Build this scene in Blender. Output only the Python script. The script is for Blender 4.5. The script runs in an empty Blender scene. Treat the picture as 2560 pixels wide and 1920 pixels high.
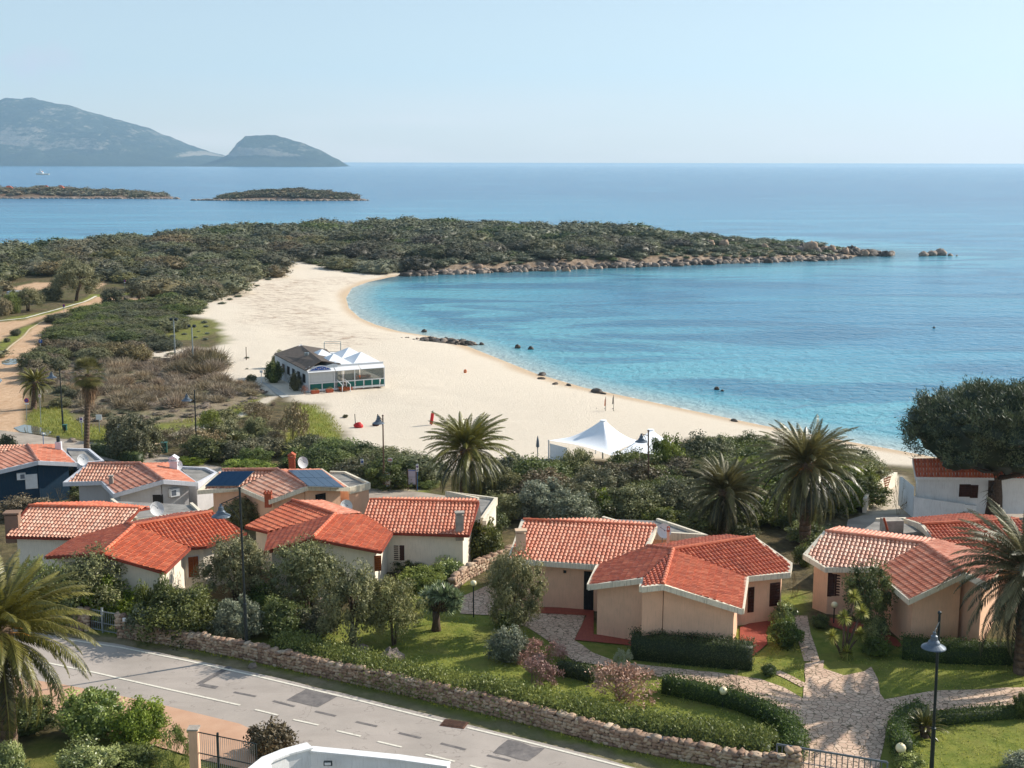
import bpy, bmesh, math, random
import numpy as np
from mathutils import Vector, Matrix

scene = bpy.context.scene
COL = scene.collection

# ------------------------------------------------------------------ camera
CAM_H = 28.0
FPX = 3200.0                                   # focal length in photo pixels (photo is 2560 wide)
PITCH = math.atan(554 / FPX)
ROLL = math.radians(0.11)
cam_d = bpy.data.cameras.new("camera")
cam_d.sensor_width = 36.0
cam_d.lens = 36.0 * FPX / 2560.0
cam_d.clip_start = 0.5
cam_d.clip_end = 200000
cam = bpy.data.objects.new("camera", cam_d)
COL.objects.link(cam)
cam.location = (0, 0, CAM_H)
cam.matrix_world = Matrix.Translation((0, 0, CAM_H)) @ Matrix.Rotation(math.pi / 2 - PITCH, 4, 'X') @ Matrix.Rotation(ROLL, 4, 'Z')
scene.camera = cam

# ------------------------------------------------------------------ sun and sky
SUN_EL = math.radians(30)
SUN_AZ = math.radians(64)                      # from +Y towards +X
SUND = Vector((math.sin(SUN_AZ) * math.cos(SUN_EL), math.cos(SUN_AZ) * math.cos(SUN_EL), math.sin(SUN_EL)))
sun_d = bpy.data.lights.new("sun", 'SUN')
sun_d.energy = 5.0
sun_d.angle = math.radians(0.5)
sun_d.color = (1.0, 0.93, 0.83)
sun = bpy.data.objects.new("sun", sun_d)
COL.objects.link(sun)
sun.rotation_euler = SUND.to_track_quat('Z', 'Y').to_euler()

world = bpy.data.worlds.new("World")
scene.world = world
world.use_nodes = True
wn = world.node_tree.nodes
wl = world.node_tree.links
wn.clear()
w_out = wn.new('ShaderNodeOutputWorld')
w_bg = wn.new('ShaderNodeBackground')
w_sky = wn.new('ShaderNodeTexSky')
w_sky.sky_type = 'NISHITA'
w_sky.sun_disc = False
w_sky.sun_elevation = SUN_EL
w_sky.sun_rotation = SUN_AZ
w_sky.air_density = 1.0
w_sky.dust_density = 0.7
w_sky.ozone_density = 2.0
w_bg.inputs[1].default_value = 0.118
# thin cloud veil: soft banks low over the horizon and one small puff
w_tc = wn.new('ShaderNodeTexCoord')
w_map = wn.new('ShaderNodeMapping'); w_map.inputs['Scale'].default_value = (3.2, 3.2, 26)
w_ns = wn.new('ShaderNodeTexNoise'); w_ns.inputs['Scale'].default_value = 1.1; w_ns.inputs['Detail'].default_value = 5
w_ns.inputs['Roughness'].default_value = 0.45
w_g = wn.new('ShaderNodeVectorMath'); w_g.operation = 'MULTIPLY'; w_g.inputs[1].default_value = (1.80, 1.86, 1.88); w_ga = wn.new('ShaderNodeGamma'); w_ga.inputs[1].default_value = 0.55; wl.new(w_sky.outputs[0], w_ga.inputs[0]); wl.new(w_ga.outputs[0], w_g.inputs[0])
wl.new(w_tc.outputs['Generated'], w_map.inputs[0]); wl.new(w_map.outputs[0], w_ns.inputs[0])
w_r = wn.new('ShaderNodeMapRange'); w_r.inputs[1].default_value = 0.46; w_r.inputs[2].default_value = 0.62; w_r.inputs[3].default_value = 0.5
wl.new(w_ns.outputs[0], w_r.inputs[0])
w_sep = wn.new('ShaderNodeSeparateXYZ'); wl.new(w_tc.outputs['Generated'], w_sep.inputs[0])
w_b = wn.new('ShaderNodeMapRange'); w_b.inputs[1].default_value = 0.012; w_b.inputs[2].default_value = 0.075
w_b.inputs[3].default_value = 1.0; w_b.inputs[4].default_value = 0.0; w_b.interpolation_type = 'SMOOTHSTEP'
wl.new(w_sep.outputs[2], w_b.inputs[0])
w_m = wn.new('ShaderNodeMath'); w_m.operation = 'MULTIPLY'; wl.new(w_r.outputs[0], w_m.inputs[0]); wl.new(w_b.outputs[0], w_m.inputs[1])
w_m2 = wn.new('ShaderNodeMath'); w_m2.operation = 'MULTIPLY'; w_m2.inputs[1].default_value = 0.65; wl.new(w_m.outputs[0], w_m2.inputs[0])
# the small puff: direction of the upper left of the view
pd = (Vector((-1190, 0, 0)) / FPX)
pu, pv = (85 - 1280) / FPX, (960 - 150) / FPX
pdir = Vector((pu, math.cos(PITCH) + pv * math.sin(PITCH), -math.sin(PITCH) + pv * math.cos(PITCH))).normalized()
w_ds = wn.new('ShaderNodeVectorMath'); w_ds.operation = 'SUBTRACT'; w_ds.inputs[1].default_value = pdir
wl.new(w_tc.outputs['Generated'], w_ds.inputs[0])
w_sc = wn.new('ShaderNodeVectorMath'); w_sc.operation = 'MULTIPLY'; w_sc.inputs[1].default_value = (30, 30, 62)
wl.new(w_ds.outputs[0], w_sc.inputs[0])
w_ln = wn.new('ShaderNodeVectorMath'); w_ln.operation = 'LENGTH'; wl.new(w_sc.outputs[0], w_ln.inputs[0])
w_n2 = wn.new('ShaderNodeTexNoise'); w_n2.inputs['Scale'].default_value = 42; w_n2.inputs['Detail'].default_value = 5
wl.new(w_tc.outputs['Generated'], w_n2.inputs[0])
w_a = wn.new('ShaderNodeMath'); w_a.operation = 'MULTIPLY_ADD'; w_a.inputs[1].default_value = 3.2; w_a.inputs[2].default_value = -1.25
wl.new(w_n2.outputs[0], w_a.inputs[0])
w_a2 = wn.new('ShaderNodeMath'); w_a2.operation = 'SUBTRACT'; wl.new(w_a.outputs[0], w_a2.inputs[0]); wl.new(w_ln.outputs['Value'], w_a2.inputs[1])
w_a3 = wn.new('ShaderNodeMapRange'); w_a3.inputs[1].default_value = -0.65; w_a3.inputs[2].default_value = 0.5
w_a3.inputs[3].default_value = 0; w_a3.inputs[4].default_value = 0.75
wl.new(w_a2.outputs[0], w_a3.inputs[0])
w_mx = wn.new('ShaderNodeMix'); w_mx.data_type = 'RGBA'; w_mx.inputs['B'].default_value = (5.9, 5.4, 5.0, 1)
wl.new(w_m2.outputs[0], w_mx.inputs['Factor']); wl.new(w_g.outputs[0], w_mx.inputs['A'])
w_mx2 = wn.new('ShaderNodeMix'); w_mx2.data_type = 'RGBA'; w_mx2.inputs['B'].default_value = (4.3, 4.1, 4.5, 1)
wl.new(w_a3.outputs[0], w_mx2.inputs['Factor']); wl.new(w_mx.outputs['Result'], w_mx2.inputs['A'])
wl.new(w_mx2.outputs['Result'], w_bg.inputs[0])
wl.new(w_bg.outputs[0], w_out.inputs[0])

scene.view_settings.view_transform = 'Standard'
scene.view_settings.look = 'None'
scene.view_settings.exposure = 0.5
scene.view_settings.gamma = 1.0
scene.cycles.max_bounces = 6
scene.cycles.diffuse_bounces = 3
scene.cycles.glossy_bounces = 2
scene.cycles.transmission_bounces = 4
scene.cycles.volume_bounces = 1
scene.cycles.transparent_max_bounces = 8

# ------------------------------------------------------------------ picture point -> place in the world
cp, sp, cr, sr = math.cos(PITCH), math.sin(PITCH), math.cos(ROLL), math.sin(ROLL)
def ray(px, py):
    u = (px - 1280) / FPX; v = (960 - py) / FPX
    u, v = u * cr - v * sr, u * sr + v * cr
    return np.array([u, cp + v * sp, -sp + v * cp])
def P(px, py, z=3.0):
    d = ray(px, py); t = (z - CAM_H) / d[2]
    return np.array([0, 0, CAM_H]) + d * t
def PY(px, py, Y):
    d = ray(px, py); return np.array([0, 0, CAM_H]) + d * (Y / d[1])

# ------------------------------------------------------------------ land outline and heights
SHORE_PX = [(2900, 1235), (2560, 1185), (2400, 1155), (2240, 1125), (2100, 1100), (1900, 1062), (1700, 1020), (1560, 990), (1460, 969),
            (1340, 934), (1230, 890), (1150, 858), (1085, 842), (1000, 829), (940, 812), (900, 795), (872, 770), (865, 745), (880, 720),
            (920, 705), (980, 692), (1030, 687), (1100, 683), (1200, 680), (1300, 676), (1400, 672), (1500, 668), (1600, 665),
            (1700, 661), (1800, 657), (1950, 652), (2060, 648), (2120, 644), (2160, 638), (2190, 634), (2150, 627),
            (2080, 620), (1950, 612), (1800, 606), (1650, 600), (1400, 590), (1150, 580), (900, 584), (600, 596), (400, 606), (150, 622),
            (0, 634), (-300, 655), (-700, 700)]
SHORE = [P(x, y, 0)[:2] for x, y in SHORE_PX]
SHORE = np.array(SHORE + [(-330, 120), (-300, -60), (300, -60), (300, 60)])
def seg_dist(pts, poly, closed=True):
    pts = np.asarray(pts, float).reshape(-1, 2)
    n = len(poly); best = np.full(len(pts), 1e18)
    if len(pts) < 40 and closed:
        A = poly; AB = np.roll(poly, -1, 0) - A; w = pts[:, None] - A; t = np.clip((w * AB).sum(-1) / np.maximum((AB * AB).sum(-1), 1e-12), 0, 1)
        d = w - t[..., None] * AB; return np.sqrt((d * d).sum(-1).min(1))
    for i in range(n if closed else n - 1):
        a = poly[i]; b = poly[(i + 1) % n]; ab = b - a
        t = np.clip(((pts - a) @ ab) / max(ab @ ab, 1e-12), 0, 1)
        d = pts - (a + t[:, None] * ab)
        best = np.minimum(best, (d * d).sum(1))
    return np.sqrt(best)
def inside(pts, poly):
    pts = np.asarray(pts, float).reshape(-1, 2); n = len(poly)
    if n > 0 and len(pts) < 40:
        q = np.roll(poly, 1, 0); x, y = pts[:, :1], pts[:, 1:]; dy = np.where(q[:, 1] == poly[:, 1], 1e-12, q[:, 1] - poly[:, 1])
        m = ((poly[:, 1] > y) != (q[:, 1] > y)) & (x < (q[:, 0] - poly[:, 0]) * (y - poly[:, 1]) / dy + poly[:, 0]); return m.sum(1) % 2 == 1
    c = np.zeros(len(pts), bool); x, y = pts[:, 0], pts[:, 1]
    for i in range(n):
        x1, y1 = poly[i]; x2, y2 = poly[i - 1]
        if y1 == y2: continue
        m = ((y1 > y) != (y2 > y)) & (x < (x2 - x1) * (y - y1) / (y2 - y1) + x1)
        c ^= m
    return c
def smooth(a, b, x):
    t = np.clip((x - a) / (b - a), 0, 1); return t * t * (3 - 2 * t)
def sd_land(pts):
    return seg_dist(pts, SHORE) * np.where(inside(pts, SHORE), 1, -1)
def vnoise(x, y, s=1.0, seed=0):
    x = np.asarray(x) / s; y = np.asarray(y) / s
    xi = np.floor(x).astype(np.int64); yi = np.floor(y).astype(np.int64); xf = x - xi; yf = y - yi
    def h(a, b):
        v = np.sin(a * 127.1 + b * 311.7 + seed * 74.7) * 43758.5453; return v - np.floor(v)
    u = xf * xf * (3 - 2 * xf); v = yf * yf * (3 - 2 * yf)
    return (h(xi, yi) * (1 - u) + h(xi + 1, yi) * u) * (1 - v) + (h(xi, yi + 1) * (1 - u) + h(xi + 1, yi + 1) * u) * v
def fbm(x, y, s=1.0, seed=0, oct=4):
    t = 0; a = 0.5
    for i in range(oct):
        t = t + a * vnoise(x, y, s / 2 ** i, seed + i * 13); a *= 0.5
    return t / (1 - 0.5 ** oct)
def height(pts):
    pts = np.asarray(pts, float).reshape(-1, 2); X, Y = pts[:, 0], pts[:, 1]
    sd = sd_land(pts)
    s = sd + (fbm(X, Y, 9, 3) - 0.5) * 1.2 * smooth(300, 320, Y)
    sp_ = np.maximum(s, 0)
    z = 1.6 * (1 - np.exp(-sp_ / 16))
    z += 1.4 * (1 - smooth(84, 128, Y + 0.15 * X)) * (1 - np.exp(-sp_ / 12))
    hd = smooth(285, 330, Y) * (1 - 0.62 * smooth(35, 90, X)) * smooth(-16, 4, X + (Y - 330) * 0.9 + 12)
    left = smooth(250, 330, Y) * (1 - smooth(-60, 0, X))
    z += np.maximum(hd * (1.5 * smooth(0, 5, sp_) + 1.5 * smooth(4, 45, sp_)), left * 2.8 * smooth(5, 70, sp_))
    z += (fbm(X, Y, 14, 8) - 0.5) * 0.7 * smooth(110, 150, Y) * smooth(6, 25, sp_)
    return np.where(s < 0, np.maximum(s * 0.09, -4.0), z)
def zg(x, y):
    return float(height([(x, y)])[0])
def G(px, py):
    z = 2.5
    for _ in range(9):
        p = P(px, py, z); z = 0.5 * z + 0.5 * zg(p[0], p[1])
    return np.array([p[0], p[1], zg(p[0], p[1])])
def Gpoly(pp):
    return np.array([G(x, y)[:2] for x, y in pp])

# ------------------------------------------------------------------ object helpers
def tag(o, label=None, cat=None, group=None, kind=None):
    if label: o["label"] = label
    if cat: o["category"] = cat
    if group: o["group"] = group
    if kind: o["kind"] = kind
    return o
def empty(name, loc, label, cat, group=None, rz=0.0):
    o = bpy.data.objects.new(name, None); COL.objects.link(o)
    o.location = tuple(loc); o.rotation_euler = (0, 0, rz); o.empty_display_size = 0.3
    return tag(o, label, cat, group)
def mesh(name, V, F, mat, smooth_=False, fattr=None, vattr=None, mats=None, midx=None):
    me = bpy.data.meshes.new(name)
    V = np.asarray(V, np.float32)
    if isinstance(F, np.ndarray) and F.ndim == 2:
        k = F.shape[1]
        me.vertices.add(len(V)); me.vertices.foreach_set("co", V.ravel())
        me.loops.add(F.size); me.loops.foreach_set("vertex_index", F.astype(np.int32).ravel())
        me.polygons.add(len(F)); me.polygons.foreach_set("loop_start", np.arange(0, F.size, k, dtype=np.int32))
        me.update(calc_edges=True); me.validate()
    else:
        me.from_pydata([tuple(map(float, v)) for v in V], [], [list(map(int, f)) for f in F])
        me.update()
    for m in (mats or [mat]): me.materials.append(m)
    if midx is not None: me.polygons.foreach_set("material_index", np.asarray(midx, np.int32))
    if smooth_: me.polygons.foreach_set("use_smooth", np.ones(len(me.polygons), bool))
    for d, at in (('FACE', fattr), ('POINT', vattr)):
        for k_, v_ in (at or {}).items():
            a = me.attributes.new(k_, 'FLOAT', d); a.data.foreach_set("value", np.asarray(v_, np.float32))
    return me
def put(name, me, parent=None, loc=None, rot=None, scale=None):
    o = bpy.data.objects.new(name, me); COL.objects.link(o)
    if parent is not None: o.parent = parent
    if loc is not None: o.location = tuple(loc)
    if rot is not None: o.rotation_euler = rot
    if scale is not None: o.scale = scale
    return o
class MB:
    """collects simple solids into one mesh"""
    def __init__(s): s.V = []; s.F = []; s.M = []; s.m = 0
    def add(s, V, F):
        b = len(s.V); s.V += [tuple(map(float, v)) for v in V]; s.F += [[i + b for i in f] for f in F]; s.M += [s.m] * len(F); return s
    def box(s, c, size, rz=0.0, tilt=0.0):
        x, y, z = [a / 2 for a in size]; R = Matrix.Rotation(rz, 3, 'Z') @ Matrix.Rotation(tilt, 3, 'X')
        V = [Vector(c) + R @ Vector((i * x, j * y, k * z)) for i in (-1, 1) for j in (-1, 1) for k in (-1, 1)]
        return s.add(V, [(0, 1, 3, 2), (4, 6, 7, 5), (0, 4, 5, 1), (2, 3, 7, 6), (0, 2, 6, 4), (1, 5, 7, 3)])
    def hexa(s, b, t):
        n = len(b); V = list(b) + list(t)
        return s.add(V, [list(range(n))[::-1], list(range(n, 2 * n))] + [(i, (i + 1) % n, n + (i + 1) % n, n + i) for i in range(n)])
    def tube(s, pts, r, n=8, cap=True):
        pts = [Vector(p) for p in pts]; rr = r if isinstance(r, (list, tuple)) else [r] * len(pts)
        V = []; F = []
        for i, p in enumerate(pts):
            d = (pts[min(i + 1, len(pts) - 1)] - pts[max(i - 1, 0)]).normalized()
            a = d.orthogonal().normalized() if i == 0 else (a - d * a.dot(d)).normalized()
            b = d.cross(a)
            for k in range(n):
                t = 2 * math.pi * k / n; V.append(p + (a * math.cos(t) + b * math.sin(t)) * rr[i])
        for i in range(len(pts) - 1):
            for k in range(n):
                F.append((i * n + k, i * n + (k + 1) % n, (i + 1) * n + (k + 1) % n, (i + 1) * n + k))
        if cap: F.append(list(range(n))[::-1]); F.append([(len(pts) - 1) * n + k for k in range(n)])
        return s.add(V, F)
    def lathe(s, prof, c=(0, 0, 0), n=16):
        V = []; F = []
        for r, z in prof:
            for k in range(n):
                t = 2 * math.pi * k / n; V.append((c[0] + r * math.cos(t), c[1] + r * math.sin(t), c[2] + z))
        for i in range(len(prof) - 1):
            for k in range(n):
                F.append((i * n + k, i * n + (k + 1) % n, (i + 1) * n + (k + 1) % n, (i + 1) * n + k))
        return s.add(V, F)
    def ball(s, c, r, n=12, m=8, sq=(1, 1, 1)):
        V = []; F = []
        for i in range(m + 1):
            for k in range(n):
                a = math.pi * i / m; t = 2 * math.pi * k / n
                V.append((c[0] + r * sq[0] * math.sin(a) * math.cos(t), c[1] + r * sq[1] * math.sin(a) * math.sin(t), c[2] + r * sq[2] * math.cos(a)))
        for i in range(m):
            for k in range(n):
                F.append((i * n + k, (i + 1) * n + k, (i + 1) * n + (k + 1) % n, i * n + (k + 1) % n))
        return s.add(V, F)
    def beam(s, pts, w, h, off=0.0):
        """mitred upright bar along a line; pts are its top centre"""
        pts = [Vector(p) for p in pts]; n = len(pts); V = []
        for i, p in enumerate(pts):
            d0 = (pts[i] - pts[i - 1]) if i else (pts[1] - pts[0]); d1 = (pts[i + 1] - pts[i]) if i < n - 1 else d0
            d0 = Vector((d0.x, d0.y, 0)).normalized(); d1 = Vector((d1.x, d1.y, 0)).normalized()
            n0 = Vector((-d0.y, d0.x, 0)); n1 = Vector((-d1.y, d1.x, 0)); m = (n0 + n1)
            m = m / max(m.length, 1e-6); k = 1 / max(m.dot(n0), 0.45)
            for a, zz in ((off - w / 2, -h), (off + w / 2, -h), (off + w / 2, 0), (off - w / 2, 0)):
                V.append(p + m * a * k + Vector((0, 0, zz)))
        F = [(0, 3, 2, 1), tuple(4 * (n - 1) + j for j in (0, 1, 2, 3))]
        for i in range(n - 1):
            for j in range(4):
                F.append((4 * i + j, 4 * i + (j + 1) % 4, 4 * i + 4 + (j + 1) % 4, 4 * i + 4 + j))
        return s.add(V, F)
    def build(s, name, mat, parent=None, smooth_=False, base=None, mats=None):
        """base: world point the mesh is stored relative to"""
        V = np.array(s.V, float)
        if base is not None: V = V - np.asarray(base, float)
        me = mesh(name, V, s.F, mat, smooth_, mats=mats, midx=s.M if mats else None)
        o = put(name, me, parent)
        if parent is None and base is not None: o.location = tuple(base)
        return o

# ------------------------------------------------------------------ materials
def hexc(h, k=1.0):
    c = [int(h[i:i + 2], 16) / 255 for i in (0, 2, 4)]
    return tuple(((v / 12.92 if v <= 0.04045 else ((v + 0.055) / 1.055) ** 2.4) * k) for v in c) + (1,)
class NT:
    def __init__(s, name):
        s.mat = bpy.data.materials.new(name); s.mat.use_nodes = True
        s.n = s.mat.node_tree.nodes; s.l = s.mat.node_tree.links
        s.bs = s.n['Principled BSDF']; s.out = s.n['Material Output']
    def node(s, t, **kw):
        x = s.n.new(t)
        for k, v in kw.items(): setattr(x, k, v)
        return x
    def link(s, a, b): s.l.new(a, b)
    def coord(s, kind='Object', scale=None):
        c = s.node('ShaderNodeTexCoord').outputs[kind]
        if kind == 'World': pass
        if scale is not None:
            m = s.node('ShaderNodeMapping'); m.inputs['Scale'].default_value = scale; s.link(c, m.inputs[0]); c = m.outputs[0]
        return c
    def pos(s, scale=None):
        c = s.node('ShaderNodeNewGeometry').outputs['Position']
        if scale is not None:
            m = s.node('ShaderNodeMapping'); m.inputs['Scale'].default_value = scale; s.link(c, m.inputs[0]); c = m.outputs[0]
        return c
    def noise(s, sc, det=3, rough=0.5, co=None, dist=0.0):
        x = s.node('ShaderNodeTexNoise'); x.inputs['Scale'].default_value = sc; x.inputs['Detail'].default_value = det
        x.inputs['Roughness'].default_value = rough; x.inputs['Distortion'].default_value = dist
        if co is not None: s.link(co, x.inputs['Vector'])
        return x.outputs[0]
    def ramp(s, f, a, b, lo=0.0, hi=1.0):
        x = s.node('ShaderNodeMapRange'); x.inputs[1].default_value = a; x.inputs[2].default_value = b
        x.inputs[3].default_value = lo; x.inputs[4].default_value = hi; s.link(f, x.inputs[0]); return x.outputs[0]
    def mix(s, f, a, b):
        x = s.node('ShaderNodeMix'); x.data_type = 'RGBA'
        for v, i in ((f, 'Factor'), (a, 'A'), (b, 'B')):
            if isinstance(v, (int, float, tuple)): x.inputs[i].default_value = v
            else: s.link(v, x.inputs[i])
        return x.outputs['Result']
    def math(s, op, a, b=0.0, c=None):
        x = s.node('ShaderNodeMath'); x.operation = op
        for v, i in ((a, 0), (b, 1), (c, 2)):
            if v is None: continue
            if isinstance(v, (int, float)): x.inputs[i].default_value = v
            else: s.link(v, x.inputs[i])
        return x.outputs[0]
    def attr(s, name):
        x = s.node('ShaderNodeAttribute'); x.attribute_name = name; return x.outputs['Fac']
    def bump(s, hgt, st=0.3, dist=0.05):
        x = s.node('ShaderNodeBump'); x.inputs['Strength'].default_value = st; x.inputs['Distance'].default_value = dist
        s.link(hgt, x.inputs['Height']); s.link(x.outputs[0], s.bs.inputs['Normal'])
    def col(s, c):
        if isinstance(c, tuple): s.bs.inputs['Base Color'].default_value = c
        else: s.link(c, s.bs.inputs['Base Color'])
    def set(s, rough=0.7, spec=0.3, metal=0.0):
        s.bs.inputs['Roughness'].default_value = rough; s.bs.inputs['Specular IOR Level'].default_value = spec
        s.bs.inputs['Metallic'].default_value = metal; return s.mat
def plain(name, c, rough=0.7, var=0.15, sc=3.0, metal=0.0, spec=0.3, bump=0.0, bsc=30.0):
    m = NT(name)
    c = hexc(c) if isinstance(c, str) else c
    n = m.noise(sc, 5, 0.6, m.coord('Object'))
    d = tuple(v * (1 - var * 1.6) for v in c[:3]) + (1,); e = tuple(min(1, v * (1 + var)) for v in c[:3]) + (1,)
    m.col(m.mix(m.ramp(n, 0.3, 0.7), d, e))
    if bump: m.bump(m.noise(bsc, 4, 0.6, m.coord('Object')), bump, 0.03)
    return m.set(rough, spec, metal)
MAT = {}
def M(k): return MAT[k]
def wall_mat(name, c, stain='6b5d50', st=0.15):
    m = NT(name); co = m.coord('Object'); c = hexc(c)
    n = m.noise(1.3, 6, 0.6, co); n2 = m.noise(14, 3, 0.6, m.coord('Object', (1, 1, 0.12)))
    base = m.mix(m.ramp(n, 0.3, 0.75), tuple(v * 0.86 for v in c[:3]) + (1,), c)
    f = m.math('MULTIPLY', m.ramp(n2, 0.5, 0.75), st)
    m.col(m.mix(f, base, hexc(stain)))
    m.bump(m.noise(38, 4, 0.7, co), 0.35, 0.02)
    return m.set(0.9, 0.15)
MAT['wall_pink'] = wall_mat('wall_peach_render', 'f0c2a2')
MAT['wall_cream'] = wall_mat('wall_cream_render', 'f3e6d2')
MAT['wall_grey'] = wall_mat('wall_grey_render', 'bcbaba')
MAT['wall_blue'] = wall_mat('wall_dark_blue_render', '2b4356')
MAT['wall_white'] = wall_mat('wall_white_render', 'f4f3f0', 'a09a90', 0.25)
MAT['fascia'] = wall_mat('concrete_fascia', 'ebdfc8', '6f675b', 0.55)
MAT['fascia_lilac'] = wall_mat('painted_fascia', 'd0d1d6', '77777c', 0.3)
MAT['fascia_red'] = wall_mat('fascia_terracotta', '8f4636', '4a2a22', 0.4)
MAT['flat_roof'] = plain('flat_roof_felt', '8d8983', 0.9, 0.25, 1.2, bump=0.3)
MAT['wood_dark'] = plain('dark_brown_wood', '43231a', 0.6, 0.25, 6)
MAT['wood_orange'] = plain('varnished_wood', '8a4a24', 0.5, 0.25, 6)
MAT['white_metal'] = plain('white_painted_metal', 'dedfdf', 0.45, 0.06, 5)
MAT['grey_metal'] = plain('grey_painted_metal', '6f7680', 0.45, 0.1, 5, metal=0.3)
MAT['lamp_grey'] = plain('lamp_shade_grey', '5f6a75', 0.4, 0.1, 8, metal=0.2)
MAT['dark_metal'] = plain('dark_green_grey_metal', '2c3436', 0.45, 0.15, 5, metal=0.3)
MAT['rust_metal'] = plain('rusty_brown_pole', '5a4336', 0.7, 0.25, 5)
MAT['galv'] = plain('galvanised_post', '9aa3a6', 0.4, 0.1, 5, metal=0.5)
MAT['blue_sign'] = plain('blue_sign_paint', '1d4f9b', 0.5, 0.03)
MAT['red_sign'] = plain('red_sign_paint', 'b3242a', 0.5, 0.03)
MAT['white_sign'] = plain('white_sign_paint', 'e6e6e6', 0.5, 0.03)
MAT['dark_gap'] = plain('dark_interior', '141416', 0.6, 0.1)
MAT['plaster_frame'] = plain('window_white', 'dcdad4', 0.5, 0.05)
MAT['chim'] = wall_mat('chimney_render', 'e0c2a4')
MAT['chim_white'] = wall_mat('chimney_white', 'dddce2')
MAT['terra'] = plain('terracotta_clay', 'b0583b', 0.7, 0.2, 8)
MAT['solar'] = None
MAT['green_box'] = plain('green_painted_steel', '2c5a52', 0.5, 0.1)
MAT['concrete'] = plain('weathered_concrete', 'a99f93', 0.9, 0.2, 3, bump=0.3)
MAT['red_paint'] = plain('red_tarpaulin', 'c02a2c', 0.6, 0.1)
MAT['globe'] = plain('cream_globe_plastic', 'f0e2b8', 0.25, 0.03, spec=0.5)
MAT['blue_paint'] = plain('blue_plastic', '24588c', 0.5, 0.1)
MAT['ship_hull'] = plain('ship_cream', 'd8d2bd', 0.5, 0.05)
m = NT('tile_red_terrace'); br = m.node('ShaderNodeTexBrick'); br.offset = 0; br.inputs['Scale'].default_value = 2.5
br.inputs['Color1'].default_value = hexc('a0503e'); br.inputs['Color2'].default_value = hexc('95483a'); br.inputs['Mortar'].default_value = hexc('7d3a30')
br.inputs['Brick Width'].default_value = 0.5; br.inputs['Row Height'].default_value = 0.5; br.inputs['Mortar Size'].default_value = 0.012
m.link(m.pos(), br.inputs[0]); m.col(br.outputs[0]); MAT['terrace'] = m.set(0.6, 0.4)
m = NT('solar_panel_glass'); MAT['solar'] = m.set(0.3, 0.2); m.col(hexc('14304c'))
def tile_mat(name, lo, mid, hi, stain=0.35):
    m = NT(name); t = m.attr('tint'); co = m.coord('Object')
    t = m.ramp(t, 0, 1, 0.18, 0.8); a = m.mix(m.ramp(t, 0.0, 0.5), hexc(lo), hexc(mid)); a = m.mix(m.ramp(t, 0.5, 1.0), a, hexc(hi))
    n = m.noise(0.9, 6, 0.65, co); n2 = m.noise(9, 4, 0.7, co)
    a = m.mix(m.math('MULTIPLY', m.ramp(n, 0.52, 0.75), stain), a, hexc('6e4a3e'))
    a = m.mix(m.math('MULTIPLY', m.ramp(n2, 0.5, 0.8), 0.3), a, hexc('d9b8a4'))
    m.col(a); return m.set(0.55, 0.5)
MAT['tile_red'] = tile_mat('roof_tile_red', 'ad5335', 'c8633c', 'dc845c')
MAT['tile_deep'] = tile_mat('roof_tile_deep_red', 'a04b32', 'bc5c3a', 'ce7852')
MAT['tile_pale'] = tile_mat('roof_tile_pale', 'bd7a5e', 'd69c80', 'e8c2a8', 0.5)
MAT['tile_mid'] = tile_mat('roof_tile_salmon', 'b86444', 'd08060', 'e0a486')
MAT['tile_old'] = tile_mat('roof_tile_old', 'a8664f', 'bf8068', 'd9a58c', 0.7)

def leaf_mat(name, dark, lite, trans=0.22, hue=0.12, rough=0.55, spec=0.35):
    m = NT(name); t = m.attr('tint'); oi = m.node('ShaderNodeObjectInfo')
    d = hexc(dark) if isinstance(dark, str) else dark; l = hexc(lite) if isinstance(lite, str) else lite
    k_ = (1.22, 1.17, 1.05); d = tuple(a * b for a, b in zip(d, k_)) + (1,); l = tuple(a * b for a, b in zip(l, k_)) + (1,)
    c = m.mix(t, d, l)
    hs = m.node('ShaderNodeHueSaturation')
    m.link(m.ramp(oi.outputs['Random'], 0, 1, 0.5 - hue * 0.12, 0.5 + hue * 0.12), hs.inputs['Hue'])
    m.link(m.ramp(m.math('FRACT', m.math('MULTIPLY', oi.outputs['Random'], 7.3)), 0, 1, 1 - hue * 1.6, 1 + hue * 1.6), hs.inputs['Value'])
    m.link(m.ramp(m.math('FRACT', m.math('MULTIPLY', oi.outputs['Random'], 3.7)), 0, 1, 0.85, 1.1), hs.inputs['Saturation'])
    m.link(c, hs.inputs['Color']); m.col(hs.outputs[0]); m.set(rough, spec)
    if trans > 0:
        tr = m.node('ShaderNodeBsdfTranslucent'); m.link(hs.outputs[0], tr.inputs[0])
        ms = m.node('ShaderNodeMixShader'); ms.inputs[0].default_value = trans
        m.link(m.bs.outputs[0], ms.inputs[1]); m.link(tr.outputs[0], ms.inputs[2]); m.link(ms.outputs[0], m.out.inputs[0])
    return m.mat
MAT['bark'] = plain('bark', '5b4a3d', 0.9, 0.3, 8, bump=0.6, bsc=20)
MAT['palm_bark'] = plain('palm_bark', '6b5848', 0.95, 0.35, 6, bump=0.8, bsc=14)
MAT['twig'] = plain('pale_twigs', '9b8c80', 0.9, 0.2, 8)
MAT['rock'] = plain('granite', '96877a', 0.9, 0.35, 1.2, bump=0.7, bsc=4)
MAT['rock_dark'] = plain('wet_rock', '4f463e', 0.7, 0.35, 1.5, bump=0.7, bsc=5)
MAT['stone'] = None
m = NT('dry_stone'); t = m.attr('tint'); c = m.mix(m.ramp(t, 0, 0.5), hexc('8c7262'), hexc('b0957e')); c = m.mix(m.ramp(t, 0.5, 1), c, hexc('c4b099'))
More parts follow.
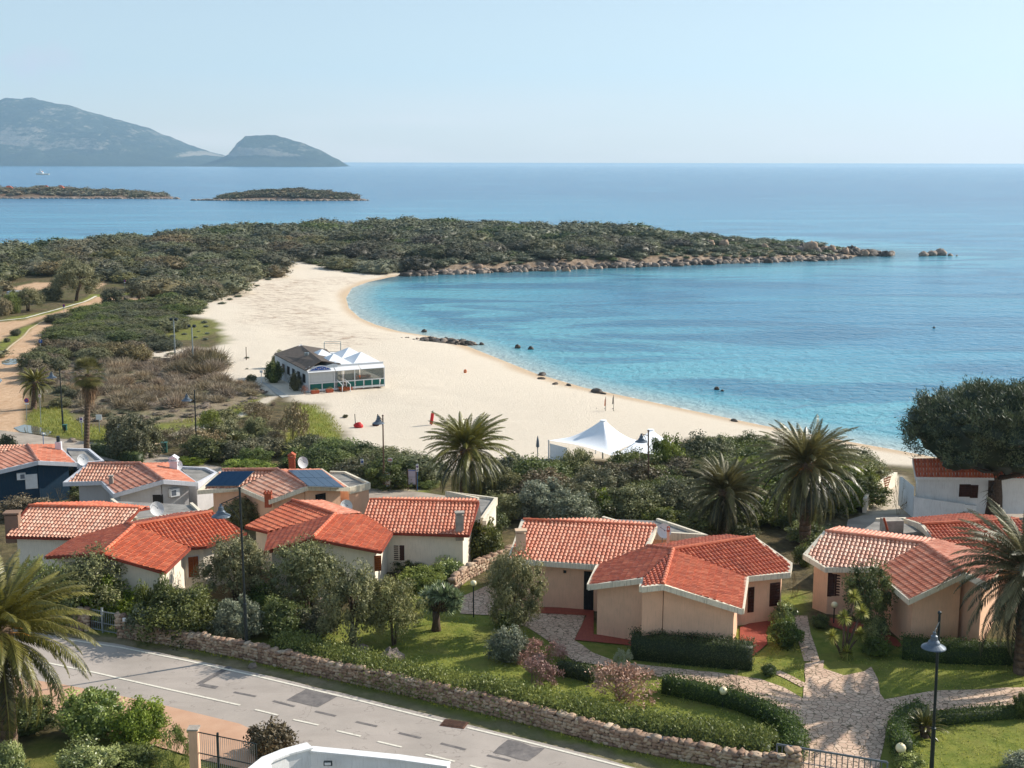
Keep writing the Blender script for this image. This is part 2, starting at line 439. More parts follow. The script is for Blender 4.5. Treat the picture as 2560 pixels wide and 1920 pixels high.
n = m.noise(3.5, 5, 0.7, m.pos()); c = m.mix(m.math('MULTIPLY', m.ramp(n, 0.5, 0.8), 0.5), c, hexc('6c6258')); m.col(c)
m.bump(m.noise(16, 4, 0.7, m.pos()), 0.6, 0.04); MAT['stone'] = m.set(0.95, 0.1)
# ================================================================== ground
def grid_xy(rows, cols):
    Yv = np.array(rows); T = np.array(cols)
    X = Yv[:, None] * T[None, :]; Y = np.repeat(Yv[:, None], len(T), 1)
    return X, Y
def grid_faces(nr, nc):
    i = np.arange(nr - 1)[:, None] * nc + np.arange(nc - 1)[None, :]
    return np.stack([i, i + 1, i + 1 + nc, i + nc], -1).reshape(-1, 4)
rows = []; y = 26.0
while y < 520: rows.append(y); y *= 1.0062
rows = [2, 10, 18] + rows + [560, 620]
cols = np.concatenate([[-1.6, -1.1, -0.85], np.linspace(-0.62, -0.43, 24)[:-1], np.linspace(-0.43, 0.43, 440), np.linspace(0.43, 0.62, 24)[1:], [0.85, 1.1, 1.6]])
GX, GY = grid_xy(rows, cols)
pts = np.stack([GX.ravel(), GY.ravel()], 1)
GZ = height(pts)
# zones, drawn on the ground as soft-edged patches
SAND_PX = [[(2900, 1300), (2560, 1240), (2300, 1165), (2200, 1160), (2120, 1140), (1990, 1130), (1900, 1110), (1760, 1090), (1640, 1110), (1540, 1150), (1370, 1150),
            (1250, 1150), (1150, 1190), (1060, 1170), (1000, 1135), (930, 1115), (860, 1110), (850, 1060), (830, 1040), (780, 1010), (735, 1000),
            (650, 980), (600, 955), (545, 950), (530, 925), (510, 900), (400, 895), (330, 890), (350, 878), (430, 868), (520, 870), (570, 850), (540, 800), (470, 790),
            (420, 785), (500, 765), (560, 735), (640, 700), (690, 690), (710, 675), (700, 655), (725, 645), (760, 655), (800, 665), (860, 680),
            (930, 682), (1030, 680), (1100, 684), (1000, 640), (2200, 1050), (2900, 1200)]]
sandpoly = [Gpoly(a) for a in SAND_PX]
def soft(poly, w, seed=0, amp=2.5, s=5.0):
    d = seg_dist(pts, poly) * np.where(inside(pts, poly), 1, -1)
    d = d + (fbm(pts[:, 0], pts[:, 1], s, seed) - 0.5) * amp * 2
    return smooth(-w, w, d)
# sand: between the shore and the scrub line of the beach
sdl = sd_land(pts)
beach_in = Gpoly([(2900, 1300), (2560, 1240), (2300, 1165), (2200, 1160), (2120, 1140), (1990, 1130), (1900, 1110), (1760, 1090), (1640, 1110), (1540, 1150), (1370, 1150),
            (1250, 1150), (1150, 1190), (1060, 1170), (1000, 1135), (930, 1115), (860, 1110), (850, 1060), (830, 1040), (780, 1010), (735, 1000),
            (650, 980), (600, 955), (545, 950), (530, 925), (510, 900), (400, 895), (330, 890), (350, 878), (430, 868), (520, 870), (570, 850), (540, 800), (470, 790),
            (420, 785), (500, 765), (560, 735), (640, 700), (690, 690), (710, 675), (700, 655), (725, 645), (760, 655), (800, 665), (860, 680), (930, 684), (1030, 682)])
beach_sea = np.array([P(1060, 685, -0.0)[:2] + np.array([0, -6]), P(1000, 760, 0)[:2], P(1300, 800, 0)[:2], P(2000, 900, 0)[:2], P(2900, 1150, 0)[:2]])
beach = np.concatenate([beach_in, beach_sea])
a_sand = soft(beach, 1.2, 5, 1.6, 4)
a_sand = np.maximum(a_sand, (sdl < 0.3) * 1.0)
def dune(px, k, seed, s=3.0):
    return soft(Gpoly(px), 2.5, seed, 2.0, s) * k
grassz = [
    ([(1000, 1500), (1150, 1440), (1290, 1500), (1480, 1560), (2000, 1480), (2020, 1560), (2240, 1600), (2700, 1600), (2900, 2100), (1800, 2100), (1560, 1900), (1250, 1820), (900, 1730), (620, 1660),
      (300, 1600), (120, 1570), (120, 1540), (640, 1590), (760, 1560)], 1.0),
    ([(150, 1590), (300, 1590), (620, 1650), (1000, 1725), (1300, 1800), (1500, 1860), (1720, 1920), (1640, 1990), (1500, 1905), (1150, 1810), (640, 1700), (200, 1620)], 0.8),
    ([(60, 1050), (90, 1020), (150, 1020), (200, 1060), (290, 1075), (400, 1090), (400, 1130), (330, 1130), (220, 1100), (110, 1085)], 0.85),
    ([(390, 1060), (480, 1055), (540, 1040), (600, 1010), (650, 1000), (640, 1030), (560, 1060), (500, 1075), (400, 1090)], 0.8),
    ([(740, 1010), (790, 1015), (835, 1045), (855, 1075), (850, 1110), (800, 1120), (700, 1140), (720, 1080)], 1.0),
    ([(540, 1170), (700, 1190), (860, 1195), (1100, 1200), (1060, 1240), (900, 1230), (700, 1195), (500, 1165)], 0.8),
    ([(0, 800), (110, 780), (180, 760), (230, 735), (270, 735), (360, 730), (380, 745), (260, 755), (150, 790), (0, 806)], 0.9),
    ([(0, 850), (60, 818), (110, 800), (200, 778), (280, 765), (290, 772), (180, 792), (110, 812), (60, 840), (0, 880)], 0.9),
    ([(0, 880), (20, 880), (0, 895)], 0.9),
    ([(640, 1000), (560, 760), (620, 720), (700, 700), (620, 730), (500, 775)], 0.55),
    ([(420, 800), (520, 800), (540, 835), (480, 850), (380, 850)], 0.6),
    ([(0, 1900), (0, 2100), (700, 2100), (560, 1850), (300, 1850), (100, 1850)], 0.7),
]
a_grass = np.zeros(len(pts))
for i, (pp, k) in enumerate(grassz): a_grass = np.maximum(a_grass, soft(Gpoly(pp), 0.8, 20 + i, 0.9, 2.5) * k)
dry = Gpoly([(160, 880), (330, 870), (480, 890), (540, 940), (660, 965), (640, 1000), (560, 1040), (470, 1060), (300, 1060), (200, 1050), (160, 960)])
a_dry = soft(dry, 3, 50, 3, 6)
dirtz = [
    [(-60, 1110), (60, 1080), (55, 1050), (62, 985), (50, 930), (70, 905), (110, 870), (135, 835), (150, 805), (185, 785), (240, 778), (300, 772), (318, 764), (260, 762),
     (200, 776), (160, 788), (110, 802), (75, 822), (30, 862), (-10, 900), (-60, 960)],
    [(-60, 812), (0, 806), (60, 800), (120, 785), (180, 768), (241, 742), (300, 738), (400, 745), (370, 760), (300, 762), (240, 762), (200, 772), (130, 790), (90, 802), (40, 822), (-60, 900)],
    [(30, 720), (90, 705), (130, 708), (110, 722), (60, 732)], [(235, 712), (262, 700), (262, 712), (245, 722)]]
a_dirt = np.zeros(len(pts))
for i, pp in enumerate(dirtz): a_dirt = np.maximum(a_dirt, soft(Gpoly(pp), 0.6, 60 + i, 0.4, 3))
walk = [[(2150, 1215), (2180, 1195), (2215, 1180), (2262, 1190), (2275, 1240), (2260, 1285), (2165, 1290), (2160, 1260)]]
a_sand = np.maximum(a_sand, soft(Gpoly(walk[0]), 0.8, 3, 0.4, 3) * 0.85)
a_sand = np.maximum(a_sand, soft(Gpoly([(395, 1095), (480, 1068), (560, 1050), (620, 1025), (660, 995), (700, 985), (690, 996), (655, 1015), (610, 1040), (560, 1060), (480, 1080)]), 0.35, 4, 0.3, 2) * 0.8)
a_sand = np.maximum(a_sand, soft(Gpoly([(985, 1230), (1050, 1205), (1095, 1170), (1120, 1180), (1075, 1215), (1010, 1240)]), 0.4, 4, 0.3, 2) * 0.6)
a_sand = np.maximum(a_sand, soft(Gpoly([(250, 868), (350, 860), (355, 868), (250, 876)]), 0.8, 4, 0.4, 2) * 0.9)
wet = smooth(3.2, 0.6, sdl + (fbm(pts[:, 0], pts[:, 1], 12, 90) - 0.5) * 2.5)
weed = soft(Gpoly([(560, 740), (640, 705), (720, 700), (900, 690), (900, 700), (800, 720), (790, 745), (880, 830), (960, 850), (860, 870), (760, 850), (650, 790), (600, 760)]), 5, 70, 6, 9)
verge = soft(Gpoly([(140, 1594), (320, 1622), (640, 1688), (900, 1750), (1110, 1802), (1300, 1850), (1500, 1900), (1640, 1937), (1660, 1911), (1500, 1866), (1300, 1818), (1100, 1771), (900, 1718), (640, 1660), (320, 1599), (150, 1572)]), .35, 8, .5, 1.2)
a_grass = a_grass * (1 - verge * .85); a_dry = np.maximum(a_dry, verge)
rocky = smooth(11, 3, sdl + (fbm(pts[:, 0], pts[:, 1], 6, 33) - 0.5) * 6) * smooth(298, 312, pts[:, 1]) * smooth(-24, -14, pts[:, 0] + 0) * (sdl > -3)
a_sand = a_sand * (1 - rocky)

m = NT('ground'); co = m.pos()
n_big = m.noise(0.22, 5, 0.6, co); n_mid = m.noise(1.6, 6, 0.65, co); n_fine = m.noise(9, 4, 0.7, co); n_vf = m.noise(34, 3, 0.7, co)
soil = m.mix(m.ramp(n_mid, 0.35, 0.65), hexc('4a4332'), hexc('7a6c4f'))
soil = m.mix(m.ramp(n_big, 0.45, 0.7), soil, hexc('5a5a36'))
dryc = m.mix(m.ramp(n_mid, 0.3, 0.7), hexc('796b56'), hexc('a1927a')); dryc = m.mix(m.ramp(n_big, 0.5, 0.72), dryc, hexc('6d7048'))
gr = m.mix(m.ramp(n_mid, 0.3, 0.7), hexc('66752f'), hexc('98984a')); gr = m.mix(m.math('MULTIPLY', m.ramp(m.noise(0.55, 4, 0.6, co), 0.48, 0.68), 0.5), gr, hexc('93864f')); gr = m.mix(m.math('MULTIPLY', m.ramp(n_fine, 0.55, 0.75), 0.6), gr, hexc('9d9a5c'))
gr = m.mix(m.math('MULTIPLY', m.ramp(n_vf, 0.45, 0.7), 0.5), gr, hexc('4c5c22'))
sd_ = m.mix(m.ramp(n_fine, 0.3, 0.7), hexc('d4c5b0'), hexc('e6dbc9'))
sd_ = m.mix(m.math('MULTIPLY', m.ramp(n_vf, 0.5, 0.66), 0.3), sd_, hexc('bca487'))
strk = m.noise(1.0, 6, 0.7, m.pos((0.25, 1.6, 1)), 0.6)
sd_ = m.mix(m.math('MULTIPLY', m.math('MULTIPLY', m.attr('weed'), m.ramp(m.noise(0.8, 6, 0.75, m.pos((0.6, 1.2, 1)), 0.8), 0.48, 0.62)), 0.8), sd_, hexc('8f6f58'))
sd_ = m.mix(m.math('MULTIPLY', m.ramp(strk, 0.58, 0.72), 0.22), sd_, hexc('b39478'))
sd_ = m.mix(m.math('MULTIPLY', m.math('MULTIPLY', m.ramp(m.noise(1.4, 5, 0.7, co, 0.5), 0.56, 0.7), m.ramp(n_big, 0.4, 0.6)), 0.3), sd_, hexc('b5a084'))
sd_ = m.mix(m.math('MULTIPLY', m.attr('wet'), 0.8), sd_, hexc('c0a585'))
di = m.mix(m.ramp(n_mid, 0.3, 0.7), hexc('bf9b7a'), hexc('d3b494'))
di = m.mix(m.math('MULTIPLY', m.ramp(m.noise(0.7, 4, 0.6, m.pos((1.5, 0.3, 1)), 0.8), 0.5, 0.7), 0.45), di, hexc('a2764f'))
rk = m.mix(m.ramp(m.noise(0.8, 6, 0.7, co), 0.35, 0.65), hexc('6b5848'), hexc('b39d86'))
c = m.mix(m.attr('dry'), soil, dryc); c = m.mix(m.attr('grass'), c, gr); c = m.mix(m.attr('dirt'), c, di); c = m.mix(m.attr('sand'), c, sd_); c = m.mix(m.attr('rocky'), c, rk)
m.col(c); m.bump(m.math('ADD', m.noise(3.5, 7, 0.75, co), m.math('MULTIPLY', n_vf, 0.35)), 0.75, 0.16)
MAT['ground'] = m.set(0.95, 0.1)
gme = mesh('ground', np.stack([GX.ravel(), GY.ravel(), GZ], 1), grid_faces(len(rows), len(cols)), MAT['ground'], True,
           vattr={'sand': a_sand, 'grass': a_grass, 'dirt': a_dirt, 'dry': a_dry, 'wet': wet, 'weed': weed, 'rocky': rocky})
tag(put('ground', gme), kind='structure')

# ------------------------------------------------------------------ sheets laid on the ground
from mathutils.geometry import delaunay_2d_cdt
def drape(name, poly, mat, off=0.03, step=0.8, kind='structure', label=None, cat=None, world=False, jag=0.0):
    poly = np.asarray(poly, float) if world else Gpoly(poly)
    # subdivide the outline, add inner points
    o = []
    for i in range(len(poly)):
        a, b = poly[i], poly[(i + 1) % len(poly)]; n = max(1, int(np.linalg.norm(b - a) / step))
        for k in range(n):
            q = a + (b - a) * k / n
            if jag and k: q = q + np.random.RandomState(i * 97 + k).uniform(-jag, jag, 2)
            o.append(q)
    o = np.array(o); mn, mx = o.min(0), o.max(0)
    xs = np.arange(mn[0], mx[0], step); ys = np.arange(mn[1], mx[1], step)
    g = np.stack(np.meshgrid(xs, ys), -1).reshape(-1, 2)
    g = g[inside(g, o)] if len(g) else g
    if len(g): g = g[seg_dist(g, o) > step * 0.35]
    allp = np.concatenate([o, g]) if len(g) else o
    res = delaunay_2d_cdt([Vector(p) for p in allp], [(i, (i + 1) % len(o)) for i in range(len(o))], [], 1, 1e-5)
    V2 = np.array([(v.x, v.y) for v in res[0]]); F = [f for f in res[2] if inside(V2[list(f)].mean(0)[None], o)[0]]
    Z = height(V2) + off
    ob = put(name, mesh(name, np.column_stack([V2, Z]), F, mat, True))
    return tag(ob, label, cat, kind=kind)
m = NT('asphalt'); co = m.pos(); a = m.noise(0.35, 5, 0.6, co); b = m.noise(28, 3, 0.7, co)
c = m.mix(m.ramp(a, 0.3, 0.7), hexc('a49a90'), hexc('b9ada2')); c = m.mix(m.math('MULTIPLY', m.ramp(b, 0.4, 0.7), 0.3), c, hexc('857c75'))
ck = m.node('ShaderNodeTexVoronoi'); ck.feature = 'DISTANCE_TO_EDGE'; ck.inputs['Scale'].default_value = 0.35; m.link(m.noise(1, 3, 0.5, co), ck.inputs[0])
c = m.mix(m.math('MULTIPLY', m.ramp(ck.outputs['Distance'], 0.006, 0.0), 0.55), c, hexc('6a625c')); c = m.mix(m.math('MULTIPLY', m.ramp(m.noise(0.5, 4, 0.6, m.pos((0.35, 1.6, 1)), 0.5), 0.5, 0.75), 0.3), c, hexc('857b73'))
m.col(c); m.bump(b, 0.3, 0.01); MAT['asphalt'] = m.set(0.85, 0.25)
m = NT('coast_asphalt'); co = m.pos(); a = m.noise(0.5, 6, 0.65, co); b = m.noise(20, 3, 0.7, co)
c = m.mix(m.ramp(a, 0.35, 0.65), hexc('8f8478'), hexc('b3a696')); c = m.mix(m.math('MULTIPLY', m.ramp(b, 0.45, 0.7), 0.3), c, hexc('80766c')); m.col(c); MAT['asphalt2'] = m.set(0.85, 0.25)
m = NT('pink_pavement'); co = m.pos(); a = m.noise(0.8, 5, 0.6, co); m.col(m.mix(m.ramp(a, 0.3, 0.7), hexc('bd9478'), hexc('cba58a'))); MAT['pinkpave'] = m.set(0.9, 0.15)
m = NT('tar_patch'); co = m.pos(); a = m.noise(2.2, 5, 0.7, co); m.col(m.mix(m.ramp(a, 0.3, 0.7), hexc('5f5b5a'), hexc('87807b'))); MAT['tar'] = m.set(0.9, 0.2)
m = NT('road_paint'); co = m.pos(); a = m.noise(9, 5, 0.7, co); m.col(m.mix(m.ramp(a, 0.5, 0.72), hexc('e3dccb'), hexc('b9b0a2'))); MAT['paint'] = m.set(0.7, 0.2)
m = NT('crazy_paving'); co = m.pos()
dn = m.node('ShaderNodeVectorMath'); dn.operation = 'ADD'; nz = m.node('ShaderNodeTexNoise'); nz.inputs['Scale'].default_value = 2.0; m.link(co, nz.inputs['Vector'])
sc = m.node('ShaderNodeVectorMath'); sc.operation = 'SCALE'; sc.inputs['Scale'].default_value = 0.25; m.link(nz.outputs['Color'], sc.inputs[0]); m.link(co, dn.inputs[0]); m.link(sc.outputs[0], dn.inputs[1])
v1 = m.node('ShaderNodeTexVoronoi'); v1.feature = 'DISTANCE_TO_EDGE'; v1.inputs['Scale'].default_value = 3.4; m.link(dn.outputs[0], v1.inputs['Vector'])
v2 = m.node('ShaderNodeTexVoronoi'); v2.inputs['Scale'].default_value = 3.4; m.link(dn.outputs[0], v2.inputs['Vector'])
bw = m.node('ShaderNodeRGBToBW'); m.link(v2.outputs['Color'], bw.inputs[0])
st = m.mix(bw.outputs[0], hexc('bd9f88'), hexc('dfc4aa')); st = m.mix(m.math('MULTIPLY', m.ramp(m.noise(6, 4, 0.6, co), 0.4, 0.7), 0.4), st, hexc('c9a18a'))
c = m.mix(m.ramp(v1.outputs['Distance'], 0.02, 0.07), hexc('7a6a54'), st); m.col(c); m.bump(m.ramp(v1.outputs['Distance'], 0.0, 0.06), 0.6, 0.03)
MAT['paving'] = m.set(0.85, 0.2)
m = NT('puddle'); m.col(hexc('6d6a5c')); MAT['puddle'] = m.set(0.04, 0.6)

# main road at the bottom
R_TOP = [(-250, 1520), (0, 1568), (150, 1592), (300, 1612), (640, 1684), (900, 1745), (1110, 1796), (1300, 1845), (1500, 1895), (1640, 1935), (1900, 2010)]
R_LOW = [(1500, 2100), (1000, 1960), (800, 1900), (700, 1860), (600, 1812), (420, 1768), (260, 1733), (150, 1712), (0, 1690), (-250, 1640)]
drape('road', R_TOP + R_LOW, MAT['asphalt'], 0.03, 1.2, jag=0.04)
drape('pavement', [(-250, 1640), (0, 1690), (150, 1712), (260, 1733), (420, 1768), (600, 1812), (700, 1860), (800, 1900), (760, 1960), (500, 1900), (300, 1840), (150, 1790), (0, 1770), (-250, 1720)][::-1], MAT['pinkpave'], 0.05, 1.2)
def strip(name, px, w, mat, off, kind='structure'):
    c = Gpoly(px); L = []; Rr = []
    for i in range(len(c)):
        d = c[min(i + 1, len(c) - 1)] - c[max(i - 1, 0)]; d /= np.linalg.norm(d); n = np.array([-d[1], d[0]]) * w / 2
        L.append(c[i] + n); Rr.append(c[i] - n)
    return drape(name, np.array(L + Rr[::-1]), mat, off, max(w, 0.5), kind, world=True)
strip('road_marking', [(150, 1598), (300, 1620), (470, 1654), (640, 1692), (900, 1754), (1107, 1806)], 0.14, MAT['paint'], 0.046)
strip('road_marking', [(1168, 1821), (1300, 1853), (1450, 1891), (1600, 1930)], 0.14, MAT['paint'], 0.046)
strip('road_marking', [(100, 1655), (240, 1684), (420, 1725), (600, 1765)], 0.14, MAT['paint'], 0.046)
for a, b in (((638, 1776), (695, 1790)), ((733, 1801), (797, 1815)), ((842, 1829), (902, 1843)), ((944, 1856), (1004, 1870)), ((1064, 1888), (1137, 1906)), ((1175, 1916), (1240, 1932))):
    strip('road_marking', [a, b], 0.13, MAT['paint'], 0.046)
for a, b in (((585, 1732), (640, 1743)), ((683, 1754), (737, 1768)), ((788, 1780), (840, 1792)), ((890, 1806), (943, 1818)), ((997, 1834), (1053, 1847)), ((1102, 1860), (1165, 1876)), ((1218, 1890), (1276, 1904))):
    strip('road_patch', [a, b], 0.16, MAT['tar'], 0.04)
strip('road_patch', [(575, 1668), (497, 1712)], 0.32, MAT['tar'], 0.04); strip('road_patch', [(500, 1713), (543, 1721)], 0.3, MAT['tar'], 0.041)
drape('road_patch', [(768, 1722), (845, 1742), (795, 1770), (716, 1752)], MAT['tar'], 0.04, 0.5, jag=0.05)
drape('road_patch', [(1270, 1851), (1362, 1873), (1320, 1905), (1232, 1884)], MAT['tar'], 0.04, 0.5, jag=0.12)
# drain grate in the gutter
g0 = G(1136, 1812); dz = zg(g0[0], g0[1])
gr_ = empty('drain_grate', (g0[0], g0[1], dz + 0.04), 'rusty slotted drain grate set in the road edge', 'drain')
mb = MB(); mb.box((0, 0, 0.005), (1.15, 0.72, 0.02), -0.3); fr = mb.build('frame', plain('rusty_iron', '6a4a3a', 0.8, 0.3, 6), gr_)
mb = MB()
for k in range(14):
    x = -0.48 + k * 0.074; c_, s_ = math.cos(-0.3), math.sin(-0.3); mb.box((x * c_, x * s_, 0.03), (0.03, 0.6, 0.03), -0.3)
mb.build('bar', plain('iron_bar', '4b362c', 0.8, 0.3, 6), gr_)

# coast lane, dirt road kerbs, villas' paving
drape('coast_lane', [(-250, 1100), (-100, 1088), (0, 1076), (70, 1084), (140, 1096), (210, 1104), (300, 1116), (400, 1136), (520, 1162), (640, 1183), (800, 1200), (930, 1222), (1060, 1232),
                     (1250, 1262), (1500, 1300), (1500, 1330), (1000, 1262), (860, 1255), (640, 1215), (400, 1170), (180, 1140), (0, 1122), (-250, 1140)], MAT['asphalt2'], 0.03, 1.6, jag=0.12)
drape('street', [(2120, 1300), (2160, 1288), (2260, 1287), (2400, 1284), (2560, 1282), (2800, 1290), (2800, 1340), (2560, 1330), (2300, 1340), (2110, 1345)], MAT['asphalt2'], 0.03, 1.2)
PAV = [(2012, 1660), (2060, 1652), (2058, 1672), (2110, 1690), (2160, 1680), (2178, 1668), (2195, 1700), (2200, 1735), (2211, 1750), (2335, 1728), (2560, 1720), (2700, 1715), (2700, 1765), (2560, 1763),
       (2335, 1778), (2221, 1804), (2212, 1850), (2200, 1900), (2190, 1975), (1950, 1960), (2015, 1870), (2010, 1820), (1960, 1790), (1852, 1748), (1643, 1692), (1500, 1664), (1435, 1655),
       (1380, 1610), (1320, 1570), (1240, 1540), (1150, 1535), (1160, 1490), (1240, 1455), (1290, 1500), (1330, 1530), (1462, 1540), (1436, 1602), (1480, 1632), (1540, 1655), (1650, 1668),
       (1790, 1682), (1900, 1699), (1960, 1720), (2008, 1748), (2014, 1702)]
drape('driveway', PAV, MAT['paving'], 0.035, 0.9, jag=0.05)
strip('garden_path', [(2030, 1655), (2020, 1620), (2008, 1585), (2000, 1540)], 0.8, MAT['paving'], 0.03)
strip('garden_path', [(1940, 1680), (1975, 1696), (2012, 1716)], 0.5, MAT['paving'], 0.03)
drape('terrace', [(1300, 1518), (1484, 1524), (1484, 1588), (1570, 1596), (1850, 1640), (1850, 1570), (1905, 1548), (1960, 1555), (1918, 1572), (1918, 1612), (1850, 1670), (1560, 1614), (1436, 1602), (1466, 1541), (1330, 1534)], MAT['terrace'], 0.06, 0.8)
drape('terrace', [(2040, 1540), (2150, 1560), (2240, 1598), (2260, 1622), (2200, 1612), (2060, 1560)], MAT['terrace'], 0.06, 0.8)
strip('kerb', [(-100, 818), (0, 803), (65, 796), (115, 782), (163, 769), (195, 760), (241, 741)], 0.5, MAT['paint'], 0.10)
strip('kerb', [(-60, 950), (0, 893), (30, 864), (75, 823), (100, 808), (160, 793), (215, 780), (262, 770), (305, 763)], 0.3, plain('sandy_kerb', 'cbb896', 0.9, 0.15), 0.08)
drape('puddle', [(4, 904), (22, 897), (40, 897), (51, 903), (40, 911), (18, 913), (6, 910)], MAT['puddle'], 0.035, 1.5)
drape('puddle', [(-20, 948), (2, 947), (6, 952), (0, 958), (-20, 960)], MAT['puddle'], 0.035, 1.5)
drape('puddle', [(34, 1070), (60, 1062), (100, 1068), (130, 1080), (118, 1090), (90, 1086), (50, 1080)], MAT['puddle'], 0.042, 1.5)
drape('pond', [(-60, 738), (0, 733), (24, 737), (25, 748), (0, 753), (-60, 760)], MAT['puddle'], 0.25, 2)
drape('footpath', [(652, 955), (668, 958), (728, 992), (705, 995)], plain('concrete_slab_path', 'b3b0a8', 0.9, 0.15, 2), 0.05, 1)

# ================================================================== sea
rws = []; y = 60.0
while y < 1400: rws.append(y); y *= 1.012
while y < 90000: rws.append(y); y *= 1.09
rws = [20.0] + rws + [120000.0]
cls = np.concatenate([[-12, -4, -1.6, -0.9], np.linspace(-0.6, 0.6, 260), [0.9, 1.6, 4, 12]])
SX, SY = grid_xy(rws, cls); sp2 = np.stack([SX.ravel(), SY.ravel()], 1)
dist = np.clip(-sd_land(sp2), 0, 1000)
m = NT('sea_water'); co = m.pos(); dpt = m.attr('offshore')
wob = m.math('ADD', dpt, m.math('MULTIPLY', m.math('SUBTRACT', m.noise(0.06, 4, 0.6, m.pos((1, 1.6, 1))), 0.5), 16))
c0 = hexc('a9b5ae'); c1 = hexc('58a0ae'); c2 = hexc('347f9f'); c3 = hexc('0b5f88')
c = m.mix(m.ramp(dpt, 0.3, 7), c0, c1); c = m.mix(m.ramp(wob, 18, 60), c, c2); c = m.mix(m.ramp(dpt, 130, 600), c, c3)
sea_gr = m.noise(0.035, 5, 0.55, m.pos((0.55, 1.5, 1)), 1.2)
fade = m.math('MULTIPLY', m.ramp(dpt, 5, 14), m.ramp(dpt, 260, 90))
c = m.mix(m.math('MULTIPLY', m.math('MULTIPLY', m.ramp(sea_gr, 0.47, 0.56), fade), 0.8), c, hexc('1f6688'))
c = m.mix(m.math('MULTIPLY', m.math('MULTIPLY', m.ramp(m.noise(0.02, 4, 0.5, m.pos((0.5, 2.2, 1)), 0.8), 0.52, 0.66), m.ramp(dpt, 10, 30)), 0.35), c, hexc('57adc0'))
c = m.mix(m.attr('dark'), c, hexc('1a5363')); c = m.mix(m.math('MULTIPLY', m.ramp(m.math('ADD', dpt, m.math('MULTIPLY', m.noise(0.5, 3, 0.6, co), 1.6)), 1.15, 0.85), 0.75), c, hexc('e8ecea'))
m.col(c)
w1 = m.noise(0.8, 4, 0.62, m.pos((0.75, 0.7, 1)), 0.3); w2 = m.noise(0.09, 4, 0.55, m.pos((0.6, 1.6, 1)))
hgt = m.math('ADD', m.math('MULTIPLY', w1, 0.55), m.math('MULTIPLY', w2, 0.7))
m.bump(hgt, 1.0, 1.05)
MAT['sea'] = m.set(0.2, 0.5)
m.bs.inputs['IOR'].default_value = 1.333
put('sea', mesh('sea', np.column_stack([sp2, np.zeros(len(sp2))]), grid_faces(len(rws), len(cls)), MAT['sea'], True, vattr={'offshore': dist, 'dark': np.clip(smooth(22 + 14 * fbm(sp2[:, 0], sp2[:, 1], 18, 5), 3, dist) * smooth(299, 309, sp2[:, 1]) * (sp2[:, 1] < 430) * .85, 0, 1)}))  # dark mask: weed, and the headland's reflection painted into the water colour
tag(bpy.data.objects['sea'], kind='structure')

# ================================================================== far land
m = NT('mountain_rock'); co = m.pos(); ns = m.noise(0.004, 7, 0.65, co); nf = m.noise(0.02, 6, 0.7, m.pos((1, 1, 1.6)))
gm = m.node('ShaderNodeNewGeometry'); sepn = m.node('ShaderNodeSeparateXYZ'); m.link(gm.outputs['True Normal'], sepn.inputs[0])
f = m.math('ADD', m.ramp(sepn.outputs[2], 0.7, 0.97), m.math('MULTIPLY', m.math('SUBTRACT', nf, 0.5), 2.2))
veg = m.mix(m.ramp(ns, 0.35, 0.65), hexc('222c1f'), hexc('383f2b')); sz_ = m.node('ShaderNodeSeparateXYZ'); m.link(co, sz_.inputs[0]); f = m.math('ADD', f, m.ramp(sz_.outputs[2], 75, 35, 0, 1.2)); c = m.mix(m.ramp(f, 0.25, 0.75), hexc('847d6e'), veg)
m.col(c); m.bump(nf, 1.0, 30); MAT['mount'] = m.set(0.95, 0.05)
def far_hill(name, sil, Yc, dep, seed, ridge=0.0, base=411.0):
    xs = np.linspace(sil[0][0], sil[-1][0], 260); ys = np.interp(xs, [a for a, _ in sil], [b for _, b in sil])
    vs = np.linspace(-1, 1, 90); V = []
    for j, v in enumerate(vs):
        Y = Yc + v * dep
        X = np.array([PY(x, 409, Yc)[0] for x in xs]) * (1 if v < 0 else 1)
        Hh = np.array([max(PY(x, y_, Yc)[2], 0) for x, y_ in zip(xs, ys)])
        prof = np.clip(1 - abs(v) ** 1.25, 0, 1) ** 0.8
        nz_ = fbm(X, np.full_like(X, Y), 900, seed, 6) * 0.6 + fbm(X, np.full_like(X, Y) * 0.4, 260, seed + 9, 5) * 0.4
        cliff = smooth(0.42, 0.56, prof * (0.75 + 0.5 * fbm(X, np.full_like(X, Y), 1500, seed + 4)))
        z = Hh * (prof * (0.62 + 0.1 * cliff) + 0.28 * cliff * prof + (nz_ - 0.5) * 0.42 * prof * (1 - prof ** 4))
        t_ = float(smooth(0.3, 0.0, abs(v))); z = z * (1 - t_) + Hh * t_
        V.append(np.column_stack([X, np.full_like(X, Y), z - 2 + (fbm(X * 2, np.full_like(X, Y) * 2, 300, seed + 30, 4) - .5) * 55 * np.minimum(Hh / 300, 1) * np.minimum(prof * 3, 1) * (Hh > 25)]))
    V = np.concatenate(V)
    o = put(name, mesh(name, V, grid_faces(len(vs), len(xs)), MAT['mount'])); tag(o, kind='structure'); return o
far_hill('mountain', [(-700, 330), (-450, 280), (-250, 290), (-100, 272), (0, 259), (45, 253), (78, 246), (85, 249), (120, 255), (170, 262), (205, 271), (215, 275), (250, 289), (290, 300),
                      (330, 309), (365, 322), (395, 336), (420, 345), (455, 362), (490, 371), (508, 378), (516, 388), (548, 391), (580, 398), (620, 409), (640, 411)], 9500, 1700, 3)
far_hill('headland', [(505, 412), (525, 407), (545, 400), (565, 391), (588, 380), (597, 370), (597.5, 358), (612, 346), (618, 339), (650, 337), (690, 341), (720, 347), (757, 355), (775, 365),
                      (800, 376), (825, 389), (845, 398), (852, 405), (857, 414)], 8200, 500, 17)
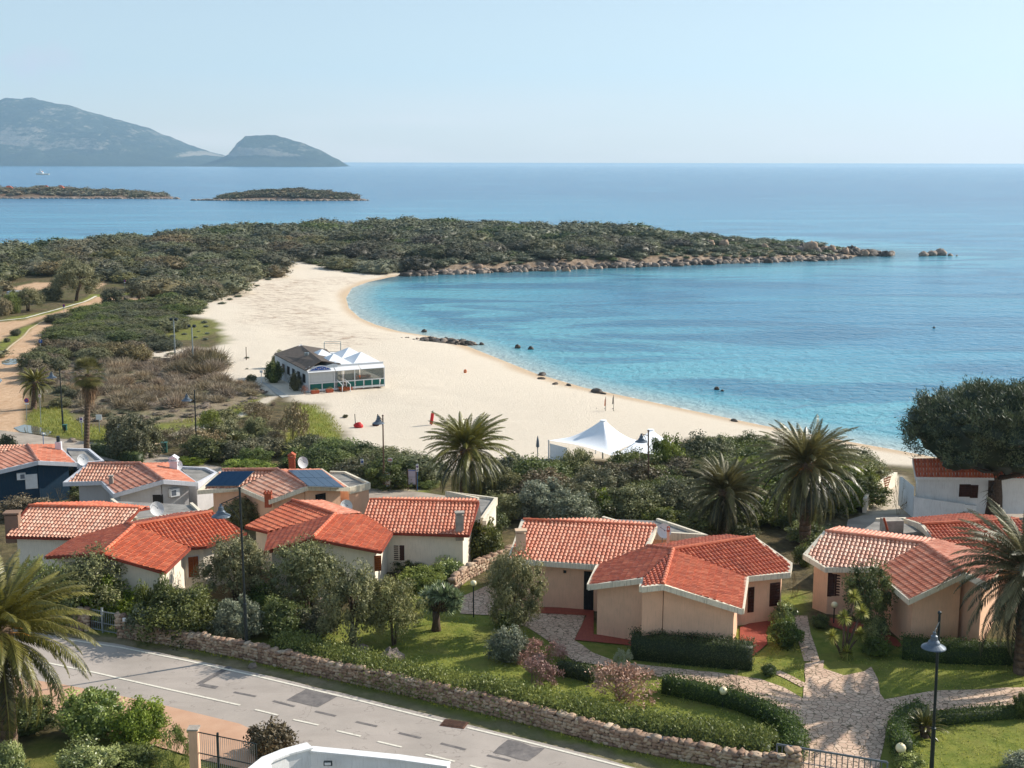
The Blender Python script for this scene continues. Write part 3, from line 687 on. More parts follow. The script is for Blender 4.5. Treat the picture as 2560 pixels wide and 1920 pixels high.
# ================================================================== tiled villas
def ray_plane(px, py, n, d0):
    r = ray(px, py); o = np.array([0, 0, CAM_H]); t = (d0 - n @ o) / (n @ r); return o + r * t
class Villa:
    def __init__(s, label, pts, gz, wallmat, wall_in=0.42, fw=0.22, fh=0.3, fascia='fascia', off=(0, 0)):
        s.pts = pts; s.gz = gz; s.win = wall_in; s.fw = fw; s.fh = fh; s.fmat = fascia; s.wm = wallmat
        c = np.mean([P(a[0], a[1], a[2] if a[2] else gz + 3) for a in pts.values()], 0)
        s.base = np.array([c[0], c[1], gz]); s.root = empty('villa', s.base, label, 'house')
        s.W = {k: (P(*v) if v[2] else None) for k, v in pts.items()}
        s.tiles = {}; s.walls = MB(); s.fas = []; s.rid = []; s.planes = {}; s.decks = MB()
    def facet(s, keys, ext=(), mat='tile_red', wall=True, inner=None, tiles=True):
        """keys: corner letters in order; ext: letter pairs of the eaves and gables"""
        kn = [s.W[k] for k in keys if s.pts[k][2]]
        A = np.array(kn); c = A.mean(0); _, _, vt = np.linalg.svd(A - c); n = vt[2]
        if n[2] < 0: n = -n
        d0 = n @ c
        C = [ray_plane(s.pts[k][0], s.pts[k][1], n, d0) for k in keys]
        for k, q in zip(keys, C):
            if s.W[k] is None: s.W[k] = q
        ar = sum(C[i][0] * C[(i + 1) % len(C)][1] - C[(i + 1) % len(C)][0] * C[i][1] for i in range(len(C)))
        ks = list(keys)
        if ar < 0: C = C[::-1]; ks = ks[::-1]
        exts = {frozenset(e) for e in ext}
        s.planes[keys] = (n, d0)
        if tiles: s._tiles(C, n, mat)
        s.decks.hexa([q - np.array([0, 0, 0.16]) for q in C], [q - np.array([0, 0, 0.05]) for q in C])
        if wall:
            m_ = len(C); L = []
            for i in range(m_):
                a, b = C[i][:2], C[(i + 1) % m_][:2]; dd = (b - a) / max(np.linalg.norm(b - a), 1e-6); nn = np.array([-dd[1], dd[0]])
                k = s.win if frozenset((ks[i], ks[(i + 1) % m_])) in exts else 0.02
                L.append((a + nn * k, dd))
            Q = []
            for i in range(m_):
                (p1, d1), (p2, d2) = L[i - 1], L[i]; den = d1[0] * d2[1] - d1[1] * d2[0]
                if abs(den) < 0.02: q = p2
                else:
                    t = ((p2 - p1)[0] * d2[1] - (p2 - p1)[1] * d2[0]) / den; q = p1 + d1 * t
                Q.append(q)
            top = [np.array([q[0], q[1], (d0 - n[0] * q[0] - n[1] * q[1]) / n[2] - 0.14]) for q in Q]
            bot = [np.array([q[0], q[1], s.gz - 0.4]) for q in Q]
            s.walls.hexa(bot, top)
            s.lastQ = Q
        return C
    def _tiles(s, C, n, mat):
        h = np.cross([0, 0, 1], n)
        if np.linalg.norm(h) < 1e-4: h = np.array([1., 0, 0])
        h /= np.linalg.norm(h); d = np.cross(h, n)
        if d[2] > 0: d = -d
        o = C[0]; U = [(q - o) @ h for q in C]; Vv = [(q - o) @ d for q in C]
        pu, pv = 0.235, 0.36
        u0 = math.floor(min(U) / pu) * pu; u1 = max(U) + pu; v0 = math.floor(min(Vv) / pv) * pv; v1 = max(Vv) + pv
        us = np.arange(u0, u1, pu / 6); nr = int((v1 - v0) / pv) + 1
        vv = []; zz = []
        for k in range(nr): vv += [v0 + k * pv, v0 + (k + 1) * pv - 0.003]; zz += [0.0, 0.045]
        vv = np.array(vv); zz = np.array(zz)
        uu, v_ = np.meshgrid(us, vv)
        jit = (np.random.RandomState(int(abs(C[0][0]) * 100)).rand(*uu.shape) - 0.5) * 0.012
        zl = zz[:, None] + 0.095 * np.abs(np.cos(np.pi * (uu - u0) / pu)) ** 0.75 - 0.05 + jit
        V3 = o + uu[..., None] * h + v_[..., None] * d + zl[..., None] * n
        F = grid_faces(len(vv), len(us))
        bm = bmesh.new(); me = mesh('t', V3.reshape(-1, 3), F, None); bm.from_mesh(me); bpy.data.meshes.remove(me)
        ctr = np.mean(C, 0)
        for i in range(len(C)):
            a, b = C[i], C[(i + 1) % len(C)]; nn = np.cross(b - a, n)
            if nn @ (ctr - a) > 0: nn = -nn
            bmesh.ops.bisect_plane(bm, geom=bm.verts[:] + bm.edges[:] + bm.faces[:], plane_co=Vector(a), plane_no=Vector(nn), clear_outer=True)
        bm.verts.index_update()
        V = np.array([v.co[:] for v in bm.verts]); Fl = [[v.index for v in f.verts] for f in bm.faces]
        bm.free()
        if not Fl: return
        if abs((np.cross(V[Fl[0][1]] - V[Fl[0][0]], V[Fl[0][2]] - V[Fl[0][1]])) @ n) and (np.cross(V[Fl[0][1]] - V[Fl[0][0]], V[Fl[0][2]] - V[Fl[0][1]])) @ n < 0:
            Fl = [f[::-1] for f in Fl]
        cen = np.array([V[f].mean(0) for f in Fl]) - o
        cu = np.floor((cen @ h - u0) / pu + 0.5); cv = np.floor((cen @ d - v0) / pv)
        t = np.sin(cu * 12.9898 + cv * 78.233 + C[0][0]) * 43758.5453; t = t - np.floor(t)
        s.tiles.setdefault(mat, []).append((V, Fl, t))
    def ridge(s, *lines, r=0.12):
        for ln in lines:
            for a, b in zip(ln[:-1], ln[1:]):
                rid = MB(); s.rid.append(rid)
                A, B = s.W[a], s.W[b]; L = np.linalg.norm(B - A); k = max(1, int(L / 0.42)); u = (B - A) / L
                for i in range(k):
                    p = A + u * L * i / k + [0, 0, .04]; q = A + u * (L * (i + 1) / k + 0.03) + [0, 0, .05]
                    rid.tube([p, q], [r * 0.86, r], 8)
    def fascia(s, *lines, dz=0.04):
        for ln in lines: s.beam([s.W[k] + np.array([0, 0, dz]) for k in ln], s.fw, s.fh)
    def beam(s, p, w, h):
        b = MB(); b.beam(p, w, h); s.fas.append(b)
    def flat(s, keys, z=None, par=0.16):
        C = [s.W[k] for k in keys]
        s.walls.hexa([np.array([q[0], q[1], s.gz - .4]) for q in C], [q - np.array([0, 0, .12]) for q in C])
        mb = MB(); mb.hexa([q - np.array([0, 0, .12]) for q in C], [q - np.array([0, 0, 0.0]) for q in C])
        mb.build('flat_roof', MAT['flat_roof'], s.root, base=s.base)
        e = MB(); e.beam([C[i] + np.array([0, 0, par]) for i in range(len(C))], 0.2, par + 0.32); e.build('parapet', MAT[s.fmat], s.root, base=s.base)
    def done(s, ridge_mat='tile_red'):
        for mt, L in s.tiles.items():
            V = np.concatenate([a for a, _, _ in L]) - s.base; F = []; b = 0; T = np.concatenate([t for _, _, t in L])
            for v, f, _ in L: F += [[i + b for i in q] for q in f]; b += len(v)
            s.roof = put('roof', mesh('roof', V, F, MAT[mt], False, fattr={'tint': T}), s.root)
        if s.decks.V: s.decks.build('roof_deck', MAT[s.fmat], s.root, base=s.base)
        if s.walls.V: s.walls.build('wall', MAT[s.wm], s.root, base=s.base)
        for f in s.fas: f.build('fascia', MAT[s.fmat], s.root, base=s.base)
        for rd in s.rid:
            o = rd.build('ridge_tiles', MAT[ridge_mat], s.root, base=s.base)
            a = o.data.attributes.new('tint', 'FLOAT', 'FACE'); a.data.foreach_set('value', np.random.RandomState(3).rand(len(o.data.polygons)).astype(np.float32))
        return s.root
    # ---- fittings
    def part(s, name, mb, mat, parent=None): return mb.build(name, MAT[mat], parent or s.root, base=s.base)
    def chimney(s, px, py, z, w, h, mat='chim', cap='chim', style='slab'):
        """px, py: middle of the foot where it leaves the roof"""
        b = P(px, py, z); mb = MB(); mb.box((b[0], b[1], z + h / 2 - 0.3), (w, w * 0.8, h + 0.6), 0.1)
        o = s.part('chimney', mb, mat, s.roof); c = MB()
        if style == 'slab': c.box((b[0], b[1], z + h + 0.14), (w * 1.2, w * 1.0, 0.1), 0.1); c.box((b[0], b[1], z + h + 0.04), (w * .6, w * .5, 0.16), 0.1)
        elif style == 'gable':
            c.box((b[0], b[1], z + h + 0.03), (w * 1.25, w * 1.1, 0.07), 0.1); c.box((b[0] - w * .4, b[1], z + h + .15), (w * .18, w * .7, .2), 0.1); c.box((b[0] + w * .4, b[1], z + h + .15), (w * .18, w * .7, .2), 0.1)
            x, y_, zz = b[0], b[1], z + h + 0.24; ww = w * 0.68
            c.add([(x - ww, y_ - ww * .8, zz), (x + ww, y_ - ww * .8, zz), (x + ww, y_ + ww * .8, zz), (x - ww, y_ + ww * .8, zz), (x, y_ - ww * .8, zz + w * .45), (x, y_ + ww * .8, zz + w * .45)],
                  [(0, 1, 4), (2, 3, 5), (1, 2, 5, 4), (3, 0, 4, 5), (3, 2, 1, 0)])
        elif style == 'stack':
            for k in range(3): c.lathe([(0.01, 0), (w * .34, 0), (w * .3, .12), (.01, .12)], (b[0], b[1], z + h + .02 + k * .15), 10)
        elif style == 'crown':
            c.box((b[0], b[1], z + h), (w * 1.25, w * 1.1, 0.08), 0.1)
            for i in (-1, 0, 1):
                for j in (-1, 1): c.box((b[0] + i * w * .45, b[1] + j * w * .4, z + h + .1), (w * .2, w * .2, .14), 0.1)
        s.part('chimney_cap', c, cap, o)
        return o
    def dish(s, px, py, Y, r=0.42, face=(0.5, -1, 0.35), mat='white_metal', foot=None):
        p = PY(px, py, Y); d = Vector(face).normalized(); mb = MB()
        a = d.orthogonal().normalized(); b = d.cross(a); V = []; F = []; n = 18
        for i in range(5):
            rr = r * i / 4
            for k in range(n):
                t = 2 * math.pi * k / n; V.append(Vector(p) + a * rr * math.cos(t) + b * rr * math.sin(t) * 1.08 + d * (rr / r) ** 2 * r * 0.22)
        for i in range(4):
            for k in range(n): F.append((i * n + k, i * n + (k + 1) % n, (i + 1) * n + (k + 1) % n, (i + 1) * n + k))
        mb.add(V, F); mb.add([v - d * 0.03 for v in V], [f[::-1] for f in F])
        o = s.part('satellite_dish', mb, mat)
        mb = MB(); q = Vector(p) - d * 0.05; ft = foot if foot is not None else 0.9
        mb.tube([q, q - d * 0.15, Vector((q.x - d.x * .15, q.y - d.y * .15, q.z - ft))], 0.025, 6)
        mb.tube([Vector(p) - b * r * 0.9, Vector(p) + d * r * 0.75 - b * r * .2], 0.014, 5); mb.ball(tuple(Vector(p) + d * r * 0.78 - b * r * .15), 0.05, 8, 5)
        s.part('bracket', mb, 'grey_metal', o)
    def wall_plane(s, keys, a, b):
        """vertical plane of the wall below roof edge a-b of facet keys"""
        A, B = s.W[a][:2], s.W[b][:2]; d = (B - A) / np.linalg.norm(B - A); n = np.array([-d[1], d[0]])
        c = np.mean([s.W[k][:2] for k in keys], 0)
        if n @ (c - A) < 0: n = -n
        A = A + n * s.win; return A, d, -n
    def on_wall(s, wp, px, py):
        A, d, n = wp; r = ray(px, py); t = (n @ (A)) / (n @ r[:2]); return np.array([0, 0, CAM_H]) + r * t
    def panel(s, wp, box, name='window', mat='wood_dark', out=0.05, frame=None, sub='shutter', slats=0):
        x0, y0, x1, y1 = box; A, d, n = wp
        p = s.on_wall(wp, (x0 + x1) / 2, y1); q = s.on_wall(wp, (x0 + x1) / 2, y0); l = s.on_wall(wp, x0, (y0 + y1) / 2); r = s.on_wall(wp, x1, (y0 + y1) / 2)
        w = np.linalg.norm((r - l)[:2]); h = q[2] - p[2]; c = (l + r) / 2; c[2] = (p[2] + q[2]) / 2
        rz = math.atan2(d[1], d[0]); n3 = np.array([n[0], n[1], 0])
        mb = MB(); mb.box(c + n3 * out * .5, (w + .1, out, h + .1), rz); o = s.part(name, mb, frame or mat)
        mb = MB(); d3 = np.array([d[0], d[1], 0])
        for k in (-1, 1): mb.box(c + n3 * (out + .015) + d3 * k * w * .245, (w * .47, .03, h), rz)
        for i in range(slats):
            zz = c[2] - h / 2 + h * (i + .5) / slats
            for k in (-1, 1): mb.box((c + n3 * (out + .04) + d3 * k * w * .245)[:2].tolist() + [zz], (w * .4, .03, h / slats * .55), rz, 0.3)
        s.part(sub, mb, mat, o); return o
    def ac(s, wp, box):
        x0, y0, x1, y1 = box; A, d, n = wp; c = s.on_wall(wp, (x0 + x1) / 2, (y0 + y1) / 2)
        w = np.linalg.norm((s.on_wall(wp, x1, y0) - s.on_wall(wp, x0, y0))[:2]); h = s.on_wall(wp, x0, y0)[2] - s.on_wall(wp, x0, y1)[2]
        n3 = np.array([n[0], n[1], 0]); rz = math.atan2(d[1], d[0]); mb = MB(); mb.box(c + n3 * .2, (w, .3, h), rz); o = s.part('air_conditioner', mb, 'white_metal')
        mb = MB(); mb.box(c + n3 * .352 - np.array([d[0], d[1], 0]) * w * .15, (w * .5, .01, h * .7), rz); s.part('fan_grille', mb, 'grey_metal', o)
        mb = MB(); mb.box(c + n3 * .12 + np.array([0, 0, -h / 2 - .03]), (w * .8, .25, .03), rz); s.part('bracket', mb, 'grey_metal', o)
    def solar(s, keys, quad, nx, ny, parent=True):
        n, d0 = s.planes[keys]; Q = [ray_plane(x, y, n, d0 + 0.16) for x, y in quad]; mb = MB(); gap = 0.012; fr = MB()
        def bl(u, v): return (Q[0] * (1 - u) + Q[1] * u) * (1 - v) + (Q[3] * (1 - u) + Q[2] * u) * v
        fr.hexa([bl(u, v) - n * .05 for u, v in ((0, 0), (0, 1), (1, 1), (1, 0))], [bl(u, v) - n * .012 for u, v in ((0, 0), (0, 1), (1, 1), (1, 0))])
        for i in range(nx):
            for j in range(ny):
                u0, u1, v0, v1 = (i + .02) / nx, (i + .98) / nx, (j + .02) / ny, (j + .98) / ny
                q = [bl(u0, v0), bl(u0, v1), bl(u1, v1), bl(u1, v0)]; mb.hexa([a - n * .01 for a in q], [a + n * .01 for a in q])
        f = s.part('solar_array', fr, 'galv', s.root); s.part('solar_panel', mb, 'solar', f)

# ---- main peach villa in the middle right
v = Villa('peach villa with two red tiled wings behind the tall clipped hedge, right of centre', {
    'a': (1308, 1300, 6.9), 'b': (1639, 1317, 6.9), 'e': (1618, 1366, 6.42), 'c': (1495, 1413, 5.8), 'd': (1274, 1398, 5.8),
    'C': (1683, 1374, 6.9), 'p': (1657, 1462, 6.9), 'q': (1603, 1468, None), 'Q': (1609, 1446, None), 'w': (1472, 1463, 5.85),
    'r': (1855, 1523, 5.8), 'v': (1867, 1442, 5.85), 'k': (1885, 1344, 6.9), 'm': (1976, 1409, None), 'M': (1972, 1432, 5.8),
    's': (1760, 1343, None), 't': (1815, 1338, None), 'h': (1470, 1296, None), 'i': (1635, 1309, 6.75),
    'x': (1507, 1297, 5.9), 'y': (1643, 1302, 5.9), 'z': (1762, 1342, 5.9), 'u': (1640, 1335, 5.9)}, 3.0, 'wall_pink')
v.facet('abecd', ('cd', 'da', 'be'), 'tile_mid')  # paler tile tint paints in the brightness of sun on the barrel flanks
v.W['i'] = P(1639, 1309, 6.75)
v.facet('wceCQ', ('wQ', 'cw'), 'tile_deep'); v.facet('QCpq', ('qp',), 'tile_deep')
v.facet('Cprv', ('pr', 'rv'), 'tile_red'); v.facet('CvMmk', ('vM', 'Mm', 'mk'), 'tile_deep')
v.facet('kCest', (), 'tile_red', wall=False)
v.facet('abih', (), 'tile_mid', wall=False)
v.flat('xuzy')
v.fascia('adc', 'wQ', 'qpr', 'rv', 'vMmk', 'be'); v.beam([v.W['c'] + [0, 0, .05], v.W['w'] + [0, 0, .05]], .22, .3); v.beam([v.W['Q'] + [0, 0, .035], v.W['q'] + [0, 0, .035]], .22, .3)
v.ridge('Ck', 'Cp', 'ab', 'eC'); v.done()
v.chimney(1302, 1378, 5.95, 0.55, 1.1); v.chimney(1670, 1358, 6.6, 0.14, 0.7, 'chim', 'terra', 'gable')
v.dish(1659, 1327, 72.6, 0.42, (0.25, -1, 0.25))
wp = v.wall_plane('CvMmk', 'v', 'M')
v.panel(wp, (1926, 1459, 1947, 1512), 'door', 'wood_dark', slats=8); v.panel(wp, (1871, 1470, 1882, 1528), 'door', 'wood_dark', slats=8)
wp = v.wall_plane('abecd', 'c', 'd'); v.panel(wp, (1462, 1430, 1482, 1526), 'door', 'dark_gap', sub='door_leaf')
mb = MB(); q = v.on_wall(wp, 1412, 1428); mb.box(q - np.array([0, .06, 0]), (.16, .14, .14)); v.part('wall_lamp', mb, 'dark_metal')

# ---- villa with pale roof, lower right
v = Villa('peach villa at the right edge with a pale tiled roof, beside the yucca', {
    'a': (2064, 1329, 6.9), 'b': (2306, 1359, 6.9), 'c': (2198, 1419, 6.0), 'd': (2103, 1419, 5.8), 'e': (2064, 1419, None), 'f': (2013, 1387, 6.1),
    'g': (2094, 1316, None), 'h': (2345, 1348, None), 'p': (2415, 1432, 6.9), 'q': (2274, 1499, 5.8), 'r': (2216, 1450, None), 'k': (2452, 1378, None), 'l': (2520, 1402, 6.3), 'n': (2470, 1462, None),
    'H': (2345, 1348, 6.55)}, 3.0, 'wall_pink')
v.facet('abcdef', ('cd', 'de', 'ef', 'fa'), 'tile_pale')
v.facet('bpqrc', ('pq', 'qr', 'rc'), 'tile_mid')
v.W['g'] = P(2094, 1316, 6.6); v.pts['g'] = (2094, 1316, 6.6); v.pts['h'] = v.pts['H']; v.W['h'] = P(*v.pts['h'])
v.facet('abhg', (), 'tile_mid', wall=False)
v.facet('bhlnp', ('np', 'nl'), 'tile_mid')
v.fascia('afed', 'rqpn'); v.beam([v.W['d'] + [0, 0, .04], v.W['c'] + [0, 0, .04]], .22, .3)
v.ridge('ab', 'bp'); v.done('tile_mid')
wp = v.wall_plane('abcdef', 'd', 'e'); v.panel(wp, (2071, 1434, 2101, 1489), 'window', 'wood_dark', slats=8)

# ---- villa behind it, right edge
v = Villa('red roofed villa behind the pale roofed one, with a flat roof on its left', {
    'a': (2304, 1311, 6.7), 'b': (2545, 1300, 6.7), 'c': (2262, 1297, None), 'd': (2413, 1284, 6.3), 'e': (2541, 1295, None), 'f': (2660, 1400, None), 'g': (2520, 1420, 5.6), 'h': (2330, 1343, 6.3), 'j': (2660, 1312, 6.6),
    'x': (2128, 1345, 5.5), 'y': (2190, 1302, 5.5), 'z': (2262, 1300, 5.5), 'w': (2330, 1345, 5.5)}, 3.0, 'wall_pink')
v.facet('bahgfj', ('ah', 'hg'), 'tile_deep'); v.pts['c'] = (2262, 1297, 6.35); v.W['c'] = P(*v.pts['c'])
v.facet('abedc', ('ac',), 'tile_red', wall=False)
v.flat('xwzy')
v.fascia('cah'); v.ridge('ab'); v.done()
mb = MB(); b = P(2228, 1335, 5.5); mb.box((b[0], b[1], 6.0), (1.15, 0.9, 0.9), 0.1); v.part('water_tank_box', mb, 'concrete')
mb = MB(); mb.tube([P(2222, 1336, 5.6), P(2210, 1296, 6.9)], 0.07, 8); v.part('terracotta_pipe', mb, 'terra')

# ---- centre villa
v = Villa('cream villa in the centre with a red gabled roof behind olive trees', {
    'a': (924, 1250, 6.7), 'b': (1196, 1257, 6.7), 'c': (1171, 1338, 5.6), 'd': (981, 1332, 5.6), 'e': (911, 1287, 6.25), 'g': (960, 1244, 6.5), 'h': (1190, 1247, 6.5),
    'C': (838, 1286, 6.7), 'k': (731, 1251, 6.7), 'm': (614, 1316, 5.6), 'n': (671, 1330, 5.75), 'o': (810, 1252, 6.3), 'O': (905, 1284, None),
    'p': (780, 1346, 6.7), 'q': (660, 1381, 5.6), 'r': (952, 1379, 5.6),
    'x': (1196, 1250, 5.6), 'y': (1120, 1233, 5.6), 'z': (1240, 1250, 5.6), 'w': (1205, 1300, 5.6),
    '1': (900, 1308, 4.9), '2': (880, 1290, 4.9), '3': (960, 1270, 4.9), '4': (975, 1300, 4.9)}, 2.9, 'wall_cream', fascia='fascia')
v.facet('abcde', ('cd', 'bc'), 'tile_mid')
v.facet('abhg', (), 'tile_mid', wall=False)
v.facet('kCnm', ('km', 'mn'), 'tile_red'); v.facet('kCOo', (), 'tile_mid', wall=False)
v.facet('Cpqn', ('pq', 'qn'), 'tile_deep'); v.facet('Cpr' + 'd' + 'e', ('pr', 'rd'), 'tile_red')
v.W['y'] = P(1120, 1234, 5.6)
v.flat('wzyx')
v.fmat = 'fascia_red'; v.fw = 0.14; v.fh = 0.16
v.fascia('mn', 'qpr', 'km', 'bc'); v.beam([v.W['c'] + [0, 0, .03], v.W['d'] + [0, 0, .03]], .14, .16); v.beam([v.W['d'] + [0, 0, .06], v.W['r'] + [0, 0, .045]], .14, .16)
v.ridge('kC', 'Cp', 'ab'); v.done()
v.chimney(1149, 1326, 5.75, 0.5, 1.0, 'concrete', 'concrete'); v.dish(865, 1265, 83.5, 0.42, (0.6, -1, 0.3))
wp = v.wall_plane('abcde', 'c', 'd'); v.panel(wp, (984, 1362, 1012, 1400), 'window', 'wood_dark', slats=8)
wp = v.wall_plane('Cprde', 'p', 'r'); v.panel(wp, (938, 1391, 951, 1425), 'door', 'wood_orange', slats=6)
mb = MB(); mb.beam([P(1232, 1262, 5.7), P(1211, 1302, 5.7)], .25, .28); v.part('pergola_beam', mb, 'fascia')
mb = MB(); q = P(1211, 1302, 5.5); mb.box((q[0], q[1], 4.1), (.25, .25, 2.8)); v.part('pillar', mb, 'fascia')

# ---- front left villa
v = Villa('cream villa at lower left with bright red tiles and an open brown shutter', {
    'a': (72, 1265, 6.8), 'b': (347, 1273, 6.8), 'c': (315, 1309, 6.4), 'd': (185, 1345, 5.75), 'e': (17, 1341, 5.7), 'g': (95, 1258, 6.65), 'h': (375, 1268, 6.65), 'G': (249, 1254, 6.5),
    'C': (336, 1314, 6.8), 'p': (254, 1385, 6.8), 'q': (113, 1392, 5.7), 'r': (411, 1431, 5.7), 'v': (475, 1369, 5.8), 'k': (530, 1281, 6.8), 'm': (613, 1333, None), 'M': (515, 1366, 5.75),
    's': (318, 1308, 6.5), 't': (440, 1284, 6.45), 'u': (525, 1276, None),
    'x': (280, 1252, 5.6), 'y': (478, 1262, 5.6), 'z': (500, 1282, 5.6), 'w': (345, 1303, 5.6)}, 2.9, 'wall_cream')
v.facet('abcde', ('de', 'ea', 'bc'), 'tile_pale')
v.facet('abhGg', (), 'tile_red', wall=False)
v.facet('dcsCpq'.replace('s', ''), ('pq', 'qd'), 'tile_deep')
v.facet('Cprv', ('pr', 'rv'), 'tile_red'); v.facet('CvMmk', ('vM', 'Mm', 'mk'), 'tile_red'); v.facet('kCstu', (), 'tile_deep', wall=False)
v.flat('xwzy')
v.fmat = 'fascia_red'; v.fw = 0.14; v.fh = 0.16
v.fascia('ae', 'qp', 'pr', 'kmM', 'bc'); v.beam([v.W['e'] + [0, 0, .03], v.W['d'] + [0, 0, .03]], .14, .16); v.beam([v.W['r'] + [0, 0, .025], v.W['v'] + [0, 0, .025], v.W['M'] + [0, 0, .02]], .14, .16)
v.ridge('ab', 'Cp', 'Ck', 'sC'); v.done()
v.chimney(34, 1330, 5.7, 0.8, 1.1, 'stone', 'stone'); v.dish(391, 1272, 79, 0.45, (0.75, -1, 0.3))
wp = v.wall_plane('CvMmk', 'v', 'M'); v.panel(wp, (470, 1391, 496, 1441), 'window', 'wood_orange', frame='plaster_frame', slats=0)

# ---- back row left: dark blue villa
v = Villa('dark blue walled villa at the left edge with an air conditioner and a white shutter', {
    'a': (-180, 1116, 6.5), 'b': (69, 1112, 6.5), 'c': (-30, 1142, None), 'd': (-200, 1170, 5.6), 'p': (95, 1153, 6.3), 'q': (-60, 1190, 5.55), 'r': (188, 1158, 5.75), 'k': (140, 1111, None),
    'x': (168, 1125, 5.2), 'y': (222, 1127, 5.2), 'z': (257, 1156, 5.2), 'w': (192, 1162, 5.2)}, 2.7, 'wall_blue', fascia='fascia_lilac')
v.facet('abcd', (), 'tile_pale'); v.facet('bpqc', ('pq',), 'tile_old'); v.facet('bprk', ('pr', 'rk'), 'tile_mid')
v.flat('wzyx'); v.fascia('qprk'); v.ridge('bp'); v.done('tile_old')
v.chimney(147, 1125, 6.0, 0.45, 0.65, 'chim_white', 'dark_metal', 'stack'); v.dish(206, 1149, 91.5, 0.42, (0.9, -1, 0.2))
wp = v.wall_plane('bpqc', 'p', 'q'); v.ac(wp, (42, 1181, 64, 1197)); v.panel(wp, (65, 1187, 92, 1220), 'window', 'white_metal', sub='shutter')

# ---- back row: grey villa
v = Villa('grey walled villa between the dark blue villa and the solar panel roof', {
    'a': (220, 1160, 6.4), 'b': (350, 1159, 6.5), 'c': (256, 1203, 5.55), 'd': (165, 1206, 5.5), 'p': (408, 1200, 6.4), 'q': (287, 1235, 5.5), 'r': (489, 1207, 5.8), 'k': (420, 1157, None),
    'x': (452, 1171, 5.2), 'y': (515, 1174, 5.2), 'z': (540, 1186, 5.2), 'w': (492, 1212, 5.2)}, 2.7, 'wall_grey', fascia='fascia_lilac')
v.facet('abcd', ('cd', 'ad'), 'tile_pale'); v.facet('bpqc', ('pq', 'qc'), 'tile_old'); v.facet('bprk', ('pr', 'rk'), 'tile_mid')
v.flat('wzyx'); v.fascia('adcqprk'); v.ridge('bp', 'ab'); v.done('tile_old')
v.chimney(435, 1172, 5.95, 0.55, 0.55, 'chim_white', 'chim_white', 'gable'); v.dish(443, 1163, 91, 0.38, (0.9, -1, 0.1)); v.chimney(278, 1205, 5.8, .28, .3, 'concrete', 'concrete')
wp = v.wall_plane('bpqc', 'p', 'q'); v.panel(wp, (384, 1238, 406, 1256), 'window', 'dark_gap', sub='window_glass')
wp = v.wall_plane('bprk', 'p', 'r'); v.ac(wp, (421, 1220, 444, 1239))

# ---- back row: solar villa
v = Villa('pink villa with two blue solar panel arrays on its pale tiled roof', {
    'a': (555, 1175, 6.4), 'b': (694, 1174, 6.5), 'c': (600, 1218, 5.5), 'd': (501, 1226, 5.5), 'p': (768, 1216, 6.4), 'q': (676, 1251, 5.5), 'r': (869, 1219, 5.8), 'k': (802, 1173, None),
    'x': (825, 1183, 5.1), 'y': (862, 1184, 5.1), 'z': (922, 1212, 5.1), 'w': (872, 1224, 5.1)}, 2.7, 'wall_pink', fascia='fascia')
v.facet('abcd', ('cd', 'ad'), 'tile_pale'); v.facet('bpqc', ('pq', 'qc'), 'tile_pale'); v.facet('bprk', ('pr', 'rk'), 'tile_mid')
v.flat('wzyx'); v.fascia('adcqprk'); v.ridge('bp', 'ab'); v.done('tile_old')
v.solar('abcd', [(556, 1178), (636, 1177), (597, 1214), (512, 1215)], 4, 1); v.solar('bprk', [(720, 1175), (804, 1174), (860, 1218), (772, 1215)], 4, 2)
v.chimney(730, 1167, 6.1, 0.45, 0.65, 'terra', 'terra', 'gable'); v.dish(756, 1156, 92, 0.42, (0.8, -1, 0.2)); v.chimney(670, 1246, 5.6, .45, .35, 'terra', 'terra', 'crown')
wp = v.wall_plane('bprk', 'p', 'r'); v.panel(wp, (790, 1236, 812, 1250), 'window', 'dark_gap', sub='window_glass')

# ---- white house under the pine
v = Villa('white house with brown shutters under the big pine tree at the right edge', {
    'a': (2282, 1146, 6.7), 'b': (2560, 1143, 6.7), 'f': (2680, 1142, None), 'c': (2290, 1194, 5.3), 'd': (2700, 1198, None), 'e': (2560, 1196, 5.3)}, 2.9, 'wall_white', wall_in=0.3, fascia='wall_white')
v.facet('abfdec', ('ec', 'de', 'ac'), 'tile_deep'); v.fascia('ac'); v.done()
wp = v.wall_plane('abc', 'c', 'e'); v.panel(wp, (2399, 1212, 2424, 1240), 'window', 'wood_dark', slats=6); v.panel(wp, (2427, 1214, 2443, 1243), 'window', 'wood_dark', slats=6)
mb = MB(); A_, B_, C_ = P(2283, 1284, 2.9), P(2411, 1281, 2.9), P(2440, 1279, 2.9)
def upz(p, py): return np.array([p[0], p[1], PY(1280, py, p[1])[2]])
w0 = [A_, B_]; mb.hexa([A_ + [0, 0, -.3], B_ + [0, 0, -.3], B_ + [0, .3, -.3], A_ + [0, .3, -.3]], [upz(A_, 1241), upz(B_, 1258), upz(B_, 1258) + [0, .3, 0], upz(A_, 1241) + [0, .3, 0]])
mb.hexa([B_ + [0, 0.01, -.3], C_ + [0, 0, -.3], C_ + [0, .3, -.3], B_ + [0, .3, -.3]], [upz(B_, 1260), upz(C_, 1262), upz(C_, 1262) + [0, .3, 0], upz(B_, 1260) + [0, .3, 0]])
D_ = P(2276, 1279, 2.9); mb.hexa([D_ + [0, 0, -.3], A_ + [-.02, 0, -.3], A_ + [-.02, 3, -.3], D_ + [0, 3, -.3]], [upz(D_, 1215), upz(A_, 1215) - [.02, 0, 0], upz(A_, 1215) + [-.02, 3, 0], upz(D_, 1215) + [0, 3, 0]])
v.part('garden_wall', mb, 'wall_white')

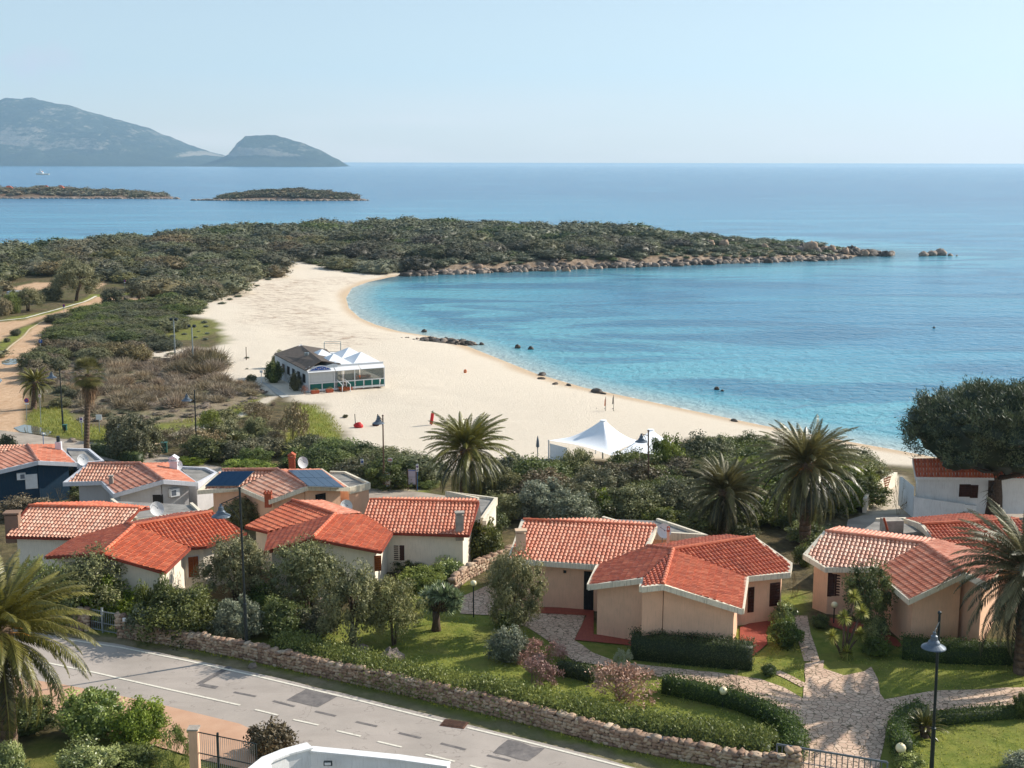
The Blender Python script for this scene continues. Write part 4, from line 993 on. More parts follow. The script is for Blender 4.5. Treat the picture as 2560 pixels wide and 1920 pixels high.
# ---- white terrace wall at the bottom edge
def wedge_wall(name, label, cat, pts, zt, zb, w, mat, cope=None, off=0.0):
    base = pts[0]; rt = empty(name, (base[0], base[1], zb), label, cat)
    mb = MB(); mb.beam([np.array([p[0], p[1], z]) for p, z in zip(pts, zt)], w, max(zt) - zb, off); mb.build('wall', mat, rt, base=(base[0], base[1], zb))
    if cope: c = MB(); c.beam([np.array([p[0], p[1], z + .08]) for p, z in zip(pts, zt)], w + .12, .077, off); c.build('coping', cope, rt, base=(base[0], base[1], zb))
    return rt
zt = 6.0
pp = [P(600, 1960, zt), P(638, 1926, zt), P(668, 1902, zt), P(715, 1883, zt), P(775, 1867, zt)]
rt = wedge_wall('white_building', 'white rendered building top with a kinked coping at the bottom edge, below the road', 'house', pp, [zt] * 5, 0.5, 0.42, MAT['wall_white'], MAT['wall_white'])
p2 = [P(777, 1875, zt - .1), P(890, 1886, zt - .1), P(1000, 1897, zt - .1), P(1122, 1914, zt - .1)]
bs = rt.location; mb = MB(); mb.beam(p2, .3, 5); mb.build('parapet', MAT['wall_white'], rt, base=bs)
mb = MB(); mb.beam([q + [0, 0, .07] for q in p2], .42, .069); mb.build('coping', MAT['wall_white'], rt, base=bs)
mb = MB(); q = PY(820, 1908, p2[1][1] - 0.35); mb.box(q, (.32, .1, .17)); o = mb.build('vent', MAT['dark_metal'], rt, base=bs); mb = MB(); mb.box(q - np.array([0, .06, 0]), (.24, .02, .1)); mb.build('vent_cover', MAT['wall_white'], o, base=bs)
mb = MB(); mb.hexa([P(640, 1930, zt - 1.2), P(1122, 1985, zt - 1.2), P(1122, 1935, zt - 1.2), P(777, 1890, zt - 1.2)], [P(640, 1930, zt - 1.1), P(1122, 1985, zt - 1.1), P(1122, 1935, zt - 1.1), P(777, 1890, zt - 1.1)]); mb.build('terrace_floor', MAT['concrete'], rt, base=bs)
# ================================================================== plants
MAT['l_dark'] = leaf_mat('dark_green_leaves', '2c3a1c', '788244')
MAT['l_scrub'] = leaf_mat('scrub_leaves', '3b3f2c', '7d7d5c', 0.12, 0.2)
MAT['l_far'] = leaf_mat('far_scrub_leaves', '3e4030', '83816a', 0.08, 0.3)
MAT['l_olive'] = leaf_mat('olive_leaves', '474c30', '95946c', 0.2)
MAT['l_oleander'] = leaf_mat('oleander_leaves', '3c5028', 'a6b070', 0.25, spec=0.6, rough=0.4)
MAT['l_lite'] = leaf_mat('yellow_green_leaves', '4a5a1c', '94a03e', 0.35)
MAT['l_brown'] = leaf_mat('brown_twiggy_growth', '544b38', '8e8264', 0.1)
MAT['l_tuft'] = leaf_mat('dry_broom_stalks', '5e5346', 'a99b86', 0.15)
MAT['l_pink'] = leaf_mat('pink_flowering_twigs', '5e4a40', 'a07a70', 0.15)
MAT['l_grey'] = leaf_mat('grey_green_shrub', '454c40', '9aa08c', 0.2)
MAT['l_pine'] = leaf_mat('pine_needles', '1a2b1b', '74825a', 0.1, 0.05)
MAT['l_palm'] = leaf_mat('palm_frond_green', '222a13', '79773f', 0.3, 0.06, spec=0.5, rough=0.4)
MAT['l_palm2'] = leaf_mat('palm_frond_dusty', '23271a', '6f6c4a', 0.25, 0.06)
MAT['l_dead'] = leaf_mat('dead_palm_skirt', '5e4632', 'a08062', 0.1)
MAT['l_yucca'] = leaf_mat('yucca_leaves', '5c6a1e', 'b9b252', 0.3)
MAT['l_dragon'] = leaf_mat('dragon_tree_leaves', '384a34', 'a0ac84', 0.15, spec=0.6, rough=0.35)
MAT['l_hedge'] = leaf_mat('clipped_hedge_leaves', '26341a', '66763c')
MAT['l_cover'] = leaf_mat('glossy_cover_leaves', '40522a', 'a6ae60', 0.25, spec=0.35, rough=0.5)
MAT['l_grass'] = leaf_mat('grass_blades', '66762c', 'b0ac54', 0.35)

MAT['l_mix'] = leaf_mat('olive_brown_scrub', '4a4630', '88805c', 0.08, 0.3)
def unit(v): return v / np.maximum(np.linalg.norm(v, axis=-1, keepdims=True), 1e-9)
def leafset(c, nrm, L, W, rs, up=0.3, rnd=0.8):
    n = len(c); a = unit(rs.normal(size=(n, 3)) * rnd + np.array([0, 0, up]) + nrm * 0.45)
    b = unit(np.cross(a, nrm + rs.normal(size=(n, 3)) * 0.5))
    s = rs.uniform(0.6, 1.35, (n, 1)); l = a * L * s; w = b * W * s * 0.5
    V = np.stack([c - l * .5, c + w, c + l * .5, c - w], 1).reshape(-1, 3)
    return V, np.arange(4 * n).reshape(-1, 4)
def blob(sx, sy, sz, cz, seed, n=14, m_=9):
    t = np.linspace(0, 2 * np.pi, n, endpoint=False); a = np.linspace(0.02, np.pi - 0.02, m_)
    A, T = np.meshgrid(a, t, indexing='ij'); rs = np.random.RandomState(seed); k = 1 + rs.uniform(-.16, .12, A.shape)
    V = np.stack([np.sin(A) * np.cos(T) * k * sx, np.sin(A) * np.sin(T) * k * sy, np.cos(A) * k * sz + cz], -1).reshape(-1, 3)
    i = np.arange(m_ - 1)[:, None] * n + np.arange(n)[None, :]; j = np.arange(m_ - 1)[:, None] * n + (np.arange(n)[None, :] + 1) % n
    return V, np.stack([i, i + n, j + n, j], -1).reshape(-1, 4)
def crown_data(n=3000, L=0.09, W=0.045, seed=0, nc=40, cr=0.3, sz=0.55, cz=0.45, core=0.7, up=0.3, zmin=-0.45, irr=0.15, spread=1.0):
    """unit crown: radius 1, from about z=0 to z=1"""
    rs = np.random.RandomState(seed); g = (np.arange(nc) + .5) / nc; zz = 1 - g * (1 - zmin) ; th = np.pi * (1 + 5 ** .5) * np.arange(nc) + seed
    D = np.stack([np.sqrt(1 - zz ** 2) * np.cos(th), np.sqrt(1 - zz ** 2) * np.sin(th), zz], 1)
    D = unit(D + rs.normal(size=D.shape) * 0.12); R = 1 - cr * 0.75 + rs.uniform(-irr, irr, (nc, 1)); Cc = D * R
    k = rs.randint(0, nc, n); u = unit(rs.normal(size=(n, 3))); r = cr * (0.65 + 0.7 * rs.rand(nc))[k] * rs.rand(n) ** 0.35
    p = Cc[k] + u * r[:, None] * np.array([1, 1, spread]); nrm = unit(u * 0.7 + D[k] * 0.5)
    V, F = leafset(p, nrm, L, W, rs, up)
    tc = rs.rand(nc)[k] * 0.65 + rs.rand(n) * 0.35
    V = V * np.array([1, 1, sz]) + np.array([0, 0, cz])
    if core:
        Fs = [F]; Vs = [V]; b = len(V); nf = 0
        if core > .7:
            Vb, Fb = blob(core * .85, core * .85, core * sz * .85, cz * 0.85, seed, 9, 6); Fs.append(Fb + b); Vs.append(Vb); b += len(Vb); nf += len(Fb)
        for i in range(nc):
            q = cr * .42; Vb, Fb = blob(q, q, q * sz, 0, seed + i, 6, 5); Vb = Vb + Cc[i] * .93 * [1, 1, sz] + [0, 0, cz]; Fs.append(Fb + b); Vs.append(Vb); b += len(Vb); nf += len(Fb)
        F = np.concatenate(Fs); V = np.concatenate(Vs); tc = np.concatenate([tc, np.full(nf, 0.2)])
    return V, F, tc
def tuft_data(n=500, seed=0, L=1.0, w=0.022, spread=0.9, leafy=0):
    rs = np.random.RandomState(seed); az = rs.rand(n) * 2 * np.pi; el = np.arccos(rs.uniform(0.15, 1, n)) * spread
    d = np.stack([np.sin(el) * np.cos(az), np.sin(el) * np.sin(az), np.cos(el)], 1); b = rs.normal(size=(n, 3)) * [.25, .25, 0]
    l = L * rs.uniform(.7, 1.05, (n, 1)); s = unit(np.cross(d, rs.normal(size=(n, 3)))) * w
    mid = b + d * l * .5 + [0, 0, .05]; tip = b + d * l - np.array([0, 0, 1]) * (1 - d[:, 2:]) * 0.15
    V = np.stack([b, mid + s, tip, mid - s], 1).reshape(-1, 3)
    return V, np.arange(4 * n).reshape(-1, 4), rs.rand(n)
def twig_data(seed=0, n=90, leaves=500, L=.06):
    """bare bush: branching stems drawn as thin blades with few leaves"""
    rs = np.random.RandomState(seed); V = []; tt = []; tips = []
    def br(p, d, l, w, k):
        q = p + d * l; s = unit(np.cross(d, rs.normal(size=3))) * w; s2 = np.cross(unit(d), s)
        for e in (s, s2): V.append([p - e, p + e, q + e * .7, q - e * .7]); tt.append(.3 + .7 * rs.rand())
        if k: [br(q, unit(d + rs.normal(size=3) * .42 + [0, 0, .08]), l * rs.uniform(.6, .85), w * .66, k - 1) for _ in range(2 + (rs.rand() < .6))]
        else: tips.append(q)
    for _ in range(max(4, n // 14)): br(rs.normal(size=3) * [.1, .1, 0], unit(np.append(rs.normal(size=2) * .75, 1.0)), .36, .016, 4)
    V = np.array(V).reshape(-1, 3); tt = np.array(tt); F = np.arange(len(V)).reshape(-1, 4)
    if leaves:
        tips = np.array(tips); c = tips[rs.randint(0, len(tips), leaves)] + rs.normal(size=(leaves, 3)) * .05
        v, f = leafset(c, unit(rs.normal(size=c.shape)), L, L * .5, rs); F = np.concatenate([F, f + len(V)]); V = np.concatenate([V, v]); tt = np.concatenate([tt, .6 + .4 * rs.rand(leaves)])
    mx = np.abs(V[:, :2]).max() * .8; V = V / [mx, mx, V[:, 2].max() * .97]
    return V, F, tt
KIND = {  # size classes: (leaf length relative to a unit crown, number)
    'far': lambda s, c: crown_data([900, 1500, 2200][c], [.13, .1, .085][c], [.08, .06, .05][c], s, [26, 34, 44][c], [.28, .25, .22][c], .6, .4, .86, .25, irr=.1),
    'scrub': lambda s, c: crown_data([2600, 4800, 7500][c], [.11, .08, .062][c], [.06, .045, .035][c], s, [26, 40, 60][c], [.34, .28, .24][c], .6, .4, .8, .35),
    'bush': lambda s, c: crown_data([3000, 5600, 9000][c], [.15, .105, .08][c], [.07, .052, .04][c], s, [20, 36, 56][c], [.38, .3, .26][c], .6, .42, .76, .6, irr=.2),
    'crown': lambda s, c: crown_data([4200, 9000, 14000][c], [.12, .085, .065][c], [.052, .038, .03][c], s, [26, 40, 54][c], [.36, .31, .28][c], .48, .52, .5, .2, zmin=-.6, irr=.28),
    'loose': lambda s, c: crown_data([2200, 4200, 7000][c], [.09, .06, .045][c], [.034, .022, .017][c], s, [20, 32, 44][c], [.4, .36, .32][c], .46, .52, .3, .5, irr=.3),
    'tuft': lambda s, c: tuft_data([420, 700, 900][c], s, 1.0, [.02, .015, .012][c]),
    'twig': lambda s, c: twig_data(s, [130, 170, 210][c], [1400, 2200, 3000][c], [.1, .075, .06][c]),
    'bare': lambda s, c: twig_data(s, [70, 100, 130][c], 0),
}
PROTO = {}
def proto(kind, mat, r, var):
    c = 0 if r < 1.1 else (1 if r < 2.2 else 2); k = (kind, mat, c, var)
    if k not in PROTO:
        V, F, t = KIND[kind](var * 31 + c * 7 + len(kind), c); PROTO[k] = mesh(kind + '_foliage', V, F, MAT[mat], False, fattr={'tint': t})
    return PROTO[k]
TR = {}
def trunk_mesh(style, var):
    k = (style, var)
    if k in TR: return TR[k]
    rs = random.Random(var * 7 + 3); mb = MB()
    if style == 'multi':
        for i in range(3 + var % 2):
            a = rs.uniform(0, 6.28); d = rs.uniform(.1, .3)
            p = [(0.05 * math.cos(a), .05 * math.sin(a), -.05), (d * .5 * math.cos(a), d * .5 * math.sin(a), .25), (d * math.cos(a + .3), d * math.sin(a + .3), .5), (d * 1.7 * math.cos(a + .2), d * 1.7 * math.sin(a + .2), .8)]
            mb.tube(p, [.05, .04, .03, .012], 6)
            for j in range(2): b = a + rs.uniform(-1, 1); mb.tube([p[2], (p[2][0] + .3 * math.cos(b), p[2][1] + .3 * math.sin(b), .74)], [.022, .008], 5)
    else:
        lean = .25 if style == 'lean' else .04
        p = [(0, 0, -.05), (lean * .3, 0, .2), (lean, .02, .42)]; mb.tube(p, [.075, .06, .05], 8)
        for i in range(7):
            a = i * .9 + rs.uniform(-.3, .3); l = rs.uniform(.35, .6)
            q = (p[2][0] + l * .5 * math.cos(a), p[2][1] + l * .5 * math.sin(a), .58); mb.tube([p[2], q, (p[2][0] + l * math.cos(a), p[2][1] + l * math.sin(a), .74)], [.04, .025, .008], 6)
    V = np.array(mb.V); me = mesh('trunk', V, mb.F, MAT['bark'], True); TR[k] = me; return me
def size_at(cx, by, w, h, push=0.6):
    g = G(cx, by); dp = g[1] * cp + (CAM_H - g[2]) * sp; r = w * dp / FPX / 2
    d = g[:2] / np.linalg.norm(g[:2]); c = g[:2] + d * r * push
    dep = math.atan2(CAM_H - g[2], g[1]); hm = max(0.3, (h * dp / FPX - r * push * math.sin(dep)) / math.cos(dep) * 0.98)
    return c, r * 1.0, hm
NP = [0]
def bush(kind, mat, cx, by, w, h, label, cat='bush', group=None, name=None, push=0.6, world=None):
    NP[0] += 1; var = NP[0] % 3
    if world is None: c, r, hm = size_at(cx, by, w, h, push)
    else: c, r, hm = np.array(world[:2]), world[2], world[3]
    rs = random.Random(NP[0]); z = zg(c[0], c[1])
    me = proto(kind, mat, r, var)
    o = put(name or ('garden_bush' if kind not in ('tuft',) else 'broom_tuft'), me, None, (c[0], c[1], z - 0.06 * hm), (rs.uniform(-.05, .05), rs.uniform(-.05, .05), rs.uniform(0, 6.28)), (r * rs.uniform(.94, 1.06), r * rs.uniform(.9, 1.05), hm))
    return tag(o, label, cat, group)
def tree(kind, mat, cx, by, w, h, label, cat='tree', group=None, name='tree', style='single', push=0.0, world=None):
    NP[0] += 1; var = NP[0] % 3
    if world is None: c, r, hm = size_at(cx, by, w, h, push)
    else: c, r, hm = np.array(world[:2]), world[2], world[3]
    z = zg(c[0], c[1]); rt = empty(name, (c[0], c[1], z), label, cat, group, rz=random.Random(NP[0]).uniform(0, 6.28))
    put('trunk', trunk_mesh(style, var), rt, (0, 0, 0), None, (r, r, hm)); put('crown', proto(kind, mat, r, var), rt, (0, 0, 0), None, (r, r, hm))
    return rt
def scatter(poly, spacing, seed, world=False, avoid=()):
    poly = poly if world else Gpoly(poly); rs = np.random.RandomState(seed); mn, mx = poly.min(0), poly.max(0); out = []; R2_ = spacing ** 2
    n = int((mx - mn).prod() / spacing ** 2 * 6); c = rs.uniform(mn, mx, (n, 2)); c = c[inside(c, poly)]
    for a in avoid: c = c[~inside(c, a)]
    cell = {}
    for p in c:
        a, b = int(p[0] // spacing), int(p[1] // spacing)
        if all((p[0] - q[0]) ** 2 + (p[1] - q[1]) ** 2 > R2_ for i in (a - 1, a, a + 1) for j in (b - 1, b, b + 1) for q in cell.get((i, j), ())):
            out.append(p); cell.setdefault((a, b), []).append(p)
    return out

# ---- date palms
def frond_data(n, L, rs, elo, ehi, droop=1.2, nl=56, lw=0.07, ll=0.4, first=0.0, bias=0.5):
    Vs = []; T = []
    for i in range(n):
        az = i * 2.39996 + rs.uniform(-.25, .25); f = (i + .5) / n; el = elo + (ehi - elo) * (1 - f) ** bias; l = L * rs.uniform(.85, 1.1) * (0.82 if el > 1.2 else 1)
        ns = 14; p = np.array([0.12 * math.cos(az), .12 * math.sin(az), 0.25 * math.sin(el)]); pts_ = [p]; e = el; swing = rs.uniform(-.25, .25); tn = rs.uniform(0, .5) + .5 * (el > 0.2)
        for k in range(ns):
            s = (k + 1) / ns; e = el - droop * s ** 1.4 * (0.55 + .45 * math.cos(el)); a2 = az + swing * s
            p = p + np.array([math.cos(a2) * math.cos(e), math.sin(a2) * math.cos(e), math.sin(e)]) * l / ns; pts_.append(p)
        pts_ = np.array(pts_); side = np.array([-math.sin(az), math.cos(az), 0])
        for k in range(ns):
            w0 = .035 * (1 - k / ns) + .008; w1 = .035 * (1 - (k + 1) / ns) + .008
            Vs.append([pts_[k] - side * w0, pts_[k] + side * w0, pts_[k + 1] + side * w1, pts_[k + 1] - side * w1]); T.append(.9)
        for k in range(nl):
            s = .14 + .86 * k / nl; x = s * ns; i0 = min(int(x), ns - 1); q = pts_[i0] + (pts_[i0 + 1] - pts_[i0]) * (x - i0); d = unit(pts_[i0 + 1] - pts_[i0]); nrm = np.cross(side, d)
            w = ll * l / 3.2 * (math.sin(math.pi * min(s * .9 + .12, 1)) ** .6)
            for sg in (-1, 1):
                dd = unit(d * .75 + side * sg * .8 - nrm * .12 * 0 + np.array([0, 0, -.22]) + nrm * (.3 if sg > 0 else .3) + rs.normal(size=3) * .07)
                bb = d * lw * .5; m_ = q + dd * w * .5
                Vs.append([q - bb * .4, m_ - bb, q + dd * w, m_ + bb]); T.append(np.clip(tn + rs.uniform(-.2, .2), 0, 1))
    V = np.array(Vs).reshape(-1, 3); return V, np.arange(len(V)).reshape(-1, 4), np.array(T)
def palm(name, label, hx, hy, base, R, mat='l_palm', n=118, seed=1, trunk_r=0.38, lo=-1.4, droop=1.35, fruit=True, gy=None):
    g = G(*base) if gy is None else np.array([PY(hx, hy, gy)[0], gy, zg(PY(hx, hy, gy)[0], gy)]); h = PY(hx, hy, g[1]); rt = empty(name, (g[0], g[1], g[2]), label, 'palm tree')
    Hh = h[2] - g[2]; rs = np.random.RandomState(seed); dp = g[1] * cp + (CAM_H - h[2]) * sp; L = R * dp / FPX
    mb = MB(); dx = h[0] - g[0]; k = 14
    for i in range(k):
        z0 = Hh * i / k; mb.tube([(dx * i / k, 0, z0 - .02 - (.4 if i == 0 else 0)), (dx * (i + 1) / k, 0, Hh * (i + 1) / k)], [trunk_r * (.92 - .06 * (i == 0)), trunk_r * (1.05 + .1 * (i > k - 3))], 12)
    mb.ball((dx, 0, Hh + .05), trunk_r * 1.35, 12, 8, (1, 1, .9)); V = np.array(mb.V)
    put('trunk', mesh('trunk', V, mb.F, MAT['palm_bark'], True), rt)
    V, F, T = frond_data(n, L, rs, lo, 1.45, droop); put('crown', mesh('crown', V, F, MAT[mat], False, fattr={'tint': T}), rt, (dx, 0, Hh))
    if fruit:
        V, F, T = frond_data(16, L * .33, rs, -.6, .7, 1.4, 16, .03, .25); put('fruit_stalks', mesh('fruit_stalks', V, F, MAT['terra_fruit'], False, fattr={'tint': T}), rt, (dx, 0, Hh))
    return rt
MAT['terra_fruit'] = leaf_mat('orange_fruit_stalks', '8a4f1e', 'c98a3a', 0.1)
palm('date_palm', 'tall date palm with wide drooping crown standing before the pale beach, behind the centre villa', 1166, 1130, (1160, 1262), 132, seed=1)
palm('date_palm', 'large date palm with orange stalks left of the big pine tree', 2015, 1172, (2012, 1368), 158, seed=2, n=130)
palm('date_palm', 'dull shaded date palm between the peach villa roof and the large orange stalked palm', 1811, 1236, (1806, 1338), 125, 'l_palm2', 110, 3, .34, fruit=False)
palm('date_palm', 'huge near date palm cut by the left edge beside the road', 0, 1592, (0, 1900), 262, seed=4, n=130, gy=50.5, trunk_r=.42)
palm('date_palm', 'dark date palm cut by the right edge in front of the pale roofed villa', 2572, 1440, (2572, 1640), 225, 'l_palm2', 130, 5, .42, gy=60.5)
palm('date_palm', 'small date palm by the dirt road entrance at the far left', 88, 960, (84, 1022), 52, 'l_palm', 46, 6, .3, fruit=False, lo=-.9)
palm('date_palm', 'young date palm low among shrubs left of the chimney of the solar roof', 742, 1140, (742, 1160), 38, 'l_palm', 30, 7, .2, fruit=False, lo=-.4)
palm('date_palm', 'young palm rosette among the shrubs below the street lamp behind the back row', 585, 1108, (585, 1128), 34, 'l_palm', 28, 8, .2, fruit=False, lo=-.2)
palm('cycad', 'low spiky cycad behind the globe lamp by the driveway gate', 2312, 1825, (2312, 1842), 52, 'l_palm', 40, 9, .2, fruit=False, lo=-.35, droop=1.0)
# tall thin fan palm
g = G(216, 1128); rt = empty('fan_palm', g, 'tall thin fan palm with shaggy brown skirt beside the coast lane on the left', 'palm tree')
h = PY(220, 935, g[1]); Hh = h[2] - g[2]; mb = MB(); dx = h[0] - g[0]
for i in range(24): mb.tube([(dx * i / 24, 0, Hh * i / 24 - .1), (dx * (i + 1) / 24, 0, Hh * (i + 1) / 24)], [.23, .26], 10)
put('trunk', mesh('trunk', mb.V, mb.F, MAT['palm_bark'], True), rt)
def fan_data(n, L, rs, lo, hi):
    Vs = []; T = []
    for i in range(n):
        az = i * 2.4; el = lo + (hi - lo) * (1 - (i + .5) / n); d = np.array([math.cos(az) * math.cos(el), math.sin(az) * math.cos(el), math.sin(el)]); side = np.array([-math.sin(az), math.cos(az), 0]); up = np.cross(d, side) * -1
        q = d * L * .55; t = rs.rand(); Vs.append([-side * .02, side * .02, q + side * .02, q - side * .02]); T.append(.8)
        for k in range(18):
            a = -1.35 + 2.7 * k / 17; dd = unit(d * math.cos(a) + side * math.sin(a) - [0, 0, .15]); e = np.cross(dd, up) * .035
            tip = q + dd * L * .55 - np.array([0, 0, .16]) * L * .5; m_ = q + dd * L * .3; Vs.append([q, m_ + e, tip, m_ - e]); T.append(np.clip(t + rs.uniform(-.2, .2), 0, 1))
    V = np.array(Vs).reshape(-1, 3); return V, np.arange(len(V)).reshape(-1, 4), np.array(T)
rs = np.random.RandomState(5); V, F, T = fan_data(46, 1.75, rs, -.75, 1.4); put('crown', mesh('crown', V, F, MAT['l_palm'], False, fattr={'tint': T}), rt, (dx, 0, Hh))
V, F, T = tuft_data(700, 4, 1.0, .03, .9); V = V * [.75, .75, -3.4]; put('dead_frond_skirt', mesh('dead_frond_skirt', V, F, MAT['l_dead'], False, fattr={'tint': T}), rt, (dx, 0, Hh - .1))

# ---- big umbrella pine
g = G(2480, 1292); top = PY(2480, 955, g[1]); Hh = top[2] - g[2]; rt = empty('pine_tree', g, 'big dark umbrella pine over the white house at the right edge', 'tree')
mb = MB(); mb.tube([(0, 0, -.4), (.05, 0, Hh * .16), (-.1, 0, Hh * .34), (.1, .1, Hh * .5)], [.75, .6, .52, .42], 12); rr = random.Random(8)
for i in range(16):
    a = i * 2.4; l = rr.uniform(4.2, 6.3); z0 = Hh * rr.uniform(.28, .5); el = rr.uniform(.25, .6); P0 = (0, 0, z0); P1 = (l * .5 * math.cos(a), l * .5 * math.sin(a), z0 + l * .25 * el + .2); P2 = (l * math.cos(a), l * math.sin(a), z0 + l * el * .75)
    mb.tube([P0, P1, P2], [.22, .14, .04], 7)
    for j in range(4):
        b = a + rr.uniform(-.8, .8); mb.tube([P1, (P1[0] + 2 * math.cos(b), P1[1] + 2 * math.sin(b), P1[2] + rr.uniform(.2, 1.2))], [.07, .015], 5)
for i in range(16):
    a = i * 2.1; l = rr.uniform(3, 5); z0 = Hh * rr.uniform(.2, .34); mb.tube([(0, 0, z0), (l * .6 * math.cos(a), l * .6 * math.sin(a), z0 - .1), (l * math.cos(a + .2), l * math.sin(a + .2), z0 - rr.uniform(.1, .7))], [.09, .05, .012], 5)
    for j in range(3): b = a + rr.uniform(-.7, .7); mb.tube([(l * .6 * math.cos(a), l * .6 * math.sin(a), z0 - .1), (l * .6 * math.cos(a) + 1.4 * math.cos(b), l * .6 * math.sin(a) + 1.4 * math.sin(b), z0 - .3 + rr.uniform(-.2, .4))], [.03, .006], 4)
put('trunk', mesh('trunk', mb.V, mb.F, MAT['bark'], True), rt)
rs = np.random.RandomState(12); nc = 620; zc = Hh * .625
D = unit(rs.normal(size=(nc, 3))); D[:, 2] = np.where(D[:, 2] < -.35, -D[:, 2], D[:, 2]); rad = np.array([6.7, 6.3, Hh * .36]); lump = 1 + .16 * (fbm(D[:, 0] * 3 + 5, D[:, 1] * 3 + D[:, 2] * 2, 1, 4) - .5) * 2
Cc = D * rad * (lump * (rs.uniform(.8, .98, nc)))[:, None] + [0, 0, zc]; nl = 70
k = np.repeat(np.arange(nc), nl); u = unit(unit(rs.normal(size=(nc * nl, 3))) + [0, 0, .75] + D[k] * .5); base_ = Cc[k] + rs.normal(size=(nc * nl, 3)) * .24; s = unit(np.cross(u, rs.normal(size=u.shape))) * .03; l = rs.uniform(.22, .4, (nc * nl, 1))
V = np.stack([base_, base_ + u * l * .5 + s, base_ + u * l, base_ + u * l * .5 - s], 1).reshape(-1, 3); T = rs.rand(nc)[k] ** 1.5 * .6 + rs.rand(nc * nl) * .4; F = np.arange(len(V)).reshape(-1, 4)
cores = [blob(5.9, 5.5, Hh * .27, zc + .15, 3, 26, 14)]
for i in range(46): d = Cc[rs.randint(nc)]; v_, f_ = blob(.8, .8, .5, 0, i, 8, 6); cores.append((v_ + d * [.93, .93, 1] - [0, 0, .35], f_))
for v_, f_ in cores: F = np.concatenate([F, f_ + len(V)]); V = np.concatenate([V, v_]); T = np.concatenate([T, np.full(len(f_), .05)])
put('crown', mesh('crown', V, F, MAT['l_pine'], False, fattr={'tint': T}), rt)

# ---- dragon tree and yucca
def rosette(n, L, w, rs, lo=-.7, hi=1.5):
    az = rs.rand(n) * 6.283; el = rs.uniform(lo, hi, n); d = np.stack([np.cos(az) * np.cos(el), np.sin(az) * np.cos(el), np.sin(el)], 1); s = np.stack([-np.sin(az), np.cos(az), np.zeros(n)], 1) * w
    l = L * rs.uniform(.8, 1.1, (n, 1)); m_ = d * l * .4; tip = d * l - np.array([0, 0, .12]) * l * np.cos(el)[:, None]
    return np.stack([d * .03, m_ + s, tip, m_ - s], 1).reshape(-1, 3), rs.rand(n)
def spiky(name, label, cat, base, heads, mat, L, w, n, stem=.07, lo=-.7, depth=.5, anchor=None):
    g = G(*base); rt = empty(name, g, label, cat); rs = np.random.RandomState(int(base[0])); Vs = []; T = []; mb = MB()
    for i, (hx, hy) in enumerate(heads):
        h = PY(hx, hy, g[1] + depth * math.sin(i * 2.3)) - g; V, t = rosette(n, L, w, rs, lo); Vs.append(V + h); T.append(t)
        if anchor is None: mb.tube([(0.1 * math.cos(i * 2), .1 * math.sin(i * 2), -.1), (h[0] * .45, h[1] * .45, h[2] * .45), tuple(h)], [stem * 1.3, stem, stem * .9], 7)
        else: mb.tube([tuple(anchor), (h[0] * .7, h[1] * .7, (anchor[2] + h[2]) / 2), tuple(h)], [stem * 1.5, stem, stem * .8], 6)
    if anchor is not None: mb.tube([(0, 0, -.2), (.02, 0, anchor[2] * .5), tuple(anchor)], [.3, .2, .19], 10)
    put('trunk', mesh('trunk', mb.V, mb.F, MAT['bark'], True), rt); V = np.concatenate(Vs); put('crown', mesh('crown', V, np.arange(len(V)).reshape(-1, 4), MAT[mat], False, fattr={'tint': np.concatenate(T)}), rt)
dh = [(1102 + 44 * math.cos(a) * r, 1500 + 26 * math.sin(a) * r) for a, r in [(i * 2.4, math.sqrt((i + .5) / 17)) for i in range(17)]]
spiky('dragon_tree', 'dragon tree with a round spiky silver green head on the lawn', 'tree', (1090, 1576), dh, 'l_dragon', .62, .05, 130, .06, -.5, .7, anchor=(0, 0, 1.05))
spiky('yucca', 'yellow green yucca with several heads on bare stems in front of the right villa', 'yucca', (2108, 1642), [(2134, 1493), (2154, 1530), (2110, 1544), (2150, 1587), (2080, 1592), (2118, 1632)], 'l_yucca', .48, .035, 170, .06, -1.0, .4)

